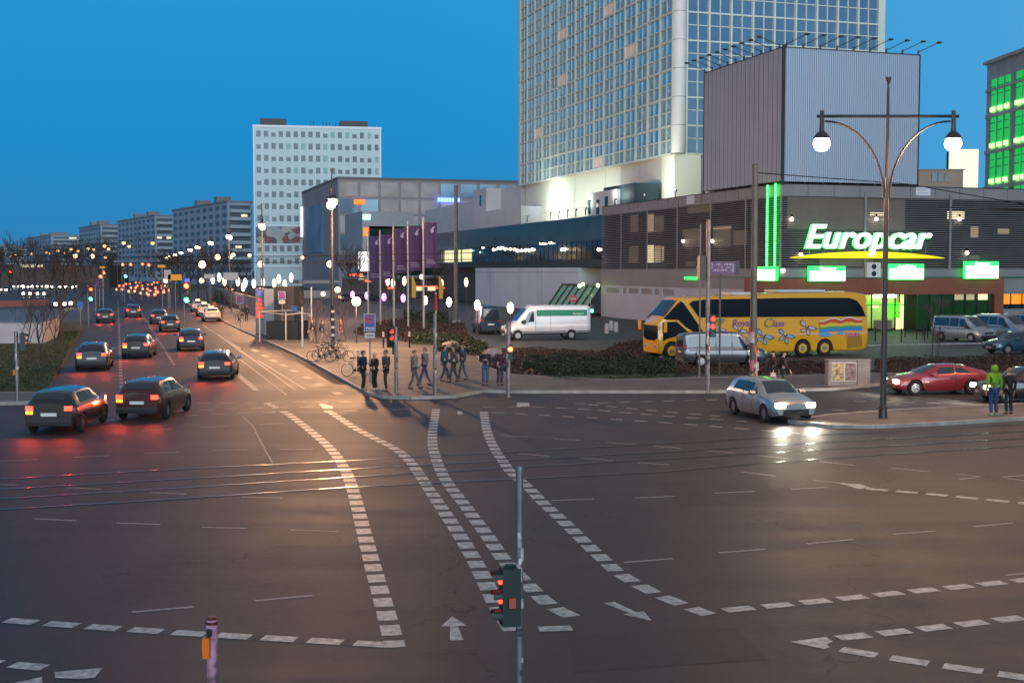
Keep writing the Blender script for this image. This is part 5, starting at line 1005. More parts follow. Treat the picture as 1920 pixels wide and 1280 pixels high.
for px, y in TLs:
    q = P(px, y, 172); z = q.z; q.z = 0
    lb = 'slim post with a tall glowing white tube light on the far pavement, ' + rank(px, [q_[0] for q_ in TLs])
    if tf is None: tf = post_lamp(z, .27, 1.25, M_tubef, lb, 'glowing tube lamps on the far pavement'); tf.location = q
    else: o = dup(tf, q, 0, lb); o.scale = (1, 1, 1); [setattr(c, 'location', (0, 0, z - tf_z)) for c in o.children if c.name.startswith('lamp_head')]
    if px == 399: tf_z = z
def globe_at(px, y, Y, r, lab, m=None, grp='small globe lamps above the far street'):
    q = P(px, y, Y); z = q.z; q.z = 0; t = post_lamp(z, r, r * 2, m or M_globef, lab, grp, 'globe_lamp', .06); t.location = q; return t
globe_at(668, 565, 92, .32, 'single warm globe lamp between the taxi sign and the sticker covered pole', M_globe)
bpy.data.objects
l = bpy.data.lights.new('lamp_light', 'POINT'); l.energy = 260; l.color = (1, .6, .3); l.shadow_soft_size = .3; lo = bpy.data.objects.new('lamp_light', l); COL.objects.link(lo); lo.location = P(668, 570, 91.4) + Vector((0, -.4, -.5)); lo.parent = bpy.data.objects['globe_lamp']; lo.location = lo.location - lo.parent.location
for px, y, Y, r, lab in ((141, 480, 300, .55, 'white globe lamp on the left among the orange twin lamps'), (173, 480, 300, .55, 'second white globe lamp among the orange twin lamps'), (198, 482, 300, .35, 'small greenish globe lamp left of the avenue'), (379, 496, 170, .5, 'bright globe lamp just left of the tube lamps'), (408, 482, 220, .5, 'bright globe lamp before the grey apartment block'),
    (437, 478, 240, .4, 'small globe lamp beside the third twin arm lamp'), (432, 482, 235, .35, 'smaller globe lamp touching the one beside the third twin arm lamp'), (468, 479, 240, .35, 'small globe lamp left of the white tower'), (489, 495, 170, .42, 'globe lamp on the second twin arm pole side'), (567, 483, 240, .32, 'small globe lamp at the edge of the store'), (619, 495, 130, .36, 'globe lamp just left of the sticker covered pole'),
    (311, 526, 200, .4, 'low globe lamp over the far junction'), (378, 526, 200, .4, 'low globe lamp right of the far junction'), (633, 543, 150, .35, 'low globe lamp right of the sticker covered pole'), (791, 519, 200, .4, 'low globe lamp behind the flags'), (606, 551, 160, .3, 'low globe lamp left of the sticker covered pole')):
    globe_at(px, y, Y, r, lab)
# ------------------------------------------------------------------ traffic signals
M_case = mat('signal_case_green', (.007, .02, .018), .45); M_gpole = mat('galvanised_pole', (.22, .2, .21), .45, .6, var=.25, vs=2); M_stk = mat('stickers', (.55, .5, .48), .6, var=.6, vs=6); M_stk2 = mat('sticker_red', (.4, .06, .05), .6); M_stkd = mat('sticker_dark', (.05, .04, .06), .6); M_stkp = mat('sticker_pink', (.38, .24, .3), .6, var=.5, vs=20)
def signal(t, z, kind, state, face, side, r=.1, off=.2):
    """one signal head on a pole; face = direction it looks (deg), side = where it hangs off the pole (deg)"""
    n = {'car': 3, 'ped': 3, 'bike': 2}[kind]; c = Vector((math.cos(R(side)) * off, math.sin(R(side)) * off, z)); hgt = n * r * 2.35
    b = MB(); w_ = r * 1.15; b.prism([(-w_, -w_ * .8), (w_, -w_ * .8), (w_, w_ * .8), (-w_, w_ * .8)], -hgt / 2, hgt / 2); b.cyl((0, 0, hgt / 2), (0, 0, hgt / 2 + .03), w_, w_ * .5, 10)
    for i in range(n):
        zz = hgt / 2 - (i + .5) * r * 2.35
        for k in range(9): a0 = math.pi * k / 9 - .15; a1 = a0 + math.pi / 9 + .03; b.quad((w_, math.cos(a0) * r * .95, zz + math.sin(a0) * r * .95), (w_, math.cos(a1) * r * .95, zz + math.sin(a1) * r * .95), (w_ + r * 1.1, math.cos(a1) * r * .9, zz + math.sin(a1) * r * .9), (w_ + r * 1.1, math.cos(a0) * r * .9, zz + math.sin(a0) * r * .9))
    h = b.build('signal_head', M_case, t, c, R(face))
    for i in range(n):
        zz = hgt / 2 - (i + .5) * r * 2.35; col = M_off
        if state == 'red' and (i == 0 or (kind == 'ped' and i == 1)): col = M_red
        if state == 'dimred' and i < 2: col = M_redd
        if state == 'nearred' and i < 2: col = mat('lens_red_near', (.8, .05, .03), .3, emit=6, ecol=(1, .04, .02))
        if state == 'green' and i == n - 1: col = M_grn
        if state == 'both' and i == 0: col = M_red
        if state == 'both' and i == n - 1: col = M_grn
        MB().cyl((w_ - .002, 0, zz), (w_ + .02, 0, zz), r * .85, r * .8, 14).build('lens', col, h)
    MB().cyl((0, 0, z + hgt * .3), (c.x, c.y, z + hgt * .3), .02, .02, 6).cyl((0, 0, z - hgt * .3), (c.x, c.y, z - hgt * .3), .02, .02, 6).build('mount', M_case, t)
def sigpole(name, label, px, py, h, r=.057, heads=(), stick=0, group=None, Y=None, base=None):
    p = base or G(px, py, 0); t = empty(name, label, 'traffic light' if heads else 'pole', (p.x, p.y, 0), group=group)
    MB().cyl((0, 0, 0), (0, 0, h), r, r, 12).cyl((0, 0, h), (0, 0, h + .03), r * 1.08, r * .9, 12).build('pole', M_gpole, t)
    for hd in heads: signal(t, *hd)
    random.seed(int(px))
    for k in range(stick):
        z = .8 + random.random() * min(h - 1, 2.2); a = random.random() * 6.28; m = random.choice([M_stk, M_stk, M_stkd, M_stkp, M_stk2 if random.random() < .4 else M_stk]); b = MB(); hh = (.06 + random.random() * .12) * (r / .057 if r > .057 else .8); aw = random.uniform(.6, 1.5)
        vs_ = []
        for i in range(5):
            an = -math.pi / 2 + (i / 4 - .5) * aw + (a - 3.14) * .35; vs_ += [(math.cos(an) * (r + .004), math.sin(an) * (r + .004), z), (math.cos(an) * (r + .004), math.sin(an) * (r + .004), z + hh)]
        b.add(vs_, [(i * 2, i * 2 + 2, i * 2 + 3, i * 2 + 1) for i in range(4)]); b.build('sticker', m, t)
    return t
b0 = P(983, 1280, 12.0)
nearp = sigpole('pedestrian_signal', 'sticker covered pole with a red pedestrian signal in the near foreground', 973, 1280, P(973, 880, 12).z, .036, [], 14, base=Vector((P(974, 1000, 12).x, 12, 0)))
zc = P(955, 1117, 12).z; signal(nearp, zc, 'ped', 'nearred', -166, 180, .08, .09)
MB().box(-.1, -.115, zc - .09, -.035, -.1, zc + .01).build('sticker', M_stk2, nearp)
pb = P(397, 1160, 12.2); bt = empty('push_button_post', 'pink and purple stickered post with an orange push button box', 'post', (pb.x, 12.2, 0)); h = pb.z
mb_ = mat('stickered_pink', (.42, .22, .32), .55, var=.7, vs=9); MB().cyl((0, 0, 0), (0, 0, h), .057, .057, 14).build('pole', mb_, bt); MB().cyl((0, 0, h), (0, 0, h + .025), .06, .045, 14).cyl((0, 0, h - .05), (0, 0, h - .02), .0585, .0585, 14).build('cap', mat('cap_dark_red', (.12, .01, .01), .4), bt)
zb_ = P(390, 1207, 12.2).z; bx_ = MB().prism([(-.033, -.11), (.033, -.11), (.038, 0), (.033, .09), (-.033, .09), (-.038, 0)], -.12, -.03, 'y').build('push_button_box', mat('button_orange', (.75, .16, .005), .4), bt, (-.035, 0, zb_)); MB().box(-.035, -.09, zb_ + .1, .015, -.05, zb_ + .17).build('sensor', M_blk, bt)
GPs = 'traffic signal poles on the pavement corner'
sigpole('traffic_signal', 'stickered signal pole with a red light just right of the two standing people', 953, 745, 3.25, .09, [(1.95, 'bike', 'red', -90, -20, .13, .1)], 8, GPs)
sigpole('traffic_signal', 'signal pole with a dark red signal beside the three standing people', 743, 742, 3.0, .08, [(2.55, 'ped', 'dimred', -60, 180, .12, .24)], 8, GPs)
sigpole('bare_pole', 'bare stickered pole among the blurred walkers on the corner', 816, 746, 3.6, .085, [], 12, GPs)
tr = sigpole('traffic_signal', 'tall signal pole in front of the grey minivan with dark signals high and low', 1326, 737, 7.7, .1, [(5.6, 'car', 'off', 100, 180, .15, .3), (3.0, 'car', 'dimred', -90, 10, .14, .22)], 14, GPs)
sigpole('traffic_signal', 'signal pole on the left kerb beside the grass', 33, 757, 2.95, .08, [(2.55, 'ped', 'dimred', 20, 10, .1, .25)], 6); ob = MB().box(-.1, -.16, 1.2, .0, -.08, 1.42).build('push_button_box', mat('button_orange', (.75, .16, .005)), bpy.data.objects['traffic_signal.003'])
def far_signal(px, y, Y, st, lab, h=None, grp='distant traffic signals over the avenue'):
    q = P(px, y, Y); z = q.z; base = Vector((q.x, q.y, 0)); return sigpole('traffic_signal', lab, px, y, z + .8, .07, [(z, 'car', st, -90, 0, .3 if Y > 120 else .2, .35)], 0, grp, base=base)
for a in ((228, 503, 230, 'red', 'distant red signal left of the bright green one'), (243, 503, 230, 'red', 'distant red signal right of the bright green one'), (233, 510, 215, 'green', 'bright green signal at the centre of the far junction'), (265, 502, 225, 'red', 'distant red signal, left one of the right hand pair'), (277, 504, 225, 'red', 'distant red signal, right one of the right hand pair'),
          (186, 527, 190, 'red', 'distant low red signal left of the avenue'), (192, 519, 210, 'red', 'distant red signal just above the low red one'), (165, 551, 120, 'both', 'signal with red and green lit at the left of the avenue'), (345, 549, 125, 'both', 'signal with red and green lit beside the blue kiosk'), (318, 527, 180, 'red', 'distant red signal below the orange direction sign'), (18, 515, 300, 'red', 'distant red signals at the far left edge')): far_signal(*a[:4], a[4])
q = G(1107, 640 - 20); sigpole('traffic_signal', 'small green signal on a post behind the tail of the white van', 1107, 577, P(1107, 575, 103).z + .5, .05, [(P(1107, 578, 103).z, 'bike', 'green', -90, 0, .16, .12)], 0, None, base=Vector((P(1107, 577, 103).x, 103, 0)))
# ------------------------------------------------------------------ masts, wires
cm = P(1414, 506, 58.6); ct = empty('catenary_mast', 'thick grey tram mast with torn posters round its foot', 'mast', (cm.x, 58.6, 0)); h = P(1414, 310, 58.6).z
M_mast = mat('mast_paint', (.1, .105, .1), .6, .2, var=.25, vs=1.5); MB().cyl((0, 0, 0), (0, 0, h), .17, .14, 14).cyl((0, 0, h), (0, 0, h + .05), .17, .12, 14).build('mast', M_mast, ct, smooth=True)
random.seed(5)
for k in range(22):
    z = .1 + random.random() * 2.3; an = -math.pi / 2 + random.uniform(-1.3, 1.3); b = MB(); wd = random.uniform(.2, .6); hh = random.uniform(.2, .5); vs_ = []; rr = .19 + .004 * k
    for i in range(5): a = an + (i / 4 - .5) * wd * 2; vs_ += [(math.cos(a) * rr, math.sin(a) * rr, z), (math.cos(a) * rr, math.sin(a) * rr, z + hh * (1 - .15 * (i % 2)))]
    b.add(vs_, [(i * 2, i * 2 + 2, i * 2 + 3, i * 2 + 1) for i in range(4)]); b.build('poster', mat(*random.choice([('poster_pink', (.5, .12, .2), .6), ('poster_white', (.5, .47, .45), .6), ('poster_white', (.5, .47, .45), .6), ('poster_buff', (.42, .33, .25), .6), ('poster_red', (.5, .1, .06), .6)])), ct)
c2 = P(855, 506, 130); c2t = empty('catenary_mast', 'thick grey tram mast behind the flag poles', 'mast', (c2.x, 130, 0)); MB().cyl((0, 0, 0), (0, 0, P(855, 347, 130).z), .24, .2, 12).build('mast', M_mast, c2t, smooth=True); MB().box(-.5, -.5, 0, .5, .5, .3).build('base', M_kerb, c2t)
def wire(lab, pts, r=.025):
    b = MB(); b.tube([Vector(p) for p in pts], r, 4); return b.build('overhead_wire', M_blk, None, label=lab, cat='wire', group='tram overhead wires')
def sag(a, b_, s=.5, n=8): return [a.lerp(b_, i / n) - Vector((0, 0, s * 4 * (i / n) * (1 - i / n))) for i in range(n + 1)]
wire('thin overhead wire crossing low before the store, upper one of two', sag(P(-60, 478, 95), P(890, 474, 95), .2)); wire('thin overhead wire crossing low before the store, lower one of two', sag(P(-60, 489, 92), P(890, 486, 92), .2))
wire('thin wire from the postered mast past the billboard foot', [P(1418, 324, 58.6), P(1700, 345, 70), P(1960, 390, 62)]); wire('thin wire before the rental sign at the right edge', [P(1760, 388, 60), P(1960, 395, 60)])
MB().cyl((0, 0, 0), (0, 0, P(1313, 420, 63).z), .05, .035, 8).build('flag_mast', mat('pale_pole', (.2, .19, .2), .5, .4), None, (P(1313, 506, 63).x, 63, 0), label='slim pale pole just left of the tall signal pole', cat='pole')
ps = P(1356, 502, 64); pst = empty('advertising_board', 'small purple billboard with faint lettering beside the tall signal pole', 'billboard', (ps.x, 64, 0)); w_ = 30 * 64 / FPX; h_ = 12 * 64 / FPX
MB().box(-w_ * .9, -.08, ps.z - h_, w_ * .8, .08, ps.z + h_).build('panel', mat('board_purple', (.09, .045, .17), .5), pst); MB().box(w_ * .8, -.1, ps.z - h_ * 1.1, w_, .1, ps.z + h_ * 1.1).box(-w_ * .2, .09, 0, -w_ * .1, .19, ps.z + h_).build('frame', M_steel, pst)
q = MB(); random.seed(9)
for r_ in range(3):
    x = -w_ * .75
    while x < w_ * .55:
        dw = .04 + random.random() * .12
        if random.random() < .6: q.box(x, -.09, ps.z + h_ * (.4 - r_ * .45), x + dw, -.081, ps.z + h_ * (.4 - r_ * .45) + .09)
        x += dw + .04
q.box(w_ * .55, -.09, ps.z - h_ * .7, w_ * .65, -.081, ps.z + h_ * .7); q.build('faint_lettering', mat('board_letter', (.3, .25, .34), .5), pst)
# ------------------------------------------------------------------ flags
M_flag = mat('flag_purple', (.05, .02, .095), .7, var=.25, vs=.7); M_flagw = mat('flag_mark', (.28, .24, .38), .7); M_fpole = mat('flag_pole_white', (.42, .4, .38), .4, .3)
fm = None; fl_ = [(713, 437, 122), (738, 425, 118), (765, 420, 115), (794, 414, 112), (690, 440, 127)]
for i, (px, y, Y) in enumerate(fl_):
    q = P(px, 506, Y); h = P(px, y - 4, Y).z; t = empty('flag_pole', 'white flag pole with a tall purple banner, ' + ['second from the left of five', 'middle one of five', 'fourth from the left of five', 'rightmost of five', 'leftmost of five, farthest away'][i], 'flag pole', (q.x, Y, 0), group='flag poles with purple banners')
    MB().cyl((0, 0, 0), (0, 0, h), .1, .06, 8).ball((0, 0, h + .05), .08, 8, 5).build('pole', M_fpole, t, smooth=True)
    L_ = 24 / FPX * Y; hb = 90 / FPX * Y * .93; zt = h - .35; b = MB(); n = 10; vs_ = []
    for k in range(n + 1):
        for j in range(7): vs_.append((.1 + L_ * k / n, .12 * math.sin(k * .9 + i) * k / n, zt - hb * j / 6 - (.05 * math.sin(k * .7) if j == 6 else 0)))
    b.add(vs_, [(k * 7 + j, k * 7 + j + 1, (k + 1) * 7 + j + 1, (k + 1) * 7 + j) for k in range(n) for j in range(6)]); f_ = b.build('banner', M_flag, t, smooth=True)
    b = MB(); cx = .1 + L_ * .62; b.add([(cx - .2, -.16, zt - .75), (cx - .02, -.16, zt - .45), (cx + .3, -.16, zt - .3), (cx + .1, -.16, zt - .55), (cx + .16, -.16, zt - .85), (cx - .05, -.16, zt - .95)], [(0, 1, 2, 3, 4, 5)])
    for r_ in range(3): b.box(.3, -.165, zt - hb + .35 + r_ * .16, .3 + L_ * .7 * (1 - .1 * r_), -.155, zt - hb + .4 + r_ * .16)
    b.build('banner_mark', M_flagw, f_)
q = P(817, 506, 66); t = empty('flag_pole', 'pale banner pole with a furled red banner beside the bare stickered pole', 'flag pole', (q.x, 66, 0)); h = P(817, 535, 66).z if False else P(817, 548, 66).z
MB().cyl((0, 0, 0), (0, 0, h), .06, .05, 8).build('pole', M_fpole, t); MB().cyl((0, 0, h - .95), (0, 0, h - .1), .1, .05, 8).build('furled_banner', mat('banner_red', (.35, .03, .05), .6), t)
for i, (px, y0, y1, Y) in enumerate(((771, 516, 558, 150), (822, 516, 560, 150))):
    q = P(px, 506, Y); t = empty('beach_flag', 'yellow feather flag in front of the shops, ' + ['left one', 'right one'][i], 'flag', (q.x, Y, 0), group='yellow feather flags'); z1 = P(px, y0, Y).z; z0 = max(P(px, y1, Y).z, .4)
    MB().cyl((0, 0, 0), (0, 0, z1), .04, .03, 6).build('pole', M_steel, t); MB().prism([(0, z0), (0, z1), (.25, z1 - .2), (.62, (z0 + z1) / 2), (.5, z0)], .03, .06, 'y').build('banner', mat('feather_yellow', (.4, .25, .02), .6), t)
# ------------------------------------------------------------------ signs
M_sblue = mat('sign_blue_plate', (.012, .06, .26), .4); M_sred = mat('sign_red', (.4, .01, .04), .4); M_swh = mat('sign_white_plate', (.5, .46, .47), .5)
def disc(r0, r1, y, z, n=24):
    b = MB(); vs_ = []
    for i in range(n): a = 2 * math.pi * i / n; vs_ += [(math.cos(a) * r0, y, z + math.sin(a) * r0), (math.cos(a) * r1, y, z + math.sin(a) * r1)]
    b.add(vs_, [(2 * i, 2 * i + 1, (2 * i + 3) % (2 * n), (2 * i + 2) % (2 * n)) for i in range(n)]); return b
def nostop(px, y0, y1, Y, label, word=None, extra=True, k=1.0):
    q = P(px, 506, Y); z1 = P(px, y0, Y).z; z0 = P(px, y1, Y).z; w_ = (z1 - z0) * (.31 if word else .42); t = empty('road_sign', label, 'road sign', (q.x, Y, 0))
    MB().cyl((0, .04, 0), (0, .04, z1), .035, .035, 8).build('post', M_gpole, t); pl = MB().prism([(-w_ - .03, z0 - .03), (w_ + .03, z0 - .03), (w_ + .03, z1 + .03), (-w_ - .03, z1 + .03)], -.02, .0, 'y').build('sign_plate', M_swh, t)
    MB().box(-w_, -.026, z0, w_, -.021, z1).build('blue_field', M_sblue, pl); r = w_ * .86; zc = z1 - w_ * 1.02
    b = disc(r * .72, r, -.032, zc)
    for a in (45, -45): c = Vector((math.cos(R(a)), 0, math.sin(R(a)))); p_ = Vector((-c.z, 0, c.x)) * r * .12; o = Vector((0, -.031, zc)); b.quad(o - c * r * .74 - p_, o + c * r * .74 - p_, o + c * r * .74 + p_, o - c * r * .74 + p_)
    b.build('no_stopping_symbol', M_sred, pl)
    if word: text('sign_word', word, w_ * .72, M_swh, pl, (0, -.032, z0 + w_ * .42), (R(90), 0, 0), depth=.003, bold=.01)
    if extra: pp = MB().box(-w_, -.02, z0 - .12 - w_ * .9, w_, .0, z0 - .09).build('supplementary_plate', M_swh, t); MB().box(-w_ * .6, -.025, z0 - .12 - w_ * .5, w_ * .1, -.021, z0 - .12 - w_ * .3).box(w_ * .2, -.025, z0 - .12 - w_ * .55, w_ * .7, -.021, z0 - .12 - w_ * .3).build('plate_text', M_steel, pp)
    return t
nostop(692.5, 589, 620, 60, 'blue no stopping sign reading TAXI with a white plate below', 'TAXI'); nostop(528, 547, 561, 97, 'small blue and red no stopping sign left of the grey totem'); nostop(449, 554, 568, 118, 'smaller no stopping sign beside the parked motorcycle', None, False)
q = P(555, 579, 88); t = empty('blue_sign', 'small blue square sign on a white post by the railing', 'road sign', (P(566, 506, 88).x, 88, 0)); MB().box(-.05, -.05, 0, .05, .05, P(566, 575, 88).z).build('post', M_fpole, t); MB().box(-.75, -.03, q.z - .2, -.35, 0, q.z + .2).build('sign_plate', M_sblue, t)
q = P(1075, 560, 150); t = empty('road_sign', 'red and white no entry sign before the glass entrance', 'road sign', (q.x, 150, 0)); MB().cyl((0, .05, 0), (0, .05, q.z), .04, .04, 6).build('post', M_gpole, t); MB().cyl((0, 0, q.z), (0, -.03, q.z), .45, .45, 16).build('sign_disc', M_sred, t); MB().box(-.3, -.04, q.z - .07, .3, -.031, q.z + .07).build('white_bar', M_swh, t)
q = P(150, 571, 118); t = empty('road_sign', 'round blue arrow sign on a pale box left of the avenue', 'road sign', (q.x, 118, 0)); MB().cyl((0, .05, 0), (0, .05, q.z), .05, .05, 6).build('post', M_gpole, t); MB().cyl((0, 0, q.z), (0, -.03, q.z), .32, .32, 16).build('sign_disc', mat('sign_blue_bright', (.05, .1, .4), .4), t)
for px, y, w_, h_, m, lab in ((328, 520, 13, 5.5, ('direction_orange', (.8, .32, .01), .5), 'orange direction sign over the far junction'), (303, 499, 7, 2.5, ('direction_orange', (.8, .32, .01), .5), 'small orange sign high above the far junction'), (433, 518, 14, 7, ('direction_pale', (.4, .38, .38), .5), 'pale direction sign above the tube lamps'), (393, 518, 10, 4, ('direction_pale', (.4, .38, .38), .5), 'smaller pale direction sign left of the other'), (314, 515, 6, 9, ('direction_pale', (.4, .38, .38), .5), 'pale upright sign left of the orange direction sign'),
                            (192, 501, 5, 1.6, ('direction_orange', (.8, .32, .01), .5), 'thin orange sign left of the green signal'), (178, 530, 7, 8, ('board_purple', (.09, .045, .17)), 'dark purple poster board left of the avenue')):
    Y = 165; q = P(px, y, Y); t = empty('direction_sign', lab, 'sign', (q.x, Y, 0)); s = Y / FPX; MB().box(-w_ * s, -.05, q.z - h_ * s, w_ * s, .05, q.z + h_ * s).build('panel', mat(*m), t); MB().cyl((0, .12, 0), (0, .12, q.z), .07, .07, 6).build('post', M_gpole, t)
# ------------------------------------------------------------------ totem, shelter, railings, cabinet, bollards
q = G(490, 628); t = empty('advertising_totem', 'tall grey totem with red and blue lit lettering beside the kerb', 'totem', (q.x, q.y, 0), R(-8)); zt = P(490, 540, q.y).z; k = q.y / FPX
MB().box(-9 * k, -.2, 0, 7 * k, .5, zt).build('column', mat('totem_grey', (.25, .22, .22), .5, .3), t)
for nm, c, z0, z1, x0, x1, ec in (('red_field', 'totem_red', 596, 566, -9, 7, (1, .1, .05)), ('pink_mark', 'totem_pink', 566, 558, -4, 3, (1, .05, .2)), ('blue_field', 'totem_blue', 554, 543, -5, 2, (.15, .15, 1))):
    za = P(490, z0, q.y).z; zc_ = P(490, z1, q.y).z; b = MB(); n_ = 4 if nm == 'red_field' else 1
    for i in range(n_): b.box((x0 + .5) * k, -.24, za + (zc_ - za) * (i + .1) / n_, (x1 - .5 - (i % 2) * 3) * k, -.201, za + (zc_ - za) * (i + .8) / n_)
    b.build(nm, mat(c, ec, .5, emit=.7, ecol=ec, sample=False), t)
t2 = empty('grey_pillar', 'plain pale pillar standing right behind the lit totem', 'pillar', G(508, 630), R(-8)); MB().box(-.55, 0, .2, .3, .5, P(508, 541, q.y).z).box(-.6, -.1, 0, 1.6, .6, .22).build('column', mat('pillar_grey', (.36, .36, .38), .5), t2)
t = empty('stair_shelter', 'dark underground stair enclosure with thin white railings beside the totem', 'stair enclosure', G(528, 640), R(-5)); b = MB(); b.box(-1.2, 0, 0, 1.3, 3.2, 1.55); b.build('dark_box', M_blk, t); b = MB(); b.box(-1.0, 1.5, 1.56, .6, 4.6, 4.2); b.build('back_wall', mat('shelter_wall', (.03, .028, .028), .5), t)
b = MB(); w_ = .045
for x, y in ((-1.6, -.4), (.6, -.9), (1.7, -.3), (2.35, .1)): b.box(x - w_, y - w_, 0, x + w_, y + w_, 2.3 if x < 2 else 4.2)
b.tube([Vector((-1.6, -.4, 2.3)), Vector((.6, -.9, 2.1)), Vector((1.7, -.3, 2.2)), Vector((2.35, .1, 1.95))], .04, 5); b.tube([Vector((-1.6, -.4, 2.3)), Vector((.5, 1.4, 2.35)), Vector((2.3, .1, 2.1))], .04, 5); b.build('railing', M_fpole, t)
t = empty('blue_kiosk', 'slim dark blue lit kiosk column left of the taxis', 'kiosk', G(352, 566), 0); MB().box(-.5, -.3, 0, .5, .3, 4.2).build('column', mat('kiosk_navy', (.03, .03, .09), .5), t); MB().box(-.4, -.34, 2.6, .45, -.31, 4.0).build('lit_panel', mat('totem_blue', (.15, .15, 1)), t)
wl = empty('pavement_wall', 'long low pale wall running behind the parked bicycles up the avenue', 'wall', (0, 0, 0)); a = G(497, 602); c = G(395, 558); d = (c - a); ln = d.length; d.normalize(); nn = Vector((d.y, -d.x, 0)) * .2; b = MB()
b.add([(a - nn)[:], (c - nn)[:], (c + nn)[:], (a + nn)[:]] + [tuple(p_ + Vector((0, 0, 2.3))) for p_ in (a - nn, c - nn, c + nn, a + nn)], [(0, 1, 2, 3), (4, 5, 6, 7), (0, 1, 5, 4), (1, 2, 6, 5), (2, 3, 7, 6), (3, 0, 4, 7)]); b.build('wall_panels', mat('warm_wall', (.3, .25, .22), .7, var=.1, vs=.3), wl)
ca = empty('electrical_cabinet', 'grey electrical cabinet with two framed posters beside the red coupe', 'cabinet', G(1592, 727), R(4)); k = 56 / FPX
cw_ = 42 * k; b = MB(); b.box(-cw_, 0, 0, cw_ * .36, .5, 1.28); b.box(cw_ * .4, 0, 0, cw_, .5, 1.28); b.box(-cw_ - .03, -.03, 1.281, cw_ + .03, .53, 1.33); b.build('cabinet_body', mat('cabinet_grey', (.27, .24, .23), .7, var=.15, vs=3), ca)
for x0, x1, m in ((-cw_ * .82, -cw_ * .28, ('poster_gold', (.4, .3, .14), .5, 0, .8, 8)), (-cw_ * .2, cw_ * .3, ('poster_grey', (.2, .13, .13), .5, 0, .8, 6))): f_ = MB().box(x0 - .04, -.03, .3, x1 + .04, -.001, 1.2).build('poster_frame', M_swh, ca); MB().box(x0, -.045, .35, x1, -.031, 1.15).build('poster', mat(*m), f_)
bo = None
for i, (px, py) in enumerate(((1138, 625), (1146, 619), (1155, 622))):
    lb = 'pale concrete bollard in the car park, ' + ['left one of three', 'middle and farthest of three', 'right one of three'][i]
    if bo is None: bo = MB().lathe([(.2, 0), (.2, .75), (.16, .85), (.05, .9)], n=12).build('bollard', mat('bollard_pale', (.3, .31, .33), .7), None, G(px, py), smooth=True, label=lb, cat='bollard', group='pale bollards in the car park')
    else: dup(bo, G(px, py), 0, lb)
rl = None
for i, (px, py) in enumerate(((1641, 640), (1690, 642), (1697, 632), (1718, 636), (1733, 640), (1739, 634), (1762, 640), (1730, 630))):
    lb = 'dark thin post before the rental shop doors, number %s from the left' % ['one', 'two', 'three', 'four', 'six', 'seven', 'eight', 'five'][i]
    if rl is None: rl = MB().cyl((0, 0, 0), (0, 0, 1.05), .05, .05, 8).cyl((0, 0, 1.05), (0, 0, 1.1), .06, .03, 8).build('guard_post', M_blk, None, G(px, py), label=lb, cat='post', group='thin posts before the rental shop')
    else: dup(rl, G(px, py), 0, lb)
MB().box(-17, -.1, 0, 18, .05, .1).build('shop_kerb', M_kerb, None, tuple(G(1760, 646)), ANG, kind='structure')
st_ = None
for i, (px, py) in enumerate(((672, 700), (719, 656), (737, 668), (768, 655))):
    lb = 'short dark post with a white band on the plaza, ' + ['beside the bicycle wheel', 'behind the three people', 'beside the signal pole', 'rightmost by the hedge'][i]
    if st_ is None:
        st_ = empty('plaza_post', lb, 'post', G(px, py), group='short banded posts on the plaza'); MB().cyl((0, 0, 0), (0, 0, .9), .06, .06, 8).build('post', M_blk, st_); MB().cyl((0, 0, .9), (0, 0, 1.25), .07, .07, 8).build('white_band', M_swh, st_)
    else: dup(st_, G(px, py), 0, lb)
# white retaining wall by the green
b = MB(); w0, w1, w2 = G(-60, 646), G(82, 645), G(107, 634); bk = G(112, 612); bl_ = G(-60, 618); hW = 1.62
wall = empty('retaining_wall', 'low white retaining wall with a blue grey flat top behind the bare trees', 'wall', (0, 0, 0)); b.prism([(w0.x, w0.y), (w1.x, w1.y), (w2.x, w2.y), (bk.x, bk.y), (bl_.x, bl_.y)], 0, hW); b.build('wall', mat('white_wall', (.4, .38, .4), .7, var=.15, vs=.5), wall)
MB().prism([(w0.x - .1, w0.y - .1), (w1.x, w1.y - .12), (w2.x + .12, w2.y - .1), (bk.x + .12, bk.y), (bl_.x, bl_.y)], hW + .002, hW + .1).build('coping', mat('wall_top_blue', (.1, .13, .19), .6), wall)
# shops of the far left side, median barrier
fb = empty('left_barrier', 'long reddish low barrier along the far left road', 'barrier', (0, 0, 0)); a = G(-60, 577); c = G(110, 572); MB().add([tuple(a), tuple(c), tuple(c + Vector((0, .3, 0))), tuple(a + Vector((0, .3, 0)))] + [tuple(p_ + Vector((0, 0, .9))) for p_ in (a, c, c + Vector((0, .3, 0)), a + Vector((0, .3, 0)))], [(0, 1, 2, 3), (4, 5, 6, 7), (0, 1, 5, 4), (1, 2, 6, 5), (2, 3, 7, 6), (3, 0, 4, 7)]).build('rail', mat('barrier_red', (.3, .12, .11), .6), fb)
dc = empty('dark_arcade', 'dark low building with warm lit shop strip under the bare trees at far left', 'building', tuple(P(-60, 506, 400).xy) + (0,), 0); MB().box(0, 0, 0, 45, 20, 7).build('wall', mat('arcade_dark', (.09, .06, .05), .8), dc); MB().box(17, -.3, P(50, 498, 400).z - .5, 24, -.05, P(50, 498, 400).z + .4).build('shop_sign', M_wr2, dc)
lg = empty('grey_car_park_deck', 'low pale parking deck with a few lit openings left of the flags', 'building', tuple(P(560, 506, 240).xy) + (0,), ANG); MB().box(0, 0, 0, 15, 8, 1.6).box(0, 0, 2.9, 15, 8, 3.5).build('deck', mat('deck_grey', (.3, .28, .27), .7), lg); MB().box(9.5, -.2, 1.7, 14.6, 0, 2.85).build('lit_opening', mat('deck_light', (.8, .8, .55), .5, emit=.7, ecol=(.95, .95, .7), sample=False), lg)
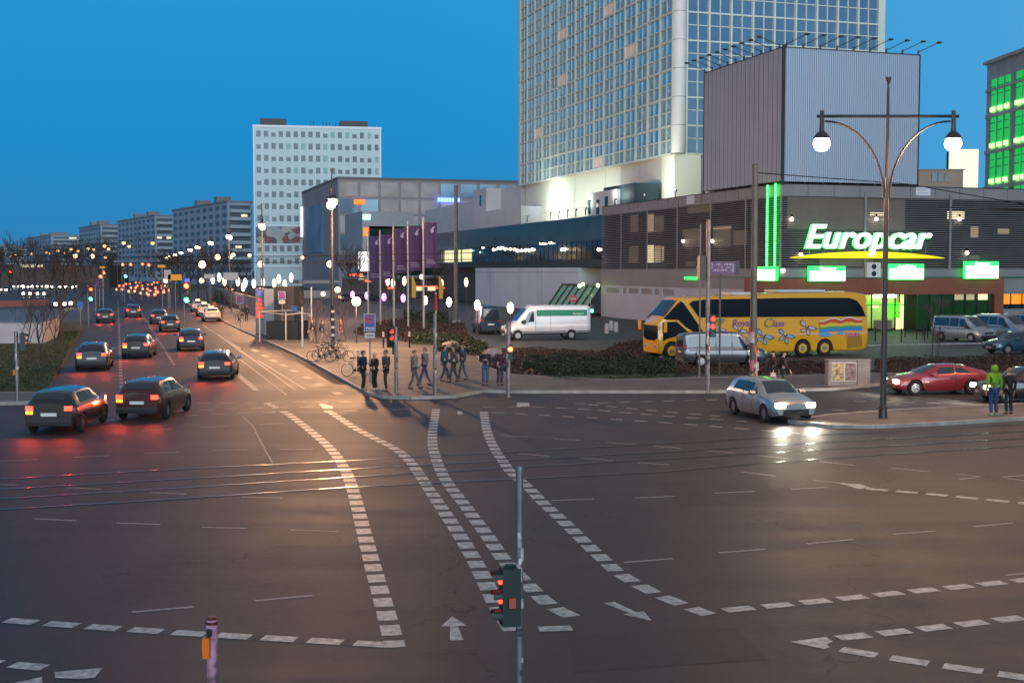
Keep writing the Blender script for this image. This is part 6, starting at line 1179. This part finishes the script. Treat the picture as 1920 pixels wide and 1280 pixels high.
# ------------------------------------------------------------------ bare trees, shrubs
M_bark = mat('bark', (.07, .05, .042), .85, var=.3, vs=3); M_twig = mat('twigs', (.06, .045, .042), .85)
def bare_tree_mesh(seed, h, levels=5, r0=.12, spread=.55, minr=.006, trunk_frac=.34):
    random.seed(seed); tr = MB(); br = MB()
    def grow(p, d, l, r, lv, mb):
        n = 3; pts = [p]
        for i in range(n): d = (d + Vector((random.uniform(-.13, .13), random.uniform(-.13, .13), random.uniform(-.02, .1)))).normalized(); pts.append(pts[-1] + d * l / n)
        for i in range(n): mb.cyl(pts[i], pts[i + 1], max(r * (1 - .3 * i / n), minr), max(r * (1 - .3 * (i + 1) / n), minr), 5 if lv > 2 else 3, 0, False)
        if lv == 0: return
        for k in range(3 if lv < levels else 4):
            a = random.uniform(0, 6.28); s = spread * random.uniform(.7, 1.3); nd = (d + Vector((math.cos(a) * s, math.sin(a) * s, random.uniform(-.05, .3)))).normalized(); at_ = pts[random.choice((2, 3, 3))]
            grow(at_, nd, l * random.uniform(.62, .8), r * .62, lv - 1, br)
    grow(Vector((0, 0, 0)), Vector((0, 0, 1)), h * trunk_frac, r0, levels, tr)
    def me(mb, nm, m): x = bpy.data.meshes.new(nm); x.from_pydata(mb.v, [], mb.f); x.materials.append(m); return x
    return me(tr, 'trunk', M_bark), me(br, 'crown', M_twig)
TM = [bare_tree_mesh(1, 4.2, 4, .05, .5, .006), bare_tree_mesh(2, 12, 5, .2, .55, .022), bare_tree_mesh(5, 12, 5, .22, .65, .022), bare_tree_mesh(8, 3.6, 4, .04, .4, .008)]
def tree(k, loc, s, rot, lab, grp=None):
    t = empty('bare_tree', lab, 'tree', loc, rot, grp); t.scale = (s, s, s); link('trunk', TM[k][0], t); link('crown', TM[k][1], t); return t
for px, py, s, lab in ((55, 684, 1.0, 'thin bare young tree on the grass, leftmost before the white wall'), (81, 690, 1.15, 'thin bare young tree on the grass, middle one before the white wall'), (101, 660, .95, 'thin bare young tree at the right end of the white wall')): tree(0, G(px, py), s, random.random() * 6, lab, 'young bare trees on the green')
bt_ = G(116, 640); tree(1, bt_, .55, 1.0, 'taller bare tree with a brown trunk behind the white wall end')
tree(3, G(1749, 671), 1.15, 2.0, 'small bare tree before the silver minibuses'); tree(0, G(596, 655), 1.0, .5, 'slim bare street tree by the railing and bicycles'); tree(0, G(648, 640), .9, 1.5, 'slim bare street tree right of the sticker covered pole'); tree(0, G(1758, 668), .5, 4.0, 'low bare bush right beside the small bare tree')
random.seed(21); i = 0
rows_ = [(-75, 430, 18), (-95, 300, 0)]
TPX = list(range(-30, 215, 17)) + [300, 318, 336, 352, 370, 388, 405, 424, 442, 460]
for px in TPX:
    Y = (random.uniform(230, 330) if px < 215 else random.uniform(200, 300)); q = P(px + random.uniform(-4, 4), 506, Y); q.z = 0; side = 'left' if px < 215 else 'right'
    tree(1 + i % 2, q, random.uniform(.85, 1.15) * (.9 if px < 215 else .75), random.random() * 6, 'tall bare tree on the %s side of the far avenue, %s' % (side, rank(px, [a for a in TPX if (a < 215) == (px < 215)])), 'bare trees on the %s side of the far avenue' % side); i += 1
for px, Y, s in ((655, 200, .75), (672, 195, .8), (735, 215, .95), (752, 220, 1.0), (830, 190, .6)):
    q = P(px, 506, Y); q.z = 0; tree(1 + i % 2, q, s, random.random() * 6, {655: 'bare tree before the stone panelled store, leftmost', 672: 'bare tree before the stone panelled store, second from left', 735: 'bare tree above the purple banners, left one', 752: 'bare tree above the purple banners, right one', 830: 'bare tree behind the white block and tram mast'}[px]); i += 1
def leafm(name, c):
    m = mat(name, c, .7, var=.6, vs=2.2); return m
M_hedge = leafm('hedge_leaves', (.022, .032, .014)); M_brown = leafm('brown_ground_cover', (.05, .027, .02)); M_grass = leafm('grass_blades', (.05, .06, .025)); M_hc = leafm('clipped_hedge', (.02, .035, .016))
def inside(p, poly):
    c = False; n = len(poly)
    for i in range(n):
        a, b_ = poly[i], poly[i - 1]
        if (a[1] > p[1]) != (b_[1] > p[1]) and p[0] < (b_[0] - a[0]) * (p[1] - a[1]) / (b_[1] - a[1]) + a[0]: c = not c
    return c
def shrub(name, px, h, m, n, label=None, cat=None, kind='stuff', leaf=.09, z0=.0, lump=1.0, group=None):
    poly = [tuple(G(x, y))[:2] for x, y in px]; xs = [p[0] for p in poly]; ys = [p[1] for p in poly]; b = MB(); random.seed(len(px) * 7 + int(h * 100)); k = 0; dense = 0
    cx, cy = sum(xs) / len(xs), sum(ys) / len(ys)
    b.prism([(cx + (x - cx) * .97, cy + (y - cy) * .97) for x, y in poly], z0, z0 + h * .3)
    ph = [random.uniform(0, 6) for _ in range(4)]
    while k < n and dense < n * 20:
        dense += 1; x = random.uniform(min(xs), max(xs)); y = random.uniform(min(ys), max(ys))
        if not inside((x, y), poly): continue
        hh = h * (.72 + .28 * lump * math.sin(x * 1.7 + ph[0]) * math.sin(y * 1.9 + ph[1]) + .18 * math.sin(x * 4.1 + ph[2] + y * 3)); z = z0 + hh * random.random() ** .45
        a = Vector((random.gauss(0, 1), random.gauss(0, 1), random.gauss(0, .7))).normalized(); c = a.cross(Vector((random.gauss(0, 1), random.gauss(0, 1), random.gauss(0, 1)))).normalized(); s = leaf * random.uniform(.6, 1.4); p = Vector((x, y, z))
        b.add([p - a * s, p + c * s * .5, p + a * s, p - c * s * .5], [(0, 1, 2, 3)]); k += 1
    return b.build(name, m, label=label, cat=cat, kind=kind, group=group)
shrub('hedge', [(982, 692), (1010, 708), (1050, 712), (1270, 708), (1275, 702), (1240, 690), (1180, 683), (1060, 680), (995, 682)], .7, M_hedge, 26000, 'dark green shaggy hedge between the pavement and the white van', 'hedge', None, .07)
shrub('ground_cover', [(905, 690), (980, 705), (995, 686), (1200, 676), (1260, 700), (1560, 702), (1640, 700), (1540, 686), (1290, 686), (1200, 668), (1130, 662), (1000, 655), (880, 655)], .2, M_brown, 20000, None, None, 'stuff', .07)
shrub('ground_cover', [(1130, 664), (1200, 678), (1245, 664), (1215, 640), (1160, 648)], .35, M_brown, 5000, None, None, 'stuff', .07)
shrub('ground_cover', [(1425, 702), (1560, 700), (1560, 684), (1440, 684)], .3, M_brown, 5500, None, None, 'stuff', .07)
shrub('ground_cover', [(1640, 702), (1940, 700), (1940, 672), (1800, 676), (1640, 680)], .4, M_brown, 10000, None, None, 'stuff', .07)
shrub('hedge', [(770, 648), (860, 652), (870, 642), (780, 634)], .75, M_hc, 4500, 'low dark clipped hedge beside the bare stickered pole', 'hedge', None, .09)
shrub('hedge', [(815, 662), (905, 672), (915, 655), (880, 642), (830, 645)], .6, M_hedge, 4500, 'low rough green shrub patch in front of the navy van', 'hedge', None, .1)
shrub('hedge', [(756, 606), (840, 612), (842, 596), (758, 592)], 1.0, M_hc, 3500, 'dark clipped hedge block behind the flag poles', 'hedge', None, .12)
shrub('ground_cover', [(660, 628), (770, 646), (880, 640), (870, 610), (760, 600), (680, 612)], .45, M_brown, 7000, None, None, 'stuff', .11)
shrub('ground_cover', [(400, 566), (470, 590), (482, 572), (420, 556)], 2.2, M_brown, 4000, None, None, 'stuff', .16)
shrub('grass', [(-20, 736), (-20, 650), (100, 648), (112, 625), (148, 622), (118, 680), (88, 733)], .1, M_grass, 26000, None, None, 'stuff', .05, .07, .3)
def rock(px, py, r, lab):
    b = MB(); b.ball((0, 0, r * .4), r, 12, 8, 0, (1.2, .9, .7)); random.seed(int(px)); b.v = [(x * random.uniform(.88, 1.1), y * random.uniform(.88, 1.1), max(z * random.uniform(.9, 1.1), -.05)) for x, y, z in b.v]
    b.build('boulder', mat('boulder_stone', (.3, .26, .25), .8, var=.3, vs=2), None, G(px, py), smooth=True, label=lab, cat='boulder', group='boulders in the planting beds')
rock(846, 660, .65, 'pale boulder left of the navy van'); rock(925, 672, .6, 'pale boulder between the two standing people by the red signal'); rock(878, 662, .4, 'smaller pale boulder right of the first one'); rock(1247, 672, .3, 'small stone at the edge of the bed by the coach')
# ------------------------------------------------------------------ bicycles
M_bt = mat('bike_tyre', (.02, .02, .02), .7)
def bicycle(label, col, group=None, basket=False):
    t = empty('bicycle', label, 'bicycle', group=group); fr = mat(*col) if isinstance(col, tuple) else col
    for x in (-.52, .54):
        b = MB(); n = 24
        for i in range(n):
            a0, a1 = 2 * math.pi * i / n, 2 * math.pi * (i + 1) / n; b.cyl((x + .33 * math.cos(a0), 0, .34 + .33 * math.sin(a0)), (x + .33 * math.cos(a1), 0, .34 + .33 * math.sin(a1)), .017, .017, 5, 0, False)
        w_ = b.build('wheel', M_bt, t); b = MB()
        for i in range(12): a = 2 * math.pi * i / 12; b.cyl((x, 0, .34), (x + .32 * math.cos(a), 0, .34 + .32 * math.sin(a)), .003, .003, 3, 0, False)
        b.cyl((x, -.04, .34), (x, .04, .34), .02, .02, 6); b.build('spokes', M_rim, w_)
    b = MB(); V_ = lambda x, z, y=0: Vector((x, y, z)); bb_, st, hd, hb = V_(-.08, .3), V_(-.2, .82), V_(.38, .86), V_(.43, .68)
    for p_, q_ in ((bb_, st), (st, hd), (bb_, hb), (hd, hb), (bb_, V_(-.52, .34)), (st, V_(-.52, .34)), (hb, V_(.54, .34))): b.cyl(p_, q_, .017, .015, 6)
    b.build('frame', fr, t); MB().prism([(-.34, .9), (-.08, .93), (-.04, .95), (-.1, .98), (-.34, .98)], -.07, .07, 'y').build('saddle', M_blk, t)
    b = MB(); b.cyl((.38, 0, .86), (.35, 0, 1.02), .013, .013, 5); b.tube([V_(.22, 1.03, -.28), V_(.36, 1.02, -.12), V_(.36, 1.02, .12), V_(.22, 1.03, .28)], .012, 5); b.build('handlebar', M_rim, t)
    b = MB(); b.cyl((-.08, -.06, .3), (-.08, .06, .3), .08, .08, 10); b.box(-.14, .07, .14, -.04, .12, .17); b.box(-.12, -.12, .43, -.02, -.07, .46); b.build('pedals', M_blk, t)
    for x in (-.52, .54):
        b = MB()
        for i in range(8): a0 = math.pi * (.15 + .7 * i / 8); a1 = math.pi * (.15 + .7 * (i + 1) / 8); b.add([(x + .37 * math.cos(a0), -.03, .34 + .37 * math.sin(a0)), (x + .37 * math.cos(a1), -.03, .34 + .37 * math.sin(a1)), (x + .37 * math.cos(a1), .03, .34 + .37 * math.sin(a1)), (x + .37 * math.cos(a0), .03, .34 + .37 * math.sin(a0))], [(0, 1, 2, 3)])
        b.build('mudguard', fr, t)
    if basket: MB().box(.42, -.15, .88, .68, .15, 1.12).build('basket', M_steel, t)
    return t
bk = bicycle('dark bicycle leaning in the rack, leftmost by the kerb', ('bike_dark', (.05, .05, .05), .4, .5), 'bicycles parked beside the sticker covered pole'); bk.location = G(603, 678, KZ); bk.rotation_euler = (R(6), 0, R(5))
for px, py, r_, lb, m in ((612, 676, 12, 'dark bicycle in the rack, second from the left', None), (622, 672, -8, 'dark bicycle in the middle of the rack', None), (636, 679, 3, 'dark bicycle at the right end of the rack, beside the pole', None), (628, 666, 170, 'dark bicycle turned the other way at the back of the rack', None)): o = dup(bk, G(px, py, KZ), None, lb); o.rotation_euler = (R(4), 0, R(r_))
b2 = bicycle('silver bicycle locked to a post directly behind the leftmost of three people', ('bike_silver', (.45, .45, .42), .35, .7)); b2.location = G(668, 705, KZ); b2.rotation_euler = (0, R(0), R(38))
b3 = bicycle('dark scooter like bicycle parked by the low wall behind the taxis', ('bike_dark', (.05, .05, .05)), None, True); b3.location = G(449, 606, KZ); b3.rotation_euler = (0, 0, R(80)); b3.scale = (1.3,) * 3
# ------------------------------------------------------------------ people
M_skin = mat('skin', (.45, .27, .2), .6)
def skin_obj(name, vs_, es, rs, m, parent, sub=1, root=0, extra=None):
    me = bpy.data.meshes.new(name); me.from_pydata([tuple(v) for v in vs_], es, []); o = bpy.data.objects.new(name, me); COL.objects.link(o)
    md = o.modifiers.new('s', 'SKIN'); md.use_smooth_shade = True; sl = me.skin_vertices[0].data if me.skin_vertices else None
    if sl is None: bmm = bmesh.new(); bmm.from_mesh(me); bmm.verts.layers.skin.verify(); bmm.to_mesh(me); bmm.free(); sl = me.skin_vertices[0].data
    for i, r in enumerate(rs): sl[i].radius = r if isinstance(r, tuple) else (r, r); sl[i].use_root = (i == root)
    sd = o.modifiers.new('u', 'SUBSURF'); sd.levels = sub; sd.render_levels = sub
    bpy.context.view_layer.update(); new = bpy.data.meshes.new_from_object(o.evaluated_get(bpy.context.evaluated_depsgraph_get())); bpy.data.objects.remove(o); bpy.data.meshes.remove(me)
    if extra: bmm = bmesh.new(); bmm.from_mesh(new); t_ = bpy.data.meshes.new('x'); t_.from_pydata(extra.v, [], extra.f); bmm.from_mesh(t_); bmm.to_mesh(new); bmm.free(); bpy.data.meshes.remove(t_)
    new.polygons.foreach_set('use_smooth', [True] * len(new.polygons)); new.materials.clear(); new.materials.append(m); new.name = name; return link(name, new, parent)
def person(label, px, py, face, jacket, trousers, hair=(.04, .025, .015), h=1.76, pose='side', shoes=(.03, .03, .03), hood=False, stride=0.0, coat=.0, bag=None, z=KZ, group=None, cap=None, woman=False):
    loc = G(px, py, z); t = empty('person', label, 'person', loc, R(face), group); k = h / 1.76; t.scale = (k, k, k)   # faces local +x
    S_ = lambda a: 1 if a else -1; arms = {}
    for s in (-1, 1):
        sh = Vector((0, s * .185, 1.44))
        if pose == 'side': el = Vector((-.03, s * .25, 1.14)); wr = Vector((.06, s * .255, .9)); hd = Vector((.09, s * .25, .8)); fd = Vector((.02, -s * .005, -1))
        elif pose == 'pocket': el = Vector((-.1, s * .28, 1.16)); wr = Vector((.08, s * .2, .98)); hd = Vector((.13, s * .17, .94)); fd = Vector((.6, -s * .3, -.6))
        elif pose == 'phone': el = Vector((.0, s * .27, 1.16)); wr = Vector((.24, s * .1, 1.2)); hd = Vector((.31, s * .06, 1.23)); fd = Vector((.7, -s * .5, .3))
        elif pose == 'walk': el = Vector((-.05 - s * .08, s * .25, 1.15)); wr = Vector((.05 - s * .2, s * .25, .93)); hd = Vector((.08 - s * .23, s * .245, .84)); fd = Vector((.1, 0, -1))
        arms[s] = (sh, el, wr, hd, fd.normalized())
    L = {}
    for s in (-1, 1): st = stride * s; L[s] = (Vector((0, s * .09, .9)), Vector((.03 + st * .45 + .02, s * .095, .49)), Vector((st - .02, s * .1, .09)), Vector((st + .15, s * .12, .03)))
    vs_ = [Vector((0, 0, .96)), Vector((0, 0, 1.12)), Vector((.01, 0, 1.32)), Vector((0, 0, 1.46)), Vector((.01, 0, 1.53)), Vector((.02, 0, 1.6)), Vector((.03, 0, 1.67)), Vector((.02, 0, 1.73))]
    rs = [(.1, .14), (.09, .125), (.1, .16), (.06, .08), .05, (.085, .07), (.095, .075), (.06, .05)]; es = [(i, i + 1) for i in range(7)]
    def chain(par, pts, rr):
        b = par
        for p_, r_ in zip(pts, rr): vs_.append(p_); rs.append(r_); es.append((b, len(vs_) - 1)); b = len(vs_) - 1
        return b
    chain(6, [Vector((.125, 0, 1.635))], [.014]); [chain(6, [Vector((.02, s * .088, 1.65))], [.018]) for s in (-1, 1)]
    for s in (-1, 1):
        sh, el, wr, hd, fd = arms[s]; w_ = chain(3, [sh, el, wr, hd], [.06, .043, .03, (.036, .02)]); up = Vector((0, 0, 1)) if abs(fd.z) < .8 else Vector((1, 0, 0)); lat = fd.cross(Vector((0, s, 0))).normalized() if abs(fd.y) < .9 else up
        for i, fl in enumerate((.075, .088, .082, .062)): base = hd + fd * .035 + lat * (.027 - .018 * i); curl = Vector((0, -s * .25, 0)); chain(w_, [base, base + (fd + curl * .5).normalized() * fl * .55, base + (fd + curl).normalized() * fl], [.010, .009, .008])
        chain(w_, [hd + lat * .045 + fd * .0, hd + lat * .06 + fd * .045], [.011, .009])
        chain(0, list(L[s]), [.088, .056, .042, .035])
    ex = MB(); [ex.ball((.108, s * .034, 1.665), .011, 6, 4) for s in (-1, 1)]
    skin_obj('body', vs_, es, rs, M_skin, t, 1, 0)
    MB().ball((.117, .033, 1.668), .011, 6, 4).ball((.117, -.033, 1.668), .011, 6, 4).box(.112, -.02, 1.588, .12, .02, 1.596).build('face_features', mat('face_dark', (.1, .04, .035), .5), t)
    jm = mat('cloth_%d_%d_%d' % tuple(int(c * 1000) for c in jacket), jacket, .85, var=.2, vs=8); tm_ = mat('cloth_%d_%d_%d' % tuple(int(c * 1000) for c in trousers), trousers, .85, var=.2, vs=8)
    jv = [Vector((0, 0, .92 - coat)), Vector((0, 0, 1.12)), Vector((.01, 0, 1.32)), Vector((0, 0, 1.45)), Vector((0, 0, 1.52))]; jr = [(.125, .17), (.12, .155), (.135, .19), (.1, .12), (.07, .07)]; je = [(0, 1), (1, 2), (2, 3), (3, 4)]
    for s in (-1, 1):
        sh, el, wr, hd, fd = arms[s]; n_ = len(jv); jv += [sh, el, wr]; jr += [.08, .06, .045]; je += [(3, n_), (n_, n_ + 1), (n_ + 1, n_ + 2)]
    skin_obj('jacket', jv, je, jr, jm, t, 1, 2)
    tv = [Vector((0, 0, .97))]; tr_ = [(.12, .155)]; te = []
    for s in (-1, 1): n_ = len(tv); tv += list(L[s][:3]); tr_ += [.1, .072, .062]; te += [(0, n_), (n_, n_ + 1), (n_ + 1, n_ + 2)]
    skin_obj('trousers', tv, te, tr_, tm_, t, 1, 0)
    for s in (-1, 1): a = L[s][2]; f_ = L[s][3]; skin_obj('shoe', [Vector((a.x - .05, a.y, .045)), Vector((a.x + .04, a.y, .05)), Vector((f_.x + .03, f_.y, .035))], [(0, 1), (1, 2)], [(.045, .045), (.05, .05), (.035, .03)], mat('shoe_%d' % int(sum(shoes) * 1000), shoes, .6), t, 1, 1)
    if hood: b = MB(); b.ball((-.0, 0, 1.645), .135, 12, 8, 0, (1.0, .92, 1.12)); b.v = [(min(x, .085), y, z_) for x, y, z_ in b.v]; b.build('hood', jm, t, smooth=True)
    else: b = MB(); b.ball((.005, 0, 1.685), .107, 12, 8, 0, (1.05, .88, .95)); b.v = [(x - (.04 if (z_ < 1.7 and x > .05) else 0) - (.05 if z_ < 1.65 and x > 0 else 0), y, z_ if not (z_ < 1.66 and x > -.02) else 1.67) for x, y, z_ in b.v]; b.build('hair' if not cap else 'cap', mat('hair_%d' % int(sum(hair) * 1000), hair, .8), t, smooth=True)
    if woman: MB().ball((-.06, 0, 1.6), .1, 10, 6, 0, (.7, .9, 1.3)).build('long_hair', mat('hair_%d' % int(sum(hair) * 1000), hair), t, smooth=True)
    if bag: MB().prism([(-.13, .45), (.13, .45), (.11, .8), (-.11, .8)], -.05, .05, 'y').build('carrier_bag', mat('bag_white', (.55, .5, .45), .6), t, (.08, .3, 0))
    return t
WG = 'people walking on the plaza corner'
DK = (.015, .015, .02); JN = (.05, .08, .16)
person('person in a long dark navy coat standing at the kerb, leftmost of three', 681, 732, 20, (.012, .014, .03), (.012, .012, .015), (.07, .03, .015), 1.78, 'side', (.3, .1, .1), coat=.12)
person('person in a black jacket with an orange bag at the hip, middle of three', 703, 731, 150, (.018, .012, .012), (.012, .012, .013), (.5, .35, .25), 1.66, 'phone', (.5, .5, .5))
person('tall person in a grey coat facing left, rightmost of three', 724, 733, 185, (.05, .05, .05), (.02, .018, .018), (.14, .1, .08), 1.82, 'pocket', (.12, .05, .03), coat=.15)
person('person in a dark jacket and blue jeans looking at a phone', 910, 722, -92, (.02, .022, .03), JN, (.05, .03, .02), 1.72, 'phone')
person('person in a maroon jacket standing beside the red signal pole', 937, 722, -60, (.05, .02, .04), (.03, .03, .06), (.3, .2, .15), 1.74, 'pocket')
for a in (('walking person in a grey beige coat, leftmost of the walking group', 777, 728, 0, (.2, .17, .16), (.12, .1, .1), (.1, .07, .05), 'walk', .22), ('walking person in a grey blue jacket, second of the walking group', 797, 722, 175, (.15, .12, .14), (.05, .06, .12), (.16, .1, .07), 'walk', .25), ('walking person in a teal jacket left of the last two walkers', 834, 714, 10, (.03, .1, .14), (.05, .06, .13), (.06, .04, .03), 'walk', .2),
          ('walking person in a brown jacket near the end of the group', 851, 716, 190, (.09, .06, .06), (.06, .05, .06), (.05, .03, .02), 'walk', .24), ('walking person in a dark blue jacket, rightmost of the walking group', 868, 712, 170, (.05, .05, .08), (.07, .08, .12), (.12, .08, .05), 'walk', .18)):
    person(a[0], a[1], a[2], a[3], a[4], a[5], a[6], 1.74, a[7], stride=a[8], group=WG)
person('person in a dark jacket near the blue square sign, left of the pair', 586, 642, 200, (.03, .035, .08), (.2, .17, .16), h=1.75, pose='walk', stride=.2); person('person in a purple blue jacket near the bicycles, right of the pair', 604, 644, 20, (.04, .03, .09), (.22, .15, .16), h=1.72, pose='walk', stride=.22)
person('person in dark clothes crossing the plaza behind the taxi sign', 640, 640, 170, (.12, .06, .1), (.15, .12, .13), h=1.7, pose='walk', stride=.2)
person('dark dressed person carrying a white bag beside the postered mast', 1450, 731, 180, (.03, .015, .015), (.02, .015, .015), h=1.75, pose='side', bag=True, stride=.1); person('dark dressed person walking right of the one with the white bag', 1468, 731, 0, (.025, .015, .018), (.03, .035, .03), h=1.72, pose='walk', stride=.15)
person('person in a bright green hooded jacket and blue jeans seen from behind', 1863, 779, 95, (.12, .3, .01), (.02, .05, .14), h=1.86, pose='side', shoes=(.1, .35, .3), hood=True)
person('person in black standing right beside the green hooded one', 1891, 776, 100, (.01, .01, .012), (.012, .012, .015), (.25, .12, .05), 1.72, 'side', cap=True)
person('person in dark clothes standing by the wall behind the taxis', 462, 602, 90, (.02, .02, .03), (.015, .015, .02), h=1.75); person('person in an orange jacket standing beside the last taxi', 402, 590, 90, (.5, .12, .03), (.03, .03, .05), h=1.7)
person('person leaning at the open door of the last taxi', 415, 600, 120, (.03, .02, .02), (.05, .04, .04), h=1.7)
